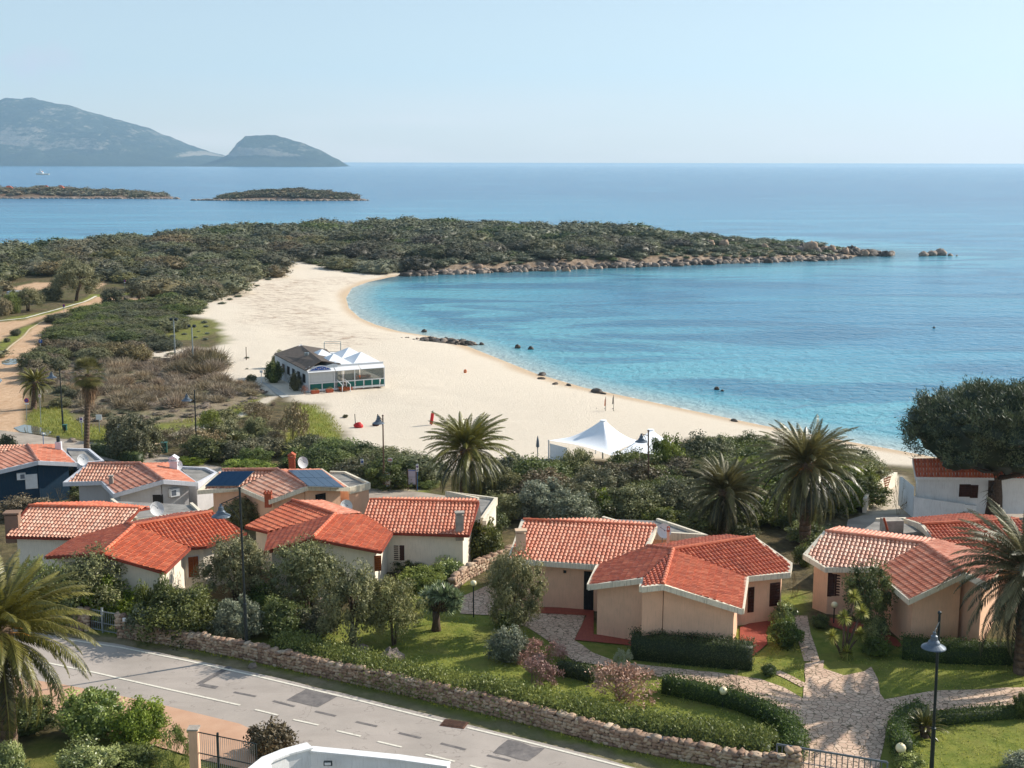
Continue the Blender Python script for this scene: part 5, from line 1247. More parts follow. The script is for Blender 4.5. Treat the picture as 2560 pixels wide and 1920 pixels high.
# ---- hedges
def hedge(name, label, px, w, h, mat, L=.08, dens=260, seed=0, cat='hedge', rough=.08, boxy=True, world=False):
    c = np.array(px, float) if world else Gpoly(px); rs = np.random.RandomState(seed); seg = np.linalg.norm(np.diff(c, axis=0), axis=1); tot = seg.sum(); n = int(tot * (w + 2 * h) * dens)
    s = rs.rand(n) * tot; i = np.clip(np.searchsorted(np.cumsum(seg), s), 0, len(seg) - 1); t = (s - np.concatenate([[0], np.cumsum(seg)])[i]) / seg[i]
    p = c[i] + (c[i + 1] - c[i]) * t[:, None]; d = (c[i + 1] - c[i]) / seg[i][:, None]; nn = np.stack([-d[:, 1], d[:, 0]], 1)
    u = rs.rand(n) * (w + 2 * h); top = (u > h) & (u < h + w); off = np.where(top, u - h - w / 2, np.where(u <= h, -w / 2, w / 2)); z = np.where(top, h, np.where(u <= h, u, u - h - w))
    hv = 1 + (fbm(s, s * 0 + seed, 1.1, seed) - .5) * (.12 if boxy else .5); z = z * hv
    if not boxy: off = off * (1 - .35 * (z / h) ** 2)
    nr = np.where(top[:, None], np.array([0, 0, 1.]), np.column_stack([nn * np.sign(off)[:, None], np.full(n, .15)]))
    base = c.mean(0); zb = zg(*base); Z = height(p) - zb
    q = np.column_stack([p + nn * off[:, None] - base, z + Z]) + rs.normal(size=(n, 3)) * rough; V, F = leafset(q, nr, L, L * .5, rs, .4 if boxy else .8)
    T = np.clip((fbm(s, z * 1.0, .6, seed + 3) - .25) * 1.2, 0, 1) * .6 + rs.rand(n) * .4
    mb = MB(); m_ = int(tot / .8) + 2; ss = np.linspace(.1, tot - .1, m_); pc = []
    for a in ss:
        k = min(int(np.searchsorted(np.cumsum(seg), a)), len(seg) - 1); tt = (a - np.concatenate([[0], np.cumsum(seg)])[k]) / seg[k]; x = c[k] + (c[k + 1] - c[k]) * tt; pc.append((x[0] - base[0], x[1] - base[1], h * (.9 if boxy else .7) + zg(x[0], x[1]) - zb))
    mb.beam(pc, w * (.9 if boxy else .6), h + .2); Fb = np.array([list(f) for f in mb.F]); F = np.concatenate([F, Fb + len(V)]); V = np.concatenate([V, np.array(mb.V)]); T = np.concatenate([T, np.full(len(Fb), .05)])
    o = put(name, mesh(name, V, F, MAT[mat], False, fattr={'tint': T}), None, (base[0], base[1], zb)); return tag(o, label, cat)
hedge('hedge', 'tall clipped dark box hedge directly in front of the peach villa', [(1576, 1640), (1700, 1652), (1800, 1662), (1885, 1668)], 1.15, 1.3, 'l_hedge', .09, 420, 1)
hedge('hedge', 'low leafy hedge along the driveway left of the large pink shrub', [(1392, 1683), (1440, 1692), (1490, 1706)], .6, .65, 'l_hedge', .09, 500, 2, rough=.1)
hedge('hedge', 'long curved hedge lining the driveway from the pink shrub to the right gate', [(1655, 1727), (1740, 1745), (1840, 1768), (1910, 1795), (1968, 1830), (1990, 1865), (1985, 1905)], .75, .75, 'l_hedge', .1, 480, 3, rough=.12)
hedge('hedge', 'clipped hedge at the driveway gate around the cycad', [(2262, 1905), (2240, 1850), (2262, 1815), (2310, 1800)], .7, .9, 'l_hedge', .09, 420, 4, rough=.1)
hedge('hedge', 'dark hedge under the wall of the pale roofed right villa', [(2250, 1640), (2340, 1650), (2460, 1655), (2600, 1655)], 1.0, 1.0, 'l_hedge', .09, 420, 5)
hedge('hedge', 'low dark hedge along the lower side of the right driveway arm', [(2325, 1812), (2420, 1800), (2520, 1792), (2640, 1790)], .6, .5, 'l_hedge', .09, 420, 6)
hedge('hedge', 'clipped green hedge beside the coast lane behind the grey villa', [(236, 1132), (290, 1146), (350, 1160)], .9, .9, 'l_hedge', .12, 160, 7)
hedge('ground_cover', 'broad strip of glossy low plants behind the stone wall along the road', [(700, 1634), (800, 1660), (900, 1688), (1000, 1714), (1100, 1735), (1200, 1756), (1320, 1782), (1450, 1812), (1600, 1842), (1720, 1864), (1850, 1884), (1930, 1895)], 1.9, .95, 'l_cover', .13, 330, 8, 'plants', .16, False)
hedge('hedge', 'creeper covered low hedge at the left garden below the front left villa', [(330, 1522), (420, 1535), (520, 1552), (640, 1580)], 1.0, .9, 'l_dark', .1, 330, 9, rough=.15, boxy=False)

# ---- garden trees and shrubs, one by one: kind, leaves, centre x, foot y, width, height, label
T_ = [
    ('crown', 'l_olive', 237, 1548, 190, 165, 'spreading olive tree in front of the front left villa', 'olive_tree', 'single'),
    ('crown', 'l_olive', 592, 1505, 160, 165, 'tall olive tree behind the left street lamp post', 'olive_tree', 'multi'),
    ('crown', 'l_olive', 768, 1525, 175, 165, 'round olive tree in front of the centre villa gable', 'olive_tree', 'multi'),
    ('crown', 'l_scrub', 880, 1618, 165, 190, 'left half of the pair of big dark mastic trees on the lawn edge', 'mastic_tree', 'multi'),
    ('crown', 'l_olive', 985, 1612, 135, 165, 'right olive of the big tree pair, beside the dragon tree', 'olive_tree', 'multi'),
    ('crown', 'l_olive', 1292, 1592, 132, 205, 'slim olive tree in front of the left wing of the peach villa', 'olive_tree', 'multi'),
    ('crown', 'l_dark', 2165, 1590, 120, 170, 'dark round tree against the front of the pale roofed right villa', 'garden_tree', 'single'),
]
for k_, mt, x, y_, w, h, lb, nm, st in T_: tree(k_, mt, x, y_, w, h, lb, 'tree', None, nm, st)
B_ = [
    ('bush', 'l_oleander', 100, 1570, 140, 175, 'pale leafy oleander left of the clipped round bushes, above the gate'),
    ('bush', 'l_oleander', 178, 1572, 100, 150, 'oleander clump behind the left garden gate'),
    ('bush', 'l_lite', 276, 1568, 145, 135, 'sunlit pale green clipped bush behind the left gate'),
    ('bush', 'l_dark', 360, 1578, 60, 120, 'small dark round bush by the front left villa wall'),
    ('bush', 'l_hedge', 411, 1582, 64, 150, 'dark squarish clipped bush at the front left villa corner'),
    ('bush', 'l_dark', 445, 1606, 215, 150, 'wide dark green bush swelling over the stone wall on the left'),
    ('bush', 'l_grey', 350, 1596, 80, 80, 'grey green low bush beside the left gate pillar'),
    ('bush', 'l_grey', 600, 1612, 120, 120, 'grey bush around the foot of the left street lamp'),
    ('bush', 'l_dark', 708, 1605, 140, 112, 'dark green bush right of the left street lamp'),
    ('bush', 'l_hedge', 655, 1530, 90, 70, 'deep shaded bush under the olives behind the bare branches'),
    ('bush', 'l_scrub', 800, 1600, 110, 90, 'shaded shrub between the dark bush and the big tree pair'),
    ('bare', 'twig', 655, 1508, 66, 58, 'white leafless fig branches behind the left lamp post'),
    ('bare', 'twig', 728, 1506, 60, 52, 'white leafless branches right of the first bare fig'),
    ('bush', 'l_dark', 1030, 1438, 100, 46, 'flat dark leafy bush under the window of the centre villa'),
    ('bare', 'l_pink', 1040, 1425, 120, 80, 'leafless reddish shrub against the centre villa wall'),
    ('bush', 'l_lite', 1060, 1482, 130, 66, 'yellow green broom in front of the centre villa'),
    ('bush', 'l_oleander', 1120, 1452, 90, 60, 'leafy green bush beside the broom and the garden wall'),
    ('bush', 'l_dark', 1200, 1402, 120, 110, 'big dark bush between the centre villa and the peach villa'),
    ('bush', 'l_dark', 1232, 1340, 80, 80, 'dark bush behind the centre villa pergola pillar'),
    ('bush', 'l_olive', 1262, 1470, 90, 90, 'dusty bush left of the peach villa above the low wall'),
    ('bush', 'l_dark', 1270, 1572, 100, 50, 'low dark bush at the foot of the slim olive tree'),
    ('scrub', 'l_grey', 1270, 1662, 112, 102, 'round purple grey lavender bush on the lawn'),
    ('twig', 'l_pink', 1345, 1668, 130, 70, 'thin pink flowering shrub right of the lavender bush'),
    ('twig', 'l_pink', 1332, 1722, 112, 82, 'half bare pinkish shrub at the front of the lawn'),
    ('twig', 'l_pink', 1556, 1778, 200, 120, 'largest pink brown shrub on the lawn'),
    ('twig', 'l_grey', 1557, 1684, 56, 68, 'upright silver grey shrub behind the largest pink shrub'),
    ('bare', 'twig', 1848, 1728, 60, 52, 'thin bare shrub beside the driveway left of the globe lamp'),
    ('bush', 'l_oleander', 1958, 1572, 72, 66, 'oleander top above the clipped dark bush between the two peach villas'),
    ('bush', 'l_hedge', 1962, 1622, 86, 78, 'clipped dark bush between the two peach villas'),
    ('bush', 'l_hedge', 1921, 1694, 42, 36, 'small dark ball bush on the lawn corner by the driveway'),
    ('bare', 'l_brown', 1982, 1500, 40, 75, 'grey twiggy bush at the right corner of the peach villa'),
    ('bush', 'l_oleander', 2185, 1612, 66, 80, 'oleander right of the yucca'),
    ('bush', 'l_hedge', 2190, 1646, 90, 50, 'dark clipped bush right of the yucca stems'),
    ('bush', 'l_dark', 2010, 1420, 56, 60, 'dark bush in the gap between the two peach villas'),
    ('scrub', 'l_grey', 2548, 1935, 92, 54, 'purple grey dome bush at the bottom right corner'),
    ('bush', 'l_dark', 2555, 1800, 50, 70, 'dark bush at the right end of the driveway arm'),
    ('bush', 'l_cover', 2270, 1930, 90, 46, 'glossy flowering bush in front of the globe lamp at the gate'),
    ('bush', 'l_cover', 1905, 1880, 90, 60, 'glossy bush at the end of the stone wall by the right gate'),
    ('bush', 'l_oleander', 235, 1862, 170, 145, 'big oleander below the huge palm, right of its fronds'),
    ('bush', 'l_oleander', 222, 1965, 170, 105, 'bright oleander at the bottom edge below the huge palm'),
    ('bush', 'l_oleander', 22, 1965, 95, 112, 'oleander in the bottom left corner'),
    ('bush', 'l_lite', 355, 1872, 140, 120, 'red tipped leafy bush left of the pink gate pillar'),
    ('twig', 'l_dark', 438, 1925, 88, 122, 'tangled creeper bush against the pink gate pillar'),
    ('bush', 'l_dark', 70, 1850, 150, 110, 'dark shrub in the deep shade under the huge palm'),
    ('bush', 'l_dark', 330, 1935, 150, 70, 'dark shaded undergrowth at the bottom edge left of the gate'),
    ('bush', 'l_mix', 682, 1905, 128, 100, 'loose leafy bush behind the gate beside the white building'),
    ('bush', 'l_lite', 1606, 1880, 24, 30, 'small yellow flowering plant at the foot of the stone wall'),
    ('bush', 'l_dark', 2052, 1575, 50, 40, 'low dark plants under the right villa window'),
    ('bush', 'l_brown', 60, 1300, 130, 62, 'brown grey hedge bush at the far left above the front left roof'),
    ('bare', 'l_brown', 150, 1290, 120, 72, 'leafless brown bush in front of the dark blue villa'),
    ('bush', 'l_dark', 215, 1268, 82, 66, 'dark bush against the grey villa left corner'),
    ('bush', 'l_scrub', 185, 1225, 60, 60, 'bush between the dark blue villa and the grey villa'),
    ('bare', 'twig', 350, 1262, 60, 44, 'thin bare twigs before the grey villa wall'),
    ('bush', 'l_lite', 622, 1268, 56, 50, 'yellow green bush before the solar roof villa'),
    ('bush', 'l_olive', 610, 1320, 100, 78, 'grey bush between the front left villa and the centre villa'),
    ('bush', 'l_lite', 770, 1268, 44, 34, 'yellow green bush top behind the centre villa ridge'),
    ('bush', 'l_scrub', 20, 1140, 50, 60, 'dark bush cut by the left edge beside the coast lane'),
    ('bush', 'l_scrub', 335, 1150, 132, 118, 'large dome shaped grey green bush by the coast lane signs'),
    ('bush', 'l_scrub', 300, 1105, 70, 70, 'smaller dome bush behind the large dome bush by the coast lane'),
    ('twig', 'l_brown', 732, 1128, 84, 140, 'tall feathery brown tamarisk beside the green patch'),
    ('twig', 'l_brown', 690, 1125, 70, 60, 'low brown shrub left of the tall tamarisk'),
    ('bush', 'l_olive', 640, 1090, 60, 52, 'grey green round shrub left of the tall brown tamarisk'),
    ('twig', 'l_dark', 530, 1095, 70, 84, 'thin leafy shrub right of the lane lamp post'),
    ('tuft', 'l_tuft', 795, 1110, 46, 30, 'brown broom tuft on the bright green patch'),
    ('bush', 'l_lite', 480, 1165, 80, 26, 'bright green low plants by the lane behind the grey villa'),
    ('bush', 'l_lite', 620, 1188, 130, 44, 'green flowering undergrowth along the coast lane'),
    ('bush', 'l_brown', 476, 1155, 60, 34, 'pile of brown brushwood beside the coast lane'),
    ('bush', 'l_dark', 1062, 1222, 70, 24, 'low green plants by the notice boards'),
    ('bush', 'l_lite', 1498, 1300, 104, 78, 'bright yellow green bush behind the peach villa'),
    ('bush', 'l_scrub', 1940, 1180, 0, 0, ''),
    ('bush', 'l_dark', 1665, 1205, 100, 125, 'dark bush right beside the marquee lamp post'),
    ('bush', 'l_scrub', 1765, 1195, 170, 115, 'broad grey green bush left of the orange stalked palm, against the sand'),
    ('bush', 'l_dark', 1560, 1225, 130, 95, 'dark bush in front of the marquee'),
    ('bush', 'l_olive', 1440, 1215, 90, 100, 'brownish bush overlapping the left foot of the marquee'),
    ('bush', 'l_scrub', 700, 922, 40, 50, 'dark shrub against the left side of the beach bar'),
    ('bush', 'l_dark', 685, 958, 44, 62, 'tall dark bush beside the beach bar wall'),
    ('bush', 'l_scrub', 738, 978, 34, 48, 'dark bush by the front corner of the beach bar'),
    ('twig', 'l_pink', 762, 985, 20, 26, 'pink flowering shrub at the corner of the beach bar'),
    ('bush', 'l_scrub', 628, 958, 30, 24, 'small dark bush alone on the sand left of the beach bar'),
    ('bush', 'l_scrub', 863, 1045, 17, 9, 'tiny green tuft on the sand beyond the green patch'),
    ('tuft', 'l_tuft', 683, 1015, 16, 16, 'single dark tuft beside the sandy footpath'),
    ('bush', 'l_scrub', 2382, 1300, 100, 30, 'dark agave like plants at the foot of the pine'),
    ('bare', 'l_brown', 2245, 1290, 40, 110, 'thin bare tree before the white house'),
    ('bare', 'l_brown', 2172, 1268, 36, 90, 'thin bare tree by the gravel yard wall'),
]
for k_, mt, x, y_, w, h, lb in B_:
    if w: bush(k_, mt, x, y_, w, h, lb, 'bush')
tree('crown', 'l_olive', 190, 752, 118, 110, 'leaning feathery tree on the grass by the upper parking road', 'tree', None, 'tamarisk_tree', 'lean')
tree('crown', 'l_scrub', 282, 770, 66, 50, 'round tree on the road island, left of the second island tree', 'tree', None, 'island_tree', 'multi')
tree('crown', 'l_scrub', 348, 752, 56, 46, 'round tree at the far end of the road island', 'tree', None, 'island_tree', 'multi')
tree('crown', 'l_scrub', 70, 778, 82, 62, 'dark bushy tree at the left on the parking verge', 'tree', None, 'verge_tree', 'multi')
for x, y_, w, h, mt, lb in ((30, 785, 50, 60, 'l_lite', 'pale yellow green bush left of the dark verge tree'), (8, 790, 50, 50, 'l_brown', 'brown bush cut by the left edge on the verge'), (130, 752, 62, 40, 'l_scrub', 'dark bush left of the leaning tree'),
                           (195, 790, 44, 22, 'l_scrub', 'dark low bush on the median between the dirt roads'), (216, 786, 20, 14, 'l_scrub', 'small spiky bush beside the dark median bush'), (120, 806, 22, 10, 'l_scrub', 'round median bush right of the pair'),
                           (152, 800, 18, 11, 'l_scrub', 'small median bush below the no parking sign'), (40, 840, 30, 20, 'l_scrub', 'median bush at the left end'), (18, 856, 18, 14, 'l_scrub', 'lowest median bush near the left edge'),
                           (425, 770, 84, 46, 'l_dark', 'broad tree shaped bush where the dirt road ends'), (520, 745, 84, 50, 'l_brown', 'brown green bush at the edge of the sand below the headland')):
    bush('scrub', mt, x, y_, w, h, lb)

# ---- thickets made of many look-alike bushes
def zone(px, spacing, seed, opts, label, group, r=(1.2, 2.2), hk=(.7, 1.1), name=None, cat='bush', avoid=()):
    rs = random.Random(seed)
    pts_ = scatter(px, spacing, seed, avoid=avoid)
    for p in pts_:
        k_, mt = opts[rs.randrange(len(opts))]; rr_ = rs.uniform(*r); bush(k_, mt, 0, 0, 0, 0, label, cat, group, name or 'thicket_bush', world=(p[0], p[1], rr_, rr_ * 2 * rs.uniform(*hk) * .7))
    return pts_
nz = []
nz += zone([(150, 800), (215, 786), (315, 764), (480, 768), (478, 785), (425, 795), (445, 812), (430, 830), (350, 858), (250, 872), (170, 872), (142, 850)], 2.5, 1, [('scrub', 'l_scrub'), ('scrub', 'l_scrub'), ('scrub', 'l_dark')],
           'low dark dune bush in the mass between the dirt road and the sand', 'low dark dune bushes by the dirt road', (2.2, 3.6), (.35, .5))
nz += zone([(350, 858), (395, 852), (440, 860), (430, 874), (360, 876), (340, 868)], 2.6, 2, [('scrub', 'l_scrub')], 'low dark bush beside the two floodlight posts', 'low dark bushes by the floodlight posts', (2, 3), (.35, .5))
nz += zone([(110, 880), (250, 876), (340, 880), (340, 905), (200, 910), (140, 930), (100, 955), (70, 940), (100, 905)], 3.0, 3, [('scrub', 'l_scrub'), ('bush', 'l_brown')], 'grey brown bush beside the orange dirt road', 'grey brown bushes beside the dirt road', (1.5, 2.6), (.5, .8))
nz += zone([(210, 905), (330, 898), (390, 900), (470, 905), (535, 930), (560, 955), (640, 965), (660, 985), (600, 1000), (480, 1010), (330, 1035), (240, 1040), (190, 1010), (170, 960)], 2.2, 4, [('tuft', 'l_tuft')],
           'grey brown broom tuft on the dry dune field', 'grey brown broom tufts on the dry dune field', (1.2, 2.0), (.45, .7), 'broom_tuft', 'tuft')
zone([(440, 905), (520, 890), (550, 930), (520, 945), (450, 940)], 2.7, 5, [('tuft', 'l_brown'), ('tuft', 'l_tuft')], 'large dark spiky broom tuft at the edge of the beach sand', 'large dark tufts at the sand edge', (2.0, 2.6), (.5, .8), 'broom_tuft', 'tuft')
zone([(120, 955), (200, 940), (200, 1010), (150, 1020), (110, 1000)], 3.0, 6, [('scrub', 'l_scrub'), ('tuft', 'l_tuft')], 'small shrub near the small left palm', 'shrubs near the small left palm', (1.0, 1.6), (.5, .8))
zone([(450, 1100), (560, 1110), (700, 1130), (780, 1140), (780, 1170), (640, 1175), (500, 1160), (440, 1130)], 2.7, 7, [('bush', 'l_scrub'), ('bush', 'l_dark'), ('twig', 'l_brown'), ('scrub', 'l_scrub')],
     'mixed dark shrub in the thicket behind the coast lane', 'shrubs of the thicket behind the coast lane', (1.5, 2.3), (.6, .9))
zone([(560, 1050), (640, 1030), (720, 1060), (720, 1110), (600, 1110), (540, 1085)], 3.4, 8, [('twig', 'l_brown'), ('bush', 'l_olive'), ('tuft', 'l_tuft')], 'twiggy grey shrub left of the tall tamarisk', 'twiggy shrubs left of the tamarisk', (1.0, 1.8), (.6, 1.0))
zone([(790, 1165), (850, 1148), (930, 1152), (1010, 1180), (1050, 1200), (1000, 1215), (900, 1212), (820, 1200)], 2.3, 9, [('bush', 'l_dark'), ('scrub', 'l_scrub')],
     'dark bush of the hedge like mass behind the notice boards', 'dark bushes behind the notice boards', (2.0, 2.8), (.55, .75))
band = [(1255, 1195), (1340, 1190), (1420, 1215), (1560, 1215), (1650, 1180), (1760, 1150), (1880, 1140), (1990, 1152), (2130, 1160), (2190, 1168), (2150, 1230), (2120, 1290), (2000, 1300), (1900, 1310), (1700, 1310), (1500, 1290), (1300, 1280), (1240, 1260)]
zone(band, 2.9, 10, [('bush', 'l_dark'), ('bush', 'l_dark'), ('bush', 'l_scrub'), ('scrub', 'l_dark'), ('bush', 'l_olive'), ('bush', 'l_lite'), ('bush', 'l_mix')],
     'tall bush of the green belt between the villas and the beach', 'tall bushes of the belt between villas and beach', (2.0, 3.0), (.6, .82), avoid=[Gpoly([(1360, 1130), (1670, 1100), (1680, 1155), (1550, 1162), (1360, 1168)])])
zone([(1240, 1290), (1310, 1285), (1500, 1300), (1480, 1320), (1260, 1310)], 2.6, 11, [('bush', 'l_olive'), ('bush', 'l_grey')], 'grey green bush directly behind the peach villa roof', 'grey bushes behind the peach villa', (1.6, 2.2), (.7, 1.0))
zone([(1600, 1310), (1990, 1320), (2040, 1345), (2030, 1400), (1900, 1360), (1780, 1345)], 3.0, 12, [('bush', 'l_oleander'), ('bush', 'l_dark')], 'shrub at the foot of the two palms behind the peach villa', 'shrubs at the foot of the two palms', (1.2, 1.9), (.6, .9))
zone([(400, 820), (520, 805), (548, 830), (520, 850), (400, 860)], 3.2, 13, [('scrub', 'l_grey')], 'tiny grey dune plant on the sand by the floodlight posts', 'tiny dune plants by the floodlight posts', (.3, .6), (.4, .6), 'dune_plant', 'plant')
zone([(430, 790), (560, 760), (680, 700), (640, 690), (500, 745), (420, 775)], 3.6, 14, [('scrub', 'l_grey')], 'low grey plant along the far dune edge', 'low plants along the far dune edge', (.5, 1.2), (.35, .5), 'dune_plant', 'plant')
zone([(430, 890), (620, 890), (660, 925), (560, 930), (520, 900)], 4.5, 15, [('scrub', 'l_grey')], 'tiny plant scattered on the sand left of the beach bar', 'tiny plants left of the beach bar', (.2, .4), (.4, .6), 'dune_plant', 'plant')

# ---- headland scrub: nearest and largest domes as things, the rest as one mass
beach_w = beach
skip = [beach_w] + [Gpoly(q) for q in dirtz] + [Gpoly([(0, 806), (0, 690), (240, 690), (300, 700), (400, 735), (480, 745), (400, 790), (150, 880), (0, 960)]), Gpoly([(-300, 1200), (-300, 800), (0, 780), (600, 800), (600, 1200)])]
hl = np.array([P(-420, 760, 3)[:2], P(300, 745, 3)[:2], P(430, 760, 3)[:2], P(560, 740, 2)[:2], P(640, 700, 2)[:2], P(700, 690, 2)[:2], P(800, 690, 2)[:2], P(1000, 690, 2)[:2], P(1300, 680, 2)[:2], P(1700, 665, 2)[:2], P(2150, 640, 2)[:2],
               P(2170, 632, 1)[:2], P(1950, 612, 1)[:2], P(1650, 600, 1)[:2], P(1150, 582, 1)[:2], P(600, 598, 1)[:2], P(0, 632, 1)[:2], P(-420, 660, 1)[:2]])
cand = []
for p in scatter(hl, 4.8, 77, world=True, avoid=skip):
    if sd_land([p])[0] > 4.5: cand.append(p)
rs = random.Random(5); big = []; small = []
for p in cand:
    zl = zg(*p); front = p[1] < 385 and p[0] > -125 and p[0] < 112
    lim = 1.0 if p[0] < 45 else (.5 if p[0] < 75 else .3)
    R_ = rs.choice([2.0, 2.8, 3.6, 4.8, 6.2]) * (.55 + .45 * lim); Hh = R_ * rs.uniform(.5, .74) * (.6 + .4 * lim)
    (big if front and R_ > 2.2 * lim else small).append((p[0], p[1], R_, Hh))
big.sort(key=lambda a: -a[2] / a[1]); small += big[190:]; big = big[:190]
for x, y_, R_, Hh in big:
    if x > 20: lb, gp = 'dark dome shaped bush on the rocky half of the headland', 'dome bushes on the rocky half of the headland'
    elif x > -45: lb, gp = 'grey green dome bush on the wooded headland behind the far end of the beach', 'dome bushes on the wooded headland'
    else: lb, gp = 'grey brown dome bush of the scrub left of the beach, towards the inlet', 'dome bushes left of the beach'
    bush('far', rs.choice(['l_far', 'l_far', 'l_scrub', 'l_mix' if x < -45 else 'l_far']), 0, 0, 0, 0, lb, 'bush', gp, 'scrub_bush', world=(x, y_, R_, Hh))
def merged(name, items, mats, seed, lab=None, cat=None):
    rs = np.random.RandomState(seed); Vs, Fs, Ts, Ms = [], [], [], []; b = 0; src = [crown_data([520, 170][k // 3], [.13, .24][k // 3], [.085, .15][k // 3], k, [28, 12][k // 3], [.25, .34][k // 3], .6, .4, .86, .25, irr=.1) for k in range(6)]
    for x, y_, r, h in items:
        V, F, T = src[rs.randint(3) + (3 if r < 2.0 else 0)]; a = rs.rand() * 6.28; R = np.array([[math.cos(a), math.sin(a), 0], [-math.sin(a), math.cos(a), 0], [0, 0, 1]])
        Vs.append((V @ R) * [r, r, h] + [x, y_, zg(x, y_) - .1]); Fs.append(F + b); b += len(V); Ts.append(np.clip(T * .75 + rs.uniform(-.1, .25), 0, 1)); Ms.append(np.full(len(F), rs.randint(len(mats))))
    me = mesh(name, np.concatenate(Vs), np.concatenate(Fs), None, False, fattr={'tint': np.concatenate(Ts)}, mats=[MAT[k] for k in mats], midx=np.concatenate(Ms))
    return tag(put(name, me), lab, cat, kind='stuff')
fill = [(p[0], p[1], rs.uniform(1.0, 1.9), rs.uniform(.5, 1.3)) for p in scatter(hl, 2.6, 78, world=True, avoid=skip) if sd_land([p])[0] > 3.0]
merged('headland_scrub', small + fill, ['l_far', 'l_far', 'l_scrub', 'l_dark', 'l_far'], 9)
# low undergrowth between the villas and across the dune field, grass tufts on the lawns
ug = [(p[0], p[1], rs.uniform(.5, 1.1), rs.uniform(.2, .5)) for p in scatter([(160, 880), (330, 872), (480, 890), (560, 940), (660, 975), (640, 1010), (500, 1040), (300, 1060), (200, 1050), (140, 980)], 1.7, 80)]
side_ = Gpoly([(-20, 900), (-20, 800), (-60, 690), (-700, 760), (-900, 1100), (-60, 1040)])
merged('field_scrub', [(p[0], p[1], rs.uniform(1.5, 3), rs.uniform(1, 2)) for p in scatter(side_, 4.2, 81, world=True, avoid=[Gpoly(q) for q in dirtz])], ['l_far', 'l_scrub', 'l_mix'], 12)
merged('dune_undergrowth', ug, ['l_tuft', 'l_brown', 'l_olive', 'l_tuft'], 10)
def grass(name, polys, dens, seed, L=.16):
    rs = np.random.RandomState(seed); q = []
    for pp, avoid in polys:
        w = Gpoly(pp); mn, mx = w.min(0), w.max(0); n = int((mx - mn).prod() * dens); c = rs.uniform(mn, mx, (n, 2)); c = c[inside(c, w)]
        for a in avoid: c = c[~inside(c, a)]
        c = c[fbm(c[:, 0], c[:, 1], 1.6, seed) + rs.rand(len(c)) * .3 > .5]; q.append(c)
    c = np.concatenate(q); n = len(c); z = height(c); b = np.column_stack([c, z]); d = unit(np.column_stack([rs.normal(size=(n, 2)) * .5, np.ones(n)])); s = unit(np.cross(d, rs.normal(size=(n, 3)))) * .03; l = L * rs.uniform(.5, 1.4, (n, 1))
    V = np.stack([b, b + d * l * .5 + s, b + d * l, b + d * l * .5 - s], 1).reshape(-1, 3)
    return tag(put(name, mesh(name, V, np.arange(4 * n).reshape(-1, 4), MAT['l_grass'], False, fattr={'tint': np.clip(fbm(c[:, 0], c[:, 1], 1.1, 4) * .8 + rs.rand(n) * .4 - .1, 0, 1)})), kind='stuff')
pv = Gpoly(PAV)
grass('lawn_grass', [([(1000, 1520), (1150, 1540), (1320, 1575), (1440, 1660), (1650, 1695), (1850, 1750), (1985, 1810), (2000, 1900), (1700, 1860), (1300, 1770), (1000, 1700), (820, 1640)], [pv]),
                     ([(1560, 1670), (1900, 1640), (1960, 1600), (2010, 1620), (2010, 1745), (1900, 1697), (1650, 1668)], [pv]), ([(2060, 1660), (2200, 1640), (2560, 1640), (2560, 1720), (2210, 1750), (2180, 1668)], [pv]),
                     ([(2230, 1810), (2560, 1770), (2640, 1960), (2230, 1960)], [pv])], 34, 3, .09)
grass('verge_grass', [([(140, 1562), (300, 1592), (620, 1658), (900, 1722), (1110, 1771), (1300, 1817), (1500, 1866), (1700, 1916), (1800, 1930), (1500, 1862), (1200, 1785), (900, 1705), (620, 1640), (300, 1585), (150, 1555)], [])], 50, 4, .13)
grass('meadow_grass', [([(60, 1050), (90, 1020), (150, 1020), (200, 1060), (400, 1090), (400, 1130), (330, 1130), (220, 1100), (110, 1085)], []), ([(740, 1010), (790, 1015), (835, 1045), (855, 1075), (850, 1110), (800, 1120), (700, 1140)], []),
                       ([(400, 1060), (540, 1040), (600, 1010), (650, 1000), (560, 1060)], [])], 22, 5, .35)
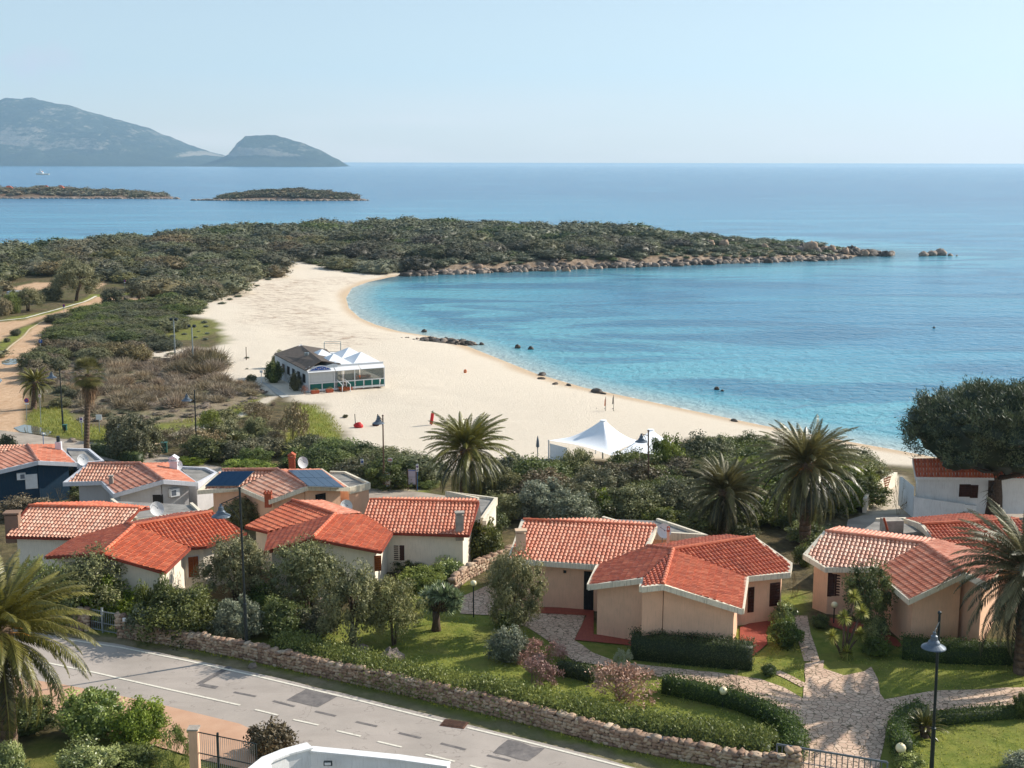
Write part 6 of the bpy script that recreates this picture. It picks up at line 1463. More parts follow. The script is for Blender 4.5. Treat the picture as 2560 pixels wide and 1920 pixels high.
# ================================================================== dry stone walls
def stone_wall(name, label, px, h, w=.5, seed=0, size=.3, world=False):
    c = np.array(px, float) if world else Gpoly(px); rs = np.random.RandomState(seed); base = c[0]; zb = zg(*base); V = []; F = []; T = []; n = 0
    seg = np.linalg.norm(np.diff(c, axis=0), axis=1); cum = np.concatenate([[0], np.cumsum(seg)]); tot = cum[-1]
    def at(s):
        i = min(int(np.searchsorted(cum[1:], s)), len(seg) - 1); t = (s - cum[i]) / seg[i]; d = (c[i + 1] - c[i]) / seg[i]; return c[i] + (c[i + 1] - c[i]) * t, d
    U, Q = blob(1, 1, 1, 0, 1, 7, 6)
    def stone(s, off, z, a, b, d_):
        nonlocal n
        p, d = at(np.clip(s, 0.001, tot - .001)); nn = np.array([-d[1], d[0]]); k = 1 + rs.uniform(-.3, .26, (len(U), 1)); u = np.sign(U) * np.abs(U) ** .62 * k
        a_ = rs.uniform(-.6, .6); ux = u[:, 0] * math.cos(a_) - u[:, 2] * math.sin(a_); uz = u[:, 0] * math.sin(a_) + u[:, 2] * math.cos(a_)
        W = np.column_stack([p[0] - base[0] + ux * a * d[0] + (off + u[:, 1] * d_) * nn[0], p[1] - base[1] + ux * a * d[1] + (off + u[:, 1] * d_) * nn[1], zg(*p) - zb + z + uz * b])
        V.append(W); F.append(Q + n); n += len(W); T.append(np.full(len(Q), rs.rand()))
    rows_ = max(2, int(h / (size * .62)))
    for side in (-1, 1):
        for r in range(rows_):
            s = rs.rand() * .2
            while s < tot:
                a = size * rs.uniform(.45, .85); stone(s, side * w * .36, h * (r + .5) / rows_ + rs.uniform(-.03, .03), a, h / rows_ * rs.uniform(.5, .66), w * .2); s += a * 1.65
    s = 0
    while s < tot:
        a = size * rs.uniform(.6, 1.1); stone(s, rs.uniform(-.05, .05), h + rs.uniform(-.02, .1), a, size * rs.uniform(.3, .55), w * .52); s += a * 1.6
    mb = MB(); pp = []
    for s in np.linspace(0, tot, max(2, int(tot / 1.2))): p, _ = at(s); pp.append((p[0] - base[0], p[1] - base[1], zg(*p) - zb + h * .95))
    mb.beam(pp, w * .62, h + .3); Fb = np.array([list(f) for f in mb.F]); F.append(Fb + n); V.append(np.array(mb.V)); T.append(np.zeros(len(Fb)))
    o = put(name, mesh(name, np.concatenate(V), np.concatenate(F), MAT['stone'], False, fattr={'tint': np.concatenate(T)}), None, (base[0], base[1], zb)); return tag(o, label, 'stone wall')
stone_wall('stone_wall', 'long rough dry stone wall along the upper side of the road', [(318, 1592), (400, 1606), (500, 1622), (570, 1636), (650, 1652), (760, 1678), (900, 1708), (1000, 1731), (1100, 1754), (1200, 1776), (1300, 1800), (1400, 1826), (1500, 1853), (1620, 1880), (1750, 1905), (1860, 1925), (1978, 1938)], .72, .5, 1, .22)
stone_wall('stone_wall', 'sunlit pinkish stone wall curving behind the left garden gate', [(212, 1572), (240, 1560), (280, 1545), (310, 1528), (338, 1508)], .9, .35, 2, .25)
stone_wall('stone_wall', 'short stone wall left of the left garden gate, behind the palm fronds', [(90, 1556), (150, 1562), (212, 1574)], .8, .45, 3, .28)
stone_wall('stone_wall', 'low stone wall between the centre villa and the peach villa', [(1130, 1478), (1160, 1452), (1200, 1430), (1245, 1412), (1275, 1400)], .75, .45, 4, .28)
# boulders of a ruined planter and verge stones
def rock(name, label, px, py, r, mat='rock', sq=(1, .8, .6), seed=None, group=None, cat='rock', z=None, lift=.25):
    g = G(px, py) if z is None else P(px, py, z); rs = np.random.RandomState(seed if seed is not None else int(px * 7 + py)); V, F = blob(r * sq[0], r * sq[1], r * sq[2], r * sq[2] * lift, rs.randint(999), 11, 8)
    V = V * (1 + rs.uniform(-.16, .16, V.shape)); o = put(name, mesh(name, V, F, MAT[mat], False), None, g, (0, 0, rs.rand() * 6)); return tag(o, label, cat, group)
for i, (x, y_, r, lb) in enumerate([(975, 1650, .8, 'large pale boulder in the garden between the big tree pair and the stone wall'), (900, 1632, .55, 'boulder left of the large pale boulder in the garden'), (800, 1512, .55, 'boulder in the shade behind the big tree pair'),
        (632, 1668, .28, 'rough rock on the verge below the left street lamp'), (180, 1105, .5, 'pale stone at the edge of the coast lane near the fan palm'), (252, 1118, .4, 'pale stone right of the fan palm foot'), (1000, 1212, 1.0, 'pale boulder behind the white notice board'),
        (146, 958, .5, 'pale stone in the green patch by the far left lamp'), (1345, 1650, .5, 'pale stone among the pink shrubs'), (1868, 1640, .2, 'white stone by the terrace corner')]):
    rock('boulder', lb, x, y_, r, 'rock')

# ================================================================== lamps
def street_lamp(label, foot, top, head=None, arm_side=-1, thick=.075, mat='dark_metal', up=0.0, gy=None):
    g = G(*foot) if gy is None else np.array([PY(foot[0], foot[1], gy)[0], gy, 3.0]); t = PY(top[0], top[1], g[1]); H_ = t[2] - g[2]; rt = empty('street_lamp', g, label, 'street lamp')
    mb = MB(); dx = t[0] - g[0]; mb.tube([(0, 0, -.3), (dx * .32, 0, H_ * .32)], [thick * 1.25, thick * 1.15], 10); mb.tube([(dx * .32, 0, H_ * .32), (dx, 0, H_)], [thick * .85, thick * .7], 10)
    mb.ball((dx * .32, 0, H_ * .32), thick * 1.5, 10, 6, (1, 1, .6)); mb.ball((dx, 0, H_ + .03), thick * 1.1, 10, 6); mb.build('pole', MAT[mat], rt)
    if head:
        hd = PY(head[0], head[1], g[1] + up); hx, hy, hz = hd[0] - g[0], hd[1] - g[1], hd[2] - g[2]; ar = MB(); z1 = H_ - .35
        ar.tube([(dx, 0, z1), (hx, hy, hz + .62)], .025, 6)
        cv = [(dx + (hx - dx) * f, hy * f, hz + .62 - .9 * (1 - f) ** 2.2 * 1.0 - .12 * (1 - f)) for f in (0, .12, .3, .5, .75, 1)]; ar.tube(cv, .018, 6); a = ar.build('arm', MAT[mat], rt)
        sh = MB(); sh.lathe([(.001, .62), (.06, .62), (.07, .5), (.13, .46), (.15, .3), (.22, .22), (.25, .14), (.46, .02), (.48, -.02), (.44, -.02), (.2, .08), (.001, .1)], (hx, hy, hz), 20); s_ = sh.build('lamp_shade', MAT['lamp_grey'], rt, smooth_=False)
        b = MB(); b.ball((hx, hy, hz + .04), .13, 10, 6, (1, 1, .6)); b.build('bulb', MAT['white_metal'], s_)
    return rt
street_lamp('nearest street lamp on the left, standing at the stone wall beside the road', (618, 1643), (599, 1222), (553, 1290), up=-.2)
street_lamp('tall dark street lamp cut by the bottom edge at the right, beside the driveway', (2327, 1960), (2349, 1534), (2334, 1618), up=-1.6, gy=49.0)
street_lamp('street lamp on the dry dune field between the big dome bush and the sandy path', (492, 1134), (486, 978), (467, 1001))
street_lamp('street lamp at the far left between the small palm and the fan palm', (158, 1075), (149, 925), (129, 944))
street_lamp('bare wooden looking lamp pole in front of the sand left of the first date palm', (960, 1225), (957, 1040), (946, 1058), thick=.07, mat='rust_metal')
street_lamp('street lamp rising from the bushes right of the white tent', (1621, 1250), (1621, 1078), (1603, 1104), mat='rust_metal')
for f, t, lb in (((438, 896), (436, 800), 'left of two floodlight posts where dune meets sand'), ((483, 910), (483, 817), 'right of two floodlight posts where dune meets sand')):
    g = G(*f); tt = PY(t[0], t[1], g[1]); H_ = tt[2] - g[2]; rt = empty('floodlight_post', g, lb, 'light post', 'floodlight posts'); mb = MB(); mb.tube([(0, 0, -.2), (0, 0, H_ * .5)], .1, 8); mb.tube([(0, 0, H_ * .5), (0, 0, H_)], .08, 8); mb.build('pole', MAT['galv'], rt)
    mb = MB(); mb.box((-.35, 0, H_ + .1), (.4, .3, .3), .3, .4); mb.box((.35, 0, H_ + .1), (.4, .3, .3), -.3, .4); mb.build('lamp_head', MAT['dark_metal'], rt)
for i, (f, t, lb) in enumerate([((616, 900), (616, 869), 'thin wooden stake alone on the sand left of the beach bar'), ((489, 908), (487, 872), 'thin stake beside the right floodlight post')]):
    g = G(*f); H_ = PY(t[0], t[1], g[1])[2] - g[2]; mb = MB(); mb.tube([(0, 0, -.2), (0, 0, H_ * .6), (.01, 0, H_)], [.06, .055, .05], 6); mb.ball((.01, 0, H_), .07, 6, 4); o = mb.build('wooden_stake', MAT['rust_metal']); o.location = g; tag(o, lb, 'post')
def globe_lamp(label, foot, top, r=.2):
    g = G(*foot); t = PY(top[0], top[1], g[1]); H_ = t[2] - g[2]; rt = empty('globe_lamp', g, label, 'garden lamp'); mb = MB(); mb.tube([(0, 0, -.1), (0, 0, H_ - r * .8)], .035, 8); mb.lathe([(.001, H_ - r * .7), (.07, H_ - r * .75), (.07, H_ - r * 1.1), (.035, H_ - r * 1.15)], (0, 0, 0), 10); mb.build('post', MAT['dark_metal'], rt)
    mb = MB(); mb.ball((0, 0, H_), r, 20, 12); mb.build('globe', MAT['globe'], rt, smooth_=True)
globe_lamp('cream globe lamp on the tall green post beside the dragon tree', (1184, 1543), (1183, 1458), .17)
globe_lamp('cream globe lamp over the driveway hedge right of the large pink shrub', (1807, 1768), (1807, 1727), .19)
globe_lamp('yellowish globe lamp in the hedge by the right driveway gate', (2250, 1905), (2250, 1870), .22)
globe_lamp('shaded globe lamp against the wall of the pale roofed right villa', (2084, 1560), (2084, 1512), .18)

# ================================================================== signs
def disc(mb, c, r, n=20, y=0.0): mb.add([(c[0] + r * math.cos(2 * math.pi * k / n), y, c[1] + r * math.sin(2 * math.pi * k / n)) for k in range(n)], [list(range(n))])
FACE = -1
def text_part(body, size, mat, parent, x, y, z, name='lettering'):
    cu = bpy.data.curves.new(name, 'FONT'); cu.body = body; cu.size = size; cu.align_x = 'CENTER'; cu.align_y = 'CENTER'; cu.extrude = .004
    o = bpy.data.objects.new('t', cu); COL.objects.link(o); dg = bpy.context.evaluated_depsgraph_get(); me = bpy.data.meshes.new_from_object(o.evaluated_get(dg)); bpy.data.objects.remove(o)
    me.materials.clear(); me.materials.append(MAT[mat]); p = put(name, me, parent, (x, y, z), (math.pi / 2, 0, 0)); return p
def sign(label, foot, plate, kind, post='galv', rz=0.0, w=None, h=None):
    """plate: centre in the photo, width, height in photo pixels"""
    g = G(*foot); c = PY(plate[0], plate[1], g[1]) - g; sc = (g[1] * cp + (CAM_H - g[2]) * sp) / FPX; W, H_ = plate[2] * sc, plate[3] * sc
    rt = empty('road_sign', g, label, 'sign', rz=rz); mb = MB(); mb.tube([(c[0] * 0, .04, -.2), (c[0], .04, c[2] + H_ / 2 + .05)], .035, 8); mb.build('post', MAT[post], rt)
    x, z = c[0], c[2]
    if kind in ('board', 'lilac'):
        mb = MB(); mb.box((x, 0, z), (W, .04, H_)); pl = mb.build('plate', MAT['white_sign' if kind == 'board' else 'board_lilac'], rt)
    elif kind == 'disc':
        mb = MB(); n = 24; ring = [(x + W / 2 * math.cos(6.2832 * k / n), 0, z + W / 2 * math.sin(6.2832 * k / n)) for k in range(n)]; mb.hexa([(a, .02, b) for a, _, b in ring], [(a, -.02, b) for a, _, b in ring]); pl = mb.build('plate', MAT['red_sign'], rt)
        mb = MB(); disc(mb, (x, z), W * .39, y=-.024); mb.build('blue_field', MAT['blue_sign'], pl); mb = MB(); mb.hexa([(x - W * .32, -.026, z + W * .26), (x - W * .26, -.026, z + W * .32), (x + W * .32, -.026, z - W * .26), (x + W * .26, -.026, z - W * .32)][::1], [(x - W * .32, -.032, z + W * .26), (x - W * .26, -.032, z + W * .32), (x + W * .32, -.032, z - W * .26), (x + W * .26, -.032, z - W * .32)]); mb.build('red_bar', MAT['red_sign'], pl)
        mb = MB(); mb.box((x, 0, z - W * .72), (W * .8, .03, W * .28)); mb.build('sub_plate', MAT['white_sign'], rt)
    elif kind == 'P':
        mb = MB(); mb.box((x, 0, z), (W, .03, H_)); pl = mb.build('plate', MAT['blue_sign'], rt); text_part('P', H_ * .95, 'white_sign', pl, x, -.02, z)
    elif kind == 'tow':   # white plate with a no parking roundel and a tow symbol
        mb = MB(); mb.box((x, 0, z), (W, .03, H_)); pl = mb.build('plate', MAT['white_sign'], rt); zz = z + H_ * .18
        mb = MB(); disc(mb, (x, zz), W * .4, y=-.018); mb.build('red_ring', MAT['red_sign'], pl); mb = MB(); disc(mb, (x, zz), W * .29, y=-.021); mb.build('blue_field', MAT['blue_sign'], pl)
        mb = MB(); mb.box((x - W * .1, -.02, z - H_ * .3), (W * .45, .01, H_ * .09)); mb.box((x + W * .18, -.02, z - H_ * .27), (W * .2, .01, H_ * .14)); mb.build('tow_symbol', MAT['dark_gap'], pl)
    elif kind == 'blue_disc':
        mb = MB(); mb.box((x, 0, z), (W, .03, H_)); pl = mb.build('plate', MAT['white_sign'], rt); mb = MB(); disc(mb, (x, z + H_ * .12), W * .4, y=-.018); mb.build('blue_disc', MAT['blue_sign'], pl)
        mb = MB(); mb.box((x, -.02, z - H_ * .36), (W * .7, .01, H_ * .08)); mb.build('text_line', MAT['dark_gap'], pl)
    elif kind == 'orange':
        mb = MB(); mb.box((x, 0, z), (W, .03, H_)); pl = mb.build('plate', MAT['white_sign'], rt); mb = MB(); mb.box((x - W * .22, -.02, z + H_ * .05), (W * .3, .01, H_ * .55)); mb.build('left_panel', MAT['orange_sign'], pl); mb = MB(); mb.box((x + W * .22, -.02, z + H_ * .05), (W * .3, .01, H_ * .55)); mb.build('right_panel', MAT['red_sign'], pl)
    elif kind == 'globe':
        mb = MB(); mb.box((x, .04, z), (W, .18, H_ * .5)); mb.build('lamp_head', MAT['white_metal'], rt)
    return rt
MAT['board_lilac'] = plain('lilac_board', 'b5aebc', 0.6, 0.05); MAT['orange_sign'] = plain('orange_sign_paint', 'd3703a', 0.5, 0.03)
sign('blue P parking sign on a pole beside the orange dirt road', (101, 890), (101, 853, 8, 8), 'P')
mb = MB()
sign('round no parking sign at the entrance of the dirt road, far left', (66, 1050), (66, 1001, 11.5, 11.5), 'disc')
sign('yellow topped post sign right of the round no parking sign', (102, 1062), (99, 990, 6, 6), 'orange')
sign('white tow away sign left of the fan palm trunk', (205, 1092), (203, 1050, 8, 12), 'tow')
sign('plain white square board right of the fan palm trunk', (249, 1085), (247, 1043, 14.5, 13), 'board')
sign('white tow away sign in front of the large dome bush', (297, 1116), (298, 1070, 9, 16), 'tow', 'blue_paint')
sign('slim green post with a small lamp between the dome bush and the meter boxes', (341, 1125), (342, 1058, 7, 5), 'globe', 'green_box')
sign('small white topped post at the lane behind the dark blue villa', (108, 1112), (107, 1084, 5, 6), 'globe', 'blue_paint')
sign('white sign with blue roundel on a blue post above the solar villa flat roof', (905, 1208), (905, 1156, 8, 15), 'blue_disc', 'blue_paint')
sign('small white sign with orange and red panels above the white notice board', (974, 1215), (975, 1150, 11, 10), 'orange', 'rust_metal')
sign('white tow away sign on a blue post right of the lilac notice board', (1043, 1228), (1043, 1170, 6.5, 18), 'tow', 'blue_paint')
sign('dark round sign on the far left median of the parking road', (159.5, 799), (159.5, 764, 7, 7), 'disc')
sign('blue P sign on the road island near the round tree', (302, 768), (301, 755, 6, 7), 'P')
sign('distant round sign in front of the dark scrub behind the road island', (312, 727), (311.5, 702, 5.5, 5.5), 'disc')
def board(label, c, w, h, foot, matk, lines=()):
    g = G(*foot); sc = (g[1] * cp + (CAM_H - g[2]) * sp) / FPX; p = PY(c[0], c[1], g[1]) - g; W, H_ = w * sc, h * sc; rt = empty('notice_board', g, label, 'notice board')
    mb = MB(); mb.box((p[0], 0, p[2]), (W, .05, H_)); pl = mb.build('panel', MAT[matk], rt)
    for sgn in (-1, 1): mb = MB(); mb.tube([(p[0] + sgn * (W / 2 + .04), 0, -.2), (p[0] + sgn * (W / 2 + .04), 0, p[2] + H_ / 2 + .08)], .045, 8); mb.build('post', MAT['rust_metal'], rt)
    for x, z, a, b, mk in lines: mb = MB(); mb.box((p[0] + x * W, -.03, p[2] + z * H_), (a * W, .01, b * H_)); mb.build('print_block', MAT[mk], pl)
board('white notice board with faint red print by the lamp pole', (967, 1198), 16, 38, (967, 1224), 'white_sign', [(0, .38, .5, .05, 'orange_sign'), (0, .2, .7, .05, 'board_lilac'), (0, -.02, .35, .16, 'orange_sign'), (0, -.2, .6, .04, 'board_lilac'), (0, -.34, .5, .04, 'orange_sign')])
board('lilac grey notice board on two brown posts near the first date palm', (1030, 1193), 18, 37, (1030, 1226), 'board_lilac', [(0, .46, 1, .06, 'blue_sign'), (0, .02, 1, .02, 'lamp_grey')])
# meter boxes and litter bins
def boxthing(name, label, px, py, w, d, h, mat, cat, door='galv', dm='white_metal', rz=.15):
    g = G(px, py); rt = empty(name, g, label, cat, rz=rz); mb = MB(); mb.box((0, 0, h / 2 - .05), (w, d, h + .1)); b = mb.build('body', MAT[mat], rt); mb = MB(); mb.box((0, 0, h + .02), (w + .1, d + .1, .05)); mb.build('lid', MAT[mat], rt)
    mb = MB(); mb.box((-.1 * w, -d / 2 - .015, h * .5), (w * .5, .03, h * .6)); mb.build('door', MAT[dm], rt)
boxthing('meter_cabinet', 'pale brown rendered meter cabinet beside the coast lane', 389, 1131, .9, .5, .75, 'chim', 'cabinet'); boxthing('utility_cabinet', 'dark green steel cabinet right of the pale meter cabinet', 411, 1131, .5, .5, .9, 'green_box', 'cabinet', dm='green_box')
boxthing('litter_bin', 'green litter bin at the foot of the far left street lamp', 163, 1081, .35, .35, .75, 'green_box', 'bin', dm='dark_metal')
boxthing('meter_cabinet', 'grey metal hatch set in the stone wall near the yellow flowers', 1645, 1885, .85, .2, .72, 'grey_metal', 'cabinet', dm='grey_metal', rz=-.42)
boxthing('meter_cabinet', 'pale hatch at the foot of the stone wall left of the street lamp', 565, 1634, .6, .15, .6, 'galv', 'cabinet', dm='concrete', rz=-.3)

# ================================================================== gates
def gate(label, a, b, h, bars, mat, za=3.0, mid=False, r=.012, gy=None, top=.03):
    A = P(*a, za); B = P(*b, za); d = B - A; L = np.linalg.norm(d[:2]); rt = empty('metal_gate', (A[0], A[1], za), label, 'gate', rz=math.atan2(d[1], d[0])); mb = MB()
    mb.box((L / 2, 0, h), (L, .05, top * 1.6)); mb.box((L / 2, 0, .12), (L, .05, .05)); mb.box((0, 0, h / 2), (.06, .06, h)); mb.box((L, 0, h / 2), (.06, .06, h)); mb.box((L / 2, 0, h * .45), (L, .03, .03)); mb.build('gate_frame', MAT[mat], rt)
    for i in range(bars): m2 = MB(); x = L * (i + 1) / (bars + 1); m2.tube([(x, 0, .1), (x, 0, h)], r, 6, False); m2.build('bar', MAT[mat], rt)
    if mid: mb = MB(); mb.box((L / 2 - .1, 0, h / 2 + .08), (.09, .09, h + .25)); mb.build('centre_post', MAT[mat], rt)
    return rt
gate('light metal garden gate between stone pillars at the left', (221, 1574), (302, 1590), 1.2, 16, 'galv', mid=True)
gate('grey metal driveway gate at the bottom right', (1940, 1925), (2215, 1972), 1.15, 19, 'grey_metal', r=.022, top=.05)
g = P(489, 1829, 4.9); g2 = P(640, 1860, 4.9)
rt = empty('metal_gate', (g[0], g[1], 3.0), 'tall dark barred gate at the bottom left beside the pink pillar', 'gate', rz=math.atan2(g2[1] - g[1], g2[0] - g[0])); L = np.linalg.norm((g2 - g)[:2]); h = 1.9; mb = MB()
for z in (h, .15, h * .52): mb.box((L / 2, 0, z), (L, .035, .035))
for x in (0, L): mb.box((x, 0, h / 2), (.05, .05, h))
mb.build('gate_frame', MAT['dark_metal'], rt)
for i in range(28): m2 = MB(); x = L * (i + 1) / 29; m2.tube([(x, 0, .15), (x, 0, h + .0)], .01, 5, False); m2.build('bar', MAT['galv'], rt)
mb = MB(); mb.box((L * .37, 0, h / 2), (.07, .07, h + .3)); mb.build('centre_post', MAT['dark_metal'], rt)
q = P(484, 1822, 5.0); rt = empty('gate_pillar', (q[0], q[1], 3.0), 'pink rendered gate pillar at the bottom left', 'pillar'); mb = MB(); mb.box((0, 0, .95), (.36, .36, 2.1)); mb.build('shaft', MAT['wall_pink'], rt); mb = MB(); mb.box((0, 0, 2.03), (.46, .46, .07)); mb.build('cap', MAT['concrete'], rt)
for x, y_, lb in ((215, 1575, 'left stone pillar of the left garden gate'), (308, 1592, 'right stone pillar of the left garden gate, with the small house number plate'), (1985, 1945, 'stone pier at the end of the long wall by the driveway gate')):
    p = G(x, y_)[:2]; w = stone_wall('stone_pillar', lb, [p - [.25, 0], p + [.25, 0.02]], 1.15, .5, x, .24, True); w['category'] = 'pillar'
p = G(308, 1592); mb = MB(); mb.box((0, 0, 0), (.2, .02, .2)); o = mb.build('house_number_plate', MAT['white_sign']); o.location = PY(311, 1549, p[1] - .28); tag(o, 'small white house number plate on the right pillar of the left gate', 'sign')
# pale wall of the gravel yard near the white house, pallet against it
def low_wall(label, px, h, w, mat, name='garden_wall'):
    c = Gpoly(px); base = c[0]; zb = zg(*base); mb = MB(); mb.beam([(a[0] - base[0], a[1] - base[1], zg(*a) - zb + h) for a in c], w, h + .3); o = mb.build(name, MAT[mat]); o.location = (base[0], base[1], zb); return tag(o, label, 'wall')
low_wall('pale rendered wall running up beside the gravel yard', [(2160, 1282), (2180, 1250), (2215, 1225), (2238, 1212)], 1.1, .25, 'wall_cream')
g = G(2218, 1232); rt = empty('wooden_pallet', g, 'sunlit wooden pallet leaning on the pale yard wall', 'pallet', rz=.8); mb = MB()
for k in range(6): mb.box((0, .3 - k * .05, .12 + k * .22), (1.2, .02, .12), 0, .25)
mb.build('board', MAT['wood_orange'], rt); mb = MB()
for x in (-.55, 0, .55): mb.beam([(x, .36, .05), (x + .001, .04, 1.35)], .08, .06)
mb.build('batten', plain('pale_wood', 'b9986c', .8, .2, 6), rt)

# ================================================================== beach bar
Kz = 1.55
fl = P(773, 981, Kz); fr_ = P(962, 966, Kz); du = (fr_ - fl); Lf = np.linalg.norm(du[:2]); ux = du[:2] / Lf; uy = np.array([-ux[1], ux[0]])
bk = P(688, 925, Kz); DEP = (bk - fl)[:2] @ uy; SH = (bk - fl)[:2] @ ux
kb = empty('beach_bar', (fl[0], fl[1], Kz), 'beach bar on the sand with white peaked awnings, glazed terrace and brown felt roof', 'building', rz=math.atan2(ux[1], ux[0]))
def K(px, py, v):   # local coordinates: picture point on the vertical plane v metres behind the front
    r = ray(px, py); o = np.array([0, 0, CAM_H]); t = ((fl[:2] + uy * v) @ uy - o[:2] @ uy) / (r[:2] @ uy); q = o + r * t; return np.array([(q[:2] - fl[:2]) @ ux, v, q[2] - Kz])
KD = 14.0
def kbuild(name, mb, mat, parent=None): return mb.build(name, MAT[mat], parent or kb)
lx = K(688, 925, KD)[0]
mb = MB(); wt = 2.5
MAT['bar_wall'] = wall_mat('bar_white_boarding', 'c9cdd0', '6b757c', .3); MAT['bar_roof'] = plain('brown_felt', '5d534b', .9, .2, 2, bump=.2)
mb.hexa([(0.02, .3, -.3), (3.6, .3, -.3), (3.6 + lx, KD, -.3), (lx, KD, -.3)], [(0.02, .3, wt), (3.6, .3, wt + .75), (3.6 + lx, KD, wt + .75), (lx, KD, wt)]); w_ = kbuild('wall', mb, 'bar_wall')
for i in range(6):
    f = (i + .5) / 6.5; mb = MB(); a = np.array([lx * f, .3 + (KD - .3) * f]); b = a + np.array([lx, KD - .3]) * .07; mb.hexa([(a[0] - .04, a[1], .9), (a[0] + .05, a[1], .9), (b[0] + .05, b[1], .9), (b[0] - .04, b[1], .9)], [(a[0] - .04, a[1], 1.9), (a[0] + .05, a[1], 1.9), (b[0] + .05, b[1], 1.9), (b[0] - .04, b[1], 1.9)]); kbuild('window', mb, 'dark_gap', w_)
R0, R1, R2, R3 = K(764, 931, -.1), K(803, 913, .3), K(752, 876, KD), K(685, 897, KD + .2)
R0[2] = wt + .05; R3[2] = wt + .05; R1[2] = wt + 1.0; R2[2] = wt + 1.0
R4 = R1 + [2.4, 0, -.55]; R5 = R2 + [3.4, 0, -.75]
mb = MB(); mb.hexa([R0, R1, R2, R3], [q + np.array([0, 0, .1]) for q in (R0, R1, R2, R3)]); mb.hexa([R1 + [.01, 0, -.01], R4, R5, R2 + [.01, 0, -.01]], [q + np.array([0, 0, .1]) for q in (R1 + [.01, 0, -.01], R4, R5, R2 + [.01, 0, -.01])]); rf = kbuild('roof', mb, 'bar_roof')
# arched name board
mb = MB(); a0, a1 = K(773, 929, -.15), K(828, 926, -.15); w = a1[0] - a0[0]; zb_ = a0[2]; arch = [(a0[0] + w * i / 14, zb_ + .1 + .52 * math.sin(math.pi * min(i, 14) / 14) ** .8) for i in range(15)]
mb.hexa([(a0[0], -.1, zb_)] + [(x, -.1, z) for x, z in arch] + [(a1[0], -.1, zb_)], [(a0[0], -.18, zb_)] + [(x, -.18, z) for x, z in arch] + [(a1[0], -.18, zb_)]); nb = kbuild('name_board', mb, 'white_metal')
mb = MB(); mb.hexa([(a0[0] + .1, -.185, zb_ + .08)] + [(a0[0] + .1 + (w - .2) * i / 14, -.185, zb_ + .1 + .42 * math.sin(math.pi * i / 14) ** .8) for i in range(15)] + [(a1[0] - .1, -.185, zb_ + .08)], [(a0[0] + .1, -.2, zb_ + .08)] + [(a0[0] + .1 + (w - .2) * i / 14, -.2, zb_ + .1 + .42 * math.sin(math.pi * i / 14) ** .8) for i in range(15)] + [(a1[0] - .1, -.2, zb_ + .08)]); kbuild('name_board_field', mb, 'blue_sign', nb)
for k in range(7): mb = MB(); mb.box((a0[0] + w * (.22 + .093 * k), -.21, zb_ + .3 + .08 * math.sin(k * 2.1)), (w * .05, .01, .13), 0, 0); kbuild('faded_lettering', mb, 'board_lilac', nb)
# terrace
T0 = K(767, 936, 0.0)[2]; mb = MB(); MAT['glass_bar'] = None
gm_ = NT('terrace_glazing'); gm_.col(hexc('5c6a68')); gm_.bs.inputs['Alpha'].default_value = .55; MAT['glass_bar'] = gm_.set(.08, .6)
MAT['teal'] = plain('teal_panel', '0f5f56', .5, .05); MAT['blind'] = plain('grey_blind', 'b9bcbd', .7, .05)
TD = 8.0
mb.box((Lf / 2 + 1.7, TD / 2 + .2, .2), (Lf - 3.6, TD, .5)); kbuild('terrace_deck', mb, 'concrete')
H1 = 1.0; TH = 2.35
fr = MB()
xs = [0.06, 1.95, 3.9]; 
for i, x in enumerate([K(px, 960, 0)[0] for px in (773, 805, 836, 858, 866, 887, 909, 930, 949, 961)]): fr.box((x, 0, (TH if i in (0, 2, 3, 5, 9) else H1) / 2), (.1, .1, TH if i in (0, 2, 3, 5, 9) else H1))
fr.box((Lf / 2, 0.0, H1), (Lf, .085, .1)); fr.box((Lf / 2, 0, .18), (Lf, .087, .2)); fr.box((Lf / 2, 0, TH), (Lf + .1, .13, .14)); fr.box((Lf, TD / 2, H1), (.085, TD, .1)); fr.box((Lf, TD / 2, TH), (.1, TD, .1)); fr.box((Lf, TD / 2, .2), (.083, TD, .3)); kbuild('terrace_frame', fr, 'white_metal')
pxs = [(776, 804), (807, 835), (844, 855), (869, 886), (890, 908), (912, 929), (932, 948), (952, 960)]
for a, b in pxs: mb = MB(); x0, x1 = K(a, 960, 0)[0], K(b, 960, 0)[0]; mb.box(((x0 + x1) / 2, 0.0, .62), (x1 - x0, .04, .62)); kbuild('panel', mb, 'teal')
for a, b in ((860, 900), (900, 960)): mb = MB(); x0, x1 = K(a, 950, 0)[0], K(b, 950, 0)[0]; mb.box(((x0 + x1) / 2, 0.02, 1.67), (x1 - x0 - .12, .02, 1.22)); kbuild('glazing', mb, 'glass_bar')
mb = MB(); mb.box((Lf - .01, TD / 2, 1.67), (.02, TD - .2, 1.22)); kbuild('glazing', mb, 'glass_bar')
mb = MB(); x0, x1 = K(775, 950, 0)[0], K(834, 950, 0)[0]; mb.box(((x0 + x1) / 2, 0.0, 1.7), (x1 - x0, .03, 1.25)); kbuild('roller_blind', mb, 'blind')
mb = MB(); x0, x1 = K(843, 950, 0)[0], K(855, 950, 0)[0]; mb.box(((x0 + x1) / 2, .02, 1.25), (x1 - x0, .05, 2.1)); kbuild('door', mb, 'glass_bar')
for a, b in ((768, 836), (838, 898), (900, 960)):
    mb = MB(); x0, x1 = K(a, 935, 0)[0], K(b, 935, 0)[0]; mb.hexa([(x0, -.35, TH - .02), (x1, -.35, TH - .02), (x1, .5, TH + .38), (x0, .5, TH + .38)], [(x0, -.35, TH + .02), (x1, -.35, TH + .02), (x1, .5, TH + .42), (x0, .5, TH + .42)]); kbuild('awning', mb, 'white_sign')
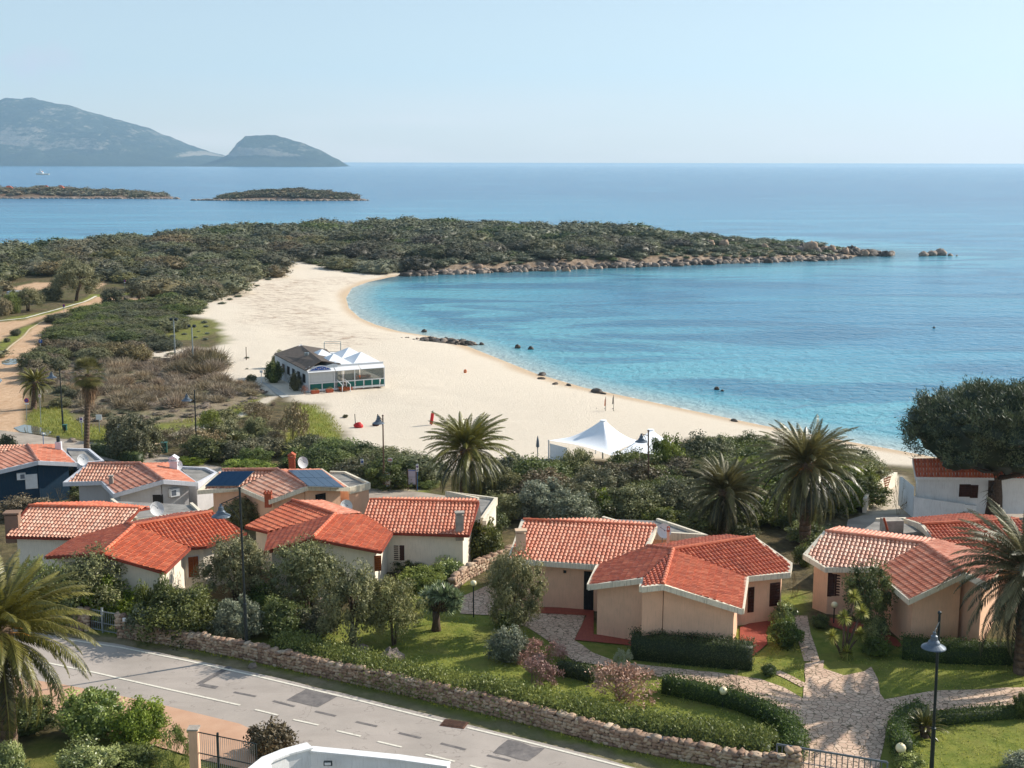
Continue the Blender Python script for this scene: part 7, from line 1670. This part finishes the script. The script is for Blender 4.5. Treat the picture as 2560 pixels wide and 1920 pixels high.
mb = MB(); mb.box((Lf / 2 + .1, .45, TH + .5), (Lf - .2, .1, .22)); kbuild('gutter_beam', mb, 'white_metal')
MAT['canvas'] = plain('white_canvas', 'eef0f2', .7, .03)
px0 = K(783, 896, TD)[0]
for i in range(2):
    for j in range(2):
        xa = 2.3 + i * (Lf - 2.5) / 2; xb = xa + (Lf - 2.5) / 2 - .05; ya = .7 + j * 4.2; yb = ya + 4.1; zc = TH + .55; sx = -.1 * j
        mb = MB(); mb.add([(xa + sx, ya, zc), (xb + sx, ya, zc), (xb + sx, yb, zc), (xa + sx, yb, zc), ((xa + xb) / 2 + sx, (ya + yb) / 2, zc + 1.05), (xa + sx, ya, zc - .2), (xb + sx, ya, zc - .2), (xb + sx, yb, zc - .2), (xa + sx, yb, zc - .2)],
                          [(0, 1, 4), (1, 2, 4), (2, 3, 4), (3, 0, 4), (0, 5, 6, 1), (1, 6, 7, 2), (2, 7, 8, 3), (3, 8, 5, 0), (5, 8, 7, 6)]); kbuild('peaked_awning', mb, 'canvas')
mb = MB(); q = K(767, 893, 6.5); mb.lathe([(.12, -.6), (.12, .1), (.26, .15), (.3, .55), (.2, .55), (.18, .2), (.001, .2)], q, 12); kbuild('vent_pipe', mb, 'galv')
for px, py, r, mt in ((752, 868, .36, 'white_metal'), (739, 872, .24, 'dark_metal')):
    mb = MB(); q = K(px, py, KD - .4); d = Vector((.3, -1, .3)).normalized(); a = d.orthogonal().normalized(); b = d.cross(a); ring = [Vector(q) + a * r * math.cos(6.283 * k / 16) + b * r * math.sin(6.283 * k / 16) + d * .06 for k in range(16)]; mb.add([Vector(q)] + ring, [(0, k + 1, (k + 1) % 16 + 1) for k in range(16)]); mb.tube([q, q - np.array([0, -.1, r + .5])], .03, 6); kbuild('satellite_dish', mb, mt)
mb = MB(); x0, x1 = K(843, 960, 0)[0], K(858, 960, 0)[0]
for k in range(3): mb.box(((x0 + x1) / 2 + .2, -.2 - k * .35, .34 - k * .13), (x1 - x0 + .3, .36, .12))
kbuild('step', mb, 'wood_orange'); mb = MB()
for x in (x0 - .05, x1 + .2): mb.tube([(x, 0, 1.25), (x + .3, -1.1, .75)], .05, 6); mb.tube([(x + .3, -1.1, .75), (x + .3, -1.1, -.1)], .05, 6)
kbuild('handrail', mb, 'white_metal')
def wpt(l): return np.array([fl[0] + ux[0] * l[0] + uy[0] * l[1], fl[1] + ux[1] * l[0] + uy[1] * l[1], Kz + l[2]])
for px, py, w, lb in ((788, 984, .95, 'leftmost terracotta planter under the bar terrace'), (824, 981, .85, 'terracotta planter left of the bar steps'), (870, 975, 1.0, 'terracotta planter right of the bar steps'), (897, 972, .8, 'rightmost terracotta planter under the bar terrace')):
    g = G(px, py); rt = empty('planter', g, lb, 'planter', 'planters along the beach bar', rz=math.atan2(ux[1], ux[0])); mb = MB(); mb.hexa([(-w / 2 + .05, -.2, -.1), (w / 2 - .05, -.2, -.1), (w / 2 - .05, .2, -.1), (-w / 2 + .05, .2, -.1)], [(-w / 2, -.25, .38), (w / 2, -.25, .38), (w / 2, .25, .38), (-w / 2, .25, .38)]); mb.build('trough', MAT['terra'], rt)
    V, F, T = crown_data(260, .22, .1, 3, 10, .4, .5, .4, .5); put('plants', mesh('planter_plants', V * [w / 2, .25, .35], F, MAT['l_olive'], False, fattr={'tint': T}), rt, (0, 0, .35))
q = wpt((Lf * .74, 1.4, .45)); rt = empty('rubber_boat', q, 'orange yellow inflatable behind the bar glazing', 'inflatable', rz=.3); mb = MB(); mb.tube([(1.0 * math.cos(a), .45 * math.sin(a), .65 + .1 * math.cos(a)) for a in [i * 6.2832 / 16 for i in range(17)]], .17, 8, False); mb.build('tube', MAT['orange_sign'], rt); mb = MB(); mb.box((0, 0, .6), (1.6, .6, .06)); mb.build('floor', MAT['globe'], rt)
# wire cage with white chest behind the bar
g = G(832, 903); rt = empty('storage_cage', g, 'thin framed open cage standing behind the beach bar', 'cage', rz=.1); mb = MB()
cx_, cy_, ch = 1.1, .9, 2.6
for x in (-cx_, cx_):
    for y_ in (-cy_, cy_): mb.tube([(x, y_, -.1), (x, y_, ch)], .03, 5)
for z in (1.2, ch):
    mb.tube([(-cx_, -cy_, z), (cx_, -cy_, z), (cx_, cy_, z), (-cx_, cy_, z), (-cx_, -cy_, z)], .03, 5)
mb.build('frame', MAT['galv'], rt)
rt2 = empty('storage_chest', g + np.array([.1, 0, 0]), 'white chest inside the thin framed cage behind the beach bar', 'chest', rz=.1); mb = MB(); mb.box((0, 0, .5), (1.6, 1.0, 1.1)); mb.build('body', MAT['white_metal'], rt2); mb = MB(); mb.box((0, 0, 1.1), (1.7, 1.1, .1)); mb.build('lid', MAT['white_sign'], rt2)

# ================================================================== white peaked tent
A0 = P(1372, 1143, 1.9); tz = 1.9
def TP(px, py, Y): return PY(px, py, Y)
c1 = TP(1372, 1101, A0[1]); pk1 = TP(1508, 1053, A0[1] + .5); c2 = TP(1540, 1137, A0[1] - .8); c3 = TP(1602, 1108, A0[1] + 6); c4 = TP(1440, 1078, A0[1] + 10.5)
c2 = P(1530, 1139, c1[2]); c3 = P(1612, 1104, c1[2]); c4 = P(1490, 1084, c1[2])
tb = np.array([A0[0], A0[1], tz]); tt = empty('peaked_tent', tb, 'large white peaked marquee on the beach behind the dark bushes', 'tent')
def membrane(pk, cs, top_r=.28, n=12, sag=.55):
    V = []; F = []; m_ = len(cs); per = []
    for i in range(m_):
        a, b = cs[i], cs[(i + 1) % m_]
        for k in range(n):
            t = k / n; e = a * (1 - t) + b * t; ctr = np.mean(cs, 0); e = e + (ctr - e) * .10 * math.sin(math.pi * t) + np.array([0, 0, .12 * math.sin(math.pi * t)]); per.append(e)
    N = len(per); R_ = 14
    for j in range(R_ + 1):
        s = j / R_
        for e in per:
            d = e - pk; dn = d[:2] / max(np.linalg.norm(d[:2]), 1e-6); st = np.array([pk[0] + dn[0] * top_r, pk[1] + dn[1] * top_r]); xy = st * (1 - s) + e[:2] * s; z = e[2] + (pk[2] - e[2]) * (1 - s) ** 2.0; V.append([xy[0], xy[1], z])
    for j in range(R_):
        for k in range(N): F.append([j * N + k, j * N + (k + 1) % N, (j + 1) * N + (k + 1) % N, (j + 1) * N + k])
    return np.array(V), F
for pk, cs in ((pk1, [c1, c2, c3, c4]), (TP(1627, 1076, A0[1] + 1.0), [c2 + [0.05, .2, 0], P(1655, 1138, c1[2]), P(1700, 1112, c1[2]), c3 + [.05, 0, 0]])):
    V, F = membrane(pk, cs); mp = put('canopy', mesh('canopy', V - tb, F, MAT['canvas'], True), tt)
    mb = MB(); mb.lathe([(.001, .12), (.3, .1), (.32, -.02), (.001, -.02)], pk - tb, 14); mb.build('peak_cap', MAT['canvas'], mp); mb = MB(); mb.tube([pk - tb, (pk[0] - tb[0], pk[1] - tb[1], -.5)], .07, 8); mb.build('centre_pole', MAT['galv'], tt)
for q in (c1, c2, c3, c4): mb = MB(); mb.tube([q - tb + [0, 0, .05], (q[0] - tb[0], q[1] - tb[1], -.5)], .06, 8); mb.build('corner_post', MAT['white_metal'], tt)
ce = c1 * .7 + c2 * .3; mb = MB(); mb.hexa([(c1 - tb) * [1, 1, 0] + [.1, 0, -.4], (ce - tb) * [1, 1, 0] + [0, 0, -.4], (ce - tb) * [1, 1, 0] + [0, .04, -.4], (c1 - tb) * [1, 1, 0] + [.1, .04, -.4]], [(c1 - tb) * [1, 1, .82] + [.1, 0, 0], (ce - tb) * [1, 1, .82], (ce - tb) * [1, 1, .82] + [0, .04, 0], (c1 - tb) * [1, 1, .82] + [.1, .04, 0]]); mb.build('side_sheet', MAT['canvas'], tt)
# lifeguard stand with flags
g = G(1514, 1075); gy = g[1] + 12; q0 = np.array([PY(1493, 1060, gy)[0], gy, zg(PY(1493, 1060, gy)[0], gy)]); rt = empty('lifeguard_stand', q0, 'wooden lifeguard stand with two flag poles behind the tent peak', 'stand'); W_ = PY(1534, 1060, gy)[0] - q0[0]; ht = PY(1493, 1034, gy)[2] - q0[2]
mb = MB()
for x in (0, W_ * .5, W_):
    for y_ in (0, 1.4): mb.box((x, y_, ht / 2), (.1, .1, ht))
for z in (ht - .05, ht - .7): mb.box((W_ / 2, 0, z), (W_, .06, .07)); mb.box((W_ / 2, 1.4, z), (W_, .06, .07))
mb.build('frame', MAT['concrete'], rt); mb = MB(); mb.box((W_ / 2, .7, ht - 1.2), (W_, 1.4, .08)); mb.build('platform', MAT['wood_dark'], rt)
for x, t_, mt in ((W_ * .98, 987, 'dark_metal'), (W_ * .5, 992, 'orange_sign')):
    zt_ = PY(1534, t_, gy)[2] - q0[2]; mb = MB(); mb.tube([(x, 0, ht - 1.2), (x, 0, zt_)], .035, 6); fp = mb.build('flag_pole', MAT['concrete'], rt); mb = MB(); mb.add([(x, 0, zt_), (x - .12, .02, zt_ - .4), (x - .15, .05, zt_ - 1.1), (x - .03, 0, zt_ - 1.0)], [(0, 1, 2, 3), (3, 2, 1, 0)]); mb.build('flag', MAT[mt], fp)

# ================================================================== things on the sand
g = G(889, 1068); rt = empty('beach_net_post', g, 'thin volleyball post with a red base on the sand, left of the lamp pole', 'post'); t = PY(887, 1035, g[1]) - g; mb = MB(); mb.tube([(0, 0, -.1), (t[0], 0, t[2])], .04, 6); mb.build('pole', MAT['dark_metal'], rt)
V, F = blob(.5, .4, .33, .2, 4, 12, 8); put('red_cover', mesh('red_cover', V, F, MAT['red_paint'], True), rt, (.3, -.1, 0))
g = G(940, 1064); rt = empty('beach_net_post', g, 'dark short post with a sandbag, between the red based post and the red roll', 'post'); mb = MB(); mb.tube([(0, 0, -.1), (.1, 0, .7), (.2, 0, 1.2)], .05, 6); mb.build('pole', MAT['dark_metal'], rt); V, F = blob(.4, .35, .22, .15, 5, 10, 7); put('sandbag', mesh('sandbag', V, F, MAT['wood_dark'], True), rt)
g = G(1078, 1062); t = PY(1082, 1030, g[1]) - g; rt = empty('beach_net_post', g, 'post wrapped in a red padding left of the first date palm', 'post'); mb = MB(); mb.tube([(0, 0, .1), (t[0] * .9, 0, t[2] * .9)], .17, 10); mb.build('padding', MAT['red_paint'], rt); mb = MB(); mb.tube([(0, 0, -.2), (t[0] * 1.05, 0, t[2] * 1.1)], .05, 6); mb.build('pole', MAT['dark_metal'], rt)
g = G(1163, 932); rt = empty('rubber_ring', g, 'small orange thing lying alone on the sand below the bay', 'beach toy'); mb = MB(); mb.tube([(.12 * math.cos(a), .1 * math.sin(a), .22 + .16 * math.sin(a)) for a in [i * 6.2832 / 12 for i in range(13)]], .1, 7, False); mb.build('ring', MAT['orange_sign'], rt)
g = G(1344, 1146); mb = MB(); mb.lathe([(.02, 2.1), (.12, 1.6), (.16, 1.1), (.05, 1.0), (.03, -.2)], (0, 0, 0), 9); o = mb.build('closed_parasol', MAT['lamp_grey']); o.location = g; tag(o, 'closed grey parasol left of the tent post', 'parasol')
for i, (x, y_) in enumerate([(600, 905), (560, 890)]): pass
g = G(654, 958); mb = MB(); mb.tube([(0, 0, -.2), (0, 0, 1.4)], .05, 6); mb.box((0, 0, 1.45), (.35, .05, .3)); o = mb.build('marker_post', MAT['white_metal']); o.location = g; tag(o, 'white marker post at the end of the slab path by the beach bar', 'post')
# rocks by and in the water
for x, y_, r, lb in ((1061, 830, .5, 'lone dark boulder in the shallows left of the rock spit'), (1294, 870, .55, 'round boulder in the bay right of the rock spit'), (1327, 873, .45, 'flat boulder right of the round boulder in the bay'),
                     (1204, 862, .4, 'small rock just off the tip of the rock spit'), (1792, 974, .35, 'dark flat rock out in the bay'), (1806, 978, .2, 'tiny rock beside the dark flat bay rock'),
                     (2335, 820, .25, 'tiny dark speck of rock far out in the right of the bay')):
    rock('boulder', lb, x, y_, r, 'rock_dark', (1, .9, .75), z=0.0, lift=.3)
for x, y_, r, lb in ((1355, 937, .8, 'dark seaweed covered rock at the water line, nearest the bay centre'), (1353, 947, .5, 'small rock on the wet sand below the water line rock'), (1388, 960, .5, 'flat dark rock on the sand'), (1422, 963, .5, 'driftwood like rock on the sand right of the flat one'),
                     (1492, 980, 1.0, 'largest dark rock at the water edge above the tent'), (1508, 984, .4, 'small rock right of the largest water edge rock'), (1836, 1052, .5, 'lone dark rock at the water edge by the right palms')):
    rock('boulder', lb, x, y_, r, 'rock_dark', (1.2, .7, .4))
def rubble(name, path, n, r, spread, mats, seed, lab=None, cat=None, kind='stuff', zf=None, world=False, upto=None):
    c = np.array(path) if world else np.array([P(x, y_, .2)[:2] for x, y_ in path]); rs = np.random.RandomState(seed); seg = np.linalg.norm(np.diff(c, axis=0), axis=1); cum = np.concatenate([[0], np.cumsum(seg)]); V = []; F = []; M_ = []; k = 0; U = [blob(1, 1, 1, 0, s, 7, 5) for s in range(5)]; U = [(np.sign(a) * np.abs(a) ** .7 * (1 + rs.uniform(-.3, .3, a.shape)), b) for a, b in U]
    for _ in range(n):
        s = rs.rand() * cum[-1]; i = min(int(np.searchsorted(cum[1:], s)), len(seg) - 1); t = (s - cum[i]) / seg[i]; p = c[i] + (c[i + 1] - c[i]) * t + rs.normal(size=2) * spread; a = r * rs.uniform(.35, 1.25) ** 1.5
        u, f = U[rs.randint(5)]; th = rs.rand() * 6.28; ct, st = math.cos(th), math.sin(th); u = u * [a * rs.uniform(.8, 1.5), a * rs.uniform(.6, 1), a * rs.uniform(.4, .9)]; u = u @ np.array([[ct, st, 0], [-st, ct, 0], [0, 0, 1]]); z = max(zg(*p), -.1)
        V.append(u + [p[0], p[1], z + a * .1]); F.append(f + k); k += len(u); M_.append(np.full(len(f), rs.randint(len(mats))))
    o = put(name, mesh(name, np.concatenate(V), np.concatenate(F), None, False, mats=[MAT[q] for q in mats], midx=np.concatenate(M_))); return tag(o, lab, cat, kind=kind)
rubble('rock_spit', [(1092, 854), (1120, 857), (1160, 858), (1180, 858)], 110, .62, .6, ['rock_dark', 'rock', 'rock_dark'], 1)
rubble('spit_pebbles', [(1010, 849), (1060, 853), (1100, 856)], 26, .25, .5, ['rock_dark', 'rock'], 2)
rubble('shore_rocks', [(1030, 686), (1100, 682), (1200, 679), (1300, 675), (1400, 671), (1500, 667), (1600, 664), (1700, 660), (1800, 656), (1950, 651), (2060, 647), (2120, 643)], 1000, .95, 1.5, ['rock', 'rock_dark', 'rock', 'rock_dark'], 3)
rubble('point_rocks', [(2000, 636), (2080, 637), (2120, 636), (2170, 637), (2195, 634)], 150, 1.3, 2.2, ['rock_dark', 'rock', 'rock_dark'], 4)
MAT['rock_warm'] = plain('warm_granite', 'a38b76', 0.9, 0.3, 1.2, bump=0.7, bsc=3)  # warmer, lighter granite for the headland boulders
for x, y_, r, lb in ((1776, 586, 2.4, 'tall pale boulder on the crest of the headland'), (1812, 592, 3.0, 'pair like pale boulder right of the tall crest boulder'), (1912, 603, 2.4, 'pale boulder on the crest, midway to the point'),
                     (2028, 604, 4.2, 'large rounded outcrop on the headland near the point'), (2080, 614, 2.8, 'pale boulder right of the large outcrop'), (2115, 620, 2.4, 'brown boulder near the point'), (2162, 626, 2.6, 'round pinkish boulder on the bare point'),
                     (1198, 668, 2.0, 'pale rock face above the water left part of the headland'), (1380, 664, 2.4, 'pale rock wedge at the water in the middle of the headland shore'), (1415, 664, 2.2, 'sunlit rock face right of the pale wedge'), (1717, 640, 2.2, 'pinkish rock on the shore in front of the scrub')):
    dist_ = {True: 392, False: 335}[y_ < 630]; q = PY(x, y_, dist_); r *= .5; V, F = blob(r, r * .8, r * .85, 0, int(x), 9, 7); V = np.sign(V) * np.abs(V / r) ** .8 * r * (1 + np.random.RandomState(int(x)).uniform(-.25, .25, V.shape)); o = put('boulder', mesh('boulder', V, F, MAT['rock_warm']), None, q); tag(o, lb, 'rock')
    if q[2] > zg(q[0], q[1]) + r: o.location.z = zg(q[0], q[1]) + r * .6 + max(0, 0)
for x, y_, r, lb in ((2228, 636, 1.8, 'dark rock standing off the point, before the gap'), (2308, 640, 2.2, 'left dark rock of the small reef beyond the point'), (2330, 639, 2.4, 'low middle rock of the small reef'), (2352, 638, 3.0, 'tallest pinkish rock of the small reef beyond the point'), (2375, 640, 1.2, 'lowest right rock of the small reef'), (2392, 640, .6, 'tiny rock at the right end of the small reef')):
    rock('boulder', lb, x, y_, r * .72, 'rock', (1.1, .7, .62), z=0.0, lift=.4)

# ================================================================== islets, far houses and ship
def islet(name, sil, py, dep, seed, mats=('l_far', 'l_scrub', 'l_brown')):
    Y0 = P(1280, py, 0)[1]; xs = np.array([PY(x, py, Y0)[0] for x, _ in sil]); hs = np.array([max(PY(x, y_, Y0 + dep)[2], 0.0) for x, y_ in sil]); X = np.linspace(xs[0], xs[-1], 120); Hh = np.interp(X, xs, hs); V = []
    for j, v in enumerate(np.linspace(0, 2, 24)):
        pr = np.minimum(smooth(0, .18, v) * .35 + smooth(.1, .9, v) * .65, 1 - smooth(1.4, 2, v)); wob_ = (fbm(X, X * 0, 25, seed) - .5) * dep * .5
        V.append(np.column_stack([X, np.full_like(X, Y0) + v * dep + wob_ * (v < .5), Hh * .82 * pr * (.8 + .4 * fbm(X, X * 0 + v * 20, 14, seed + 2)) - .3]))
    V = np.concatenate(V); put(name, mesh(name, V, grid_faces(24, 120), MAT['isl'], True)); tag(bpy.data.objects[name] if name in bpy.data.objects else None, kind='structure')
    rs = np.random.RandomState(seed); src = [crown_data(110, .34, .2, s, 12, .36, .6, .4, .85, .2) for s in range(3)]; Vs = []; Fs = []; Ts = []; Ms = []; b = 0
    for _ in range(520):
        i = rs.randint(4 * 120, 19 * 120); q = V[i]
        if q[2] < Hh.max() * .07: continue
        r = rs.uniform(2.0, 5.5); v_, f_, t_ = src[rs.randint(3)]; Vs.append(v_ * [r, r, r * .75] + q + [rs.uniform(-2, 2), rs.uniform(-3, 3), -.4]); Fs.append(f_ + b); b += len(v_); Ts.append(t_); Ms.append(np.full(len(f_), rs.randint(len(mats))))
    tag(put('islet_scrub', mesh('islet_scrub', np.concatenate(Vs), np.concatenate(Fs), None, False, fattr={'tint': np.concatenate(Ts)}, mats=[MAT[k] for k in mats], midx=np.concatenate(Ms))), kind='stuff')
    edge = [(x, Y0 + (fbm(x, 0, 25, seed) - .5) * dep * .5 + 1) for x in X[::4]]
    k0 = []; U = blob(1, 1, 1, 0, 3, 7, 5); VV = []; FF = []; b = 0
    for _ in range(260): e = edge[rs.randint(len(edge))]; r = rs.uniform(.5, 1.8); VV.append(U[0] * [r * 1.5, r, r * .7] + [e[0] + rs.uniform(-4, 4), e[1] + rs.uniform(-3, 4), .2]); FF.append(U[1] + b); b += len(U[0])
    tag(put('islet_rocks', mesh('islet_rocks', np.concatenate(VV), np.concatenate(FF), MAT['rock'])), kind='stuff')
m = NT('islet_ground'); co = m.pos(); sepz = m.node('ShaderNodeSeparateXYZ'); m.link(co, sepz.inputs[0]); n_ = m.noise(.12, 6, .7, co)
c = m.mix(m.ramp(n_, .4, .6), hexc('4d4a38'), hexc('7a5f4c')); c = m.mix(m.ramp(m.math('ADD', sepz.outputs[2], m.math('MULTIPLY', n_, 4.0)), 4.6, 3.0), c, hexc('7d6a5c')); m.col(c); MAT['isl'] = m.set(.95, .1)
islet('islet', [(492, 500), (520, 496), (560, 489), (600, 482), (640, 478), (700, 475), (745, 478), (790, 481), (830, 488), (870, 495), (900, 500), (916, 502)], 503, 34, 5)
islet('low_spit', [(-260, 466), (-100, 470), (0, 474), (40, 467), (60, 466), (110, 474), (160, 474), (220, 478), (280, 481), (340, 487), (400, 494), (440, 498), (452, 499)], 499, 38, 8)
for x, y_, w, lb in ((22, 471, 17, 'pale house with terracotta roof at the far left of the low spit'), (115, 470, 13, 'small far house with terracotta roof right of the big tree on the spit'), (151, 470, 15, 'rightmost far house with terracotta roof on the spit')):
    Yh = P(1280, 499, 0)[1] + 44; q = PY(x, y_, Yh); sc = Yh / FPX; W = w * sc; z0 = 3.0; Hw = q[2] - z0; rt = empty('distant_house', (q[0], q[1], z0), lb, 'house'); mb = MB(); mb.box((0, 0, Hw / 2 - 1), (W, W * .6, Hw + 2)); mb.build('wall', MAT['wall_cream'], rt)
    mb = MB(); e = .8; mb.add([(-W / 2 - e, -W * .3 - e, Hw), (W / 2 + e, -W * .3 - e, Hw), (W / 2 + e, W * .3 + e, Hw), (-W / 2 - e, W * .3 + e, Hw), (-W * .2, 0, Hw + 2.2), (W * .2, 0, Hw + 2.2)], [(0, 1, 5, 4), (1, 2, 5), (2, 3, 4, 5), (3, 0, 4), (3, 2, 1, 0)]); mb.build('roof', MAT['terra'], rt)
q = P(107, 437, 0); S = 34.0 * 3150 / FPX / 34 * (q[1] / 3150); L = 34 * q[1] / FPX; rt = empty('ship', (q[0], q[1], 0), 'small cream ship with a mast on the sea before the mountain', 'ship'); mb = MB()
hl_ = [(-.5, 0), (-.46, .11), (-.2, .13), (.2, .13), (.46, .1), (.5, 0), (.46, -.1), (.2, -.13), (-.2, -.13), (-.46, -.11)]; mb.hexa([(x * L * .95, y_ * L, -.5) for x, y_ in hl_][::-1], [(x * L, y_ * L, L * (.085 if x > -.3 else .13)) for x, y_ in hl_][::-1]); mb.build('hull', MAT['ship_hull'], rt)
mb = MB(); mb.box((-L * .12, 0, L * .14), (L * .3, L * .16, L * .11)); mb.box((-L * .16, 0, L * .22), (L * .16, L * .14, L * .07)); mb.build('superstructure', MAT['white_sign'], rt); mb = MB(); mb.tube([(-L * .16, 0, L * .2), (-L * .17, 0, L * .42)], L * .012, 6); mb.box((-L * .165, 0, L * .34), (L * .08, L * .02, L * .01)); mb.build('mast', MAT['ship_hull'], rt)
mb = MB(); mb.lathe([(L * .03, 0), (L * .028, L * .08), (.01, L * .08)], (-L * .02, 0, L * .19), 10); mb.build('funnel', MAT['orange_sign'], rt)
# upturned small boat at the inlet, white parasol clutter on the solar villa terrace
g = G(44, 734); rt = empty('rowing_boat', g, 'small white boat on the mud by the inlet at the far left', 'boat', rz=.3); V, F = blob(2.2, .8, .55, .35, 3, 14, 8); V[:, 2] = np.minimum(V[:, 2], .6); put('hull', mesh('hull', V, F, MAT['white_sign'], True), rt); mb = MB(); mb.box((0, 0, .64), (2.4, .7, .05)); mb.build('deck', MAT['blind'], rt)
# ================================================================== air
HZ = MB(); HZ.box((0, 5200, 405), (60000, 12400, 822)); 
hm = bpy.data.materials.new('haze'); hm.use_nodes = True; hn = hm.node_tree.nodes; hl = hm.node_tree.links
hn.remove(hn['Principled BSDF']); pv = hn.new('ShaderNodeVolumePrincipled'); pv.inputs['Density'].default_value = 0.000065; pv.inputs['Color'].default_value = (0.55, 0.80, 1.0, 1); pv.inputs['Anisotropy'].default_value = 0.2
hl.new(pv.outputs[0], hn['Material Output'].inputs['Volume'])
ho = HZ.build('haze', hm); tag(ho, kind='stuff')
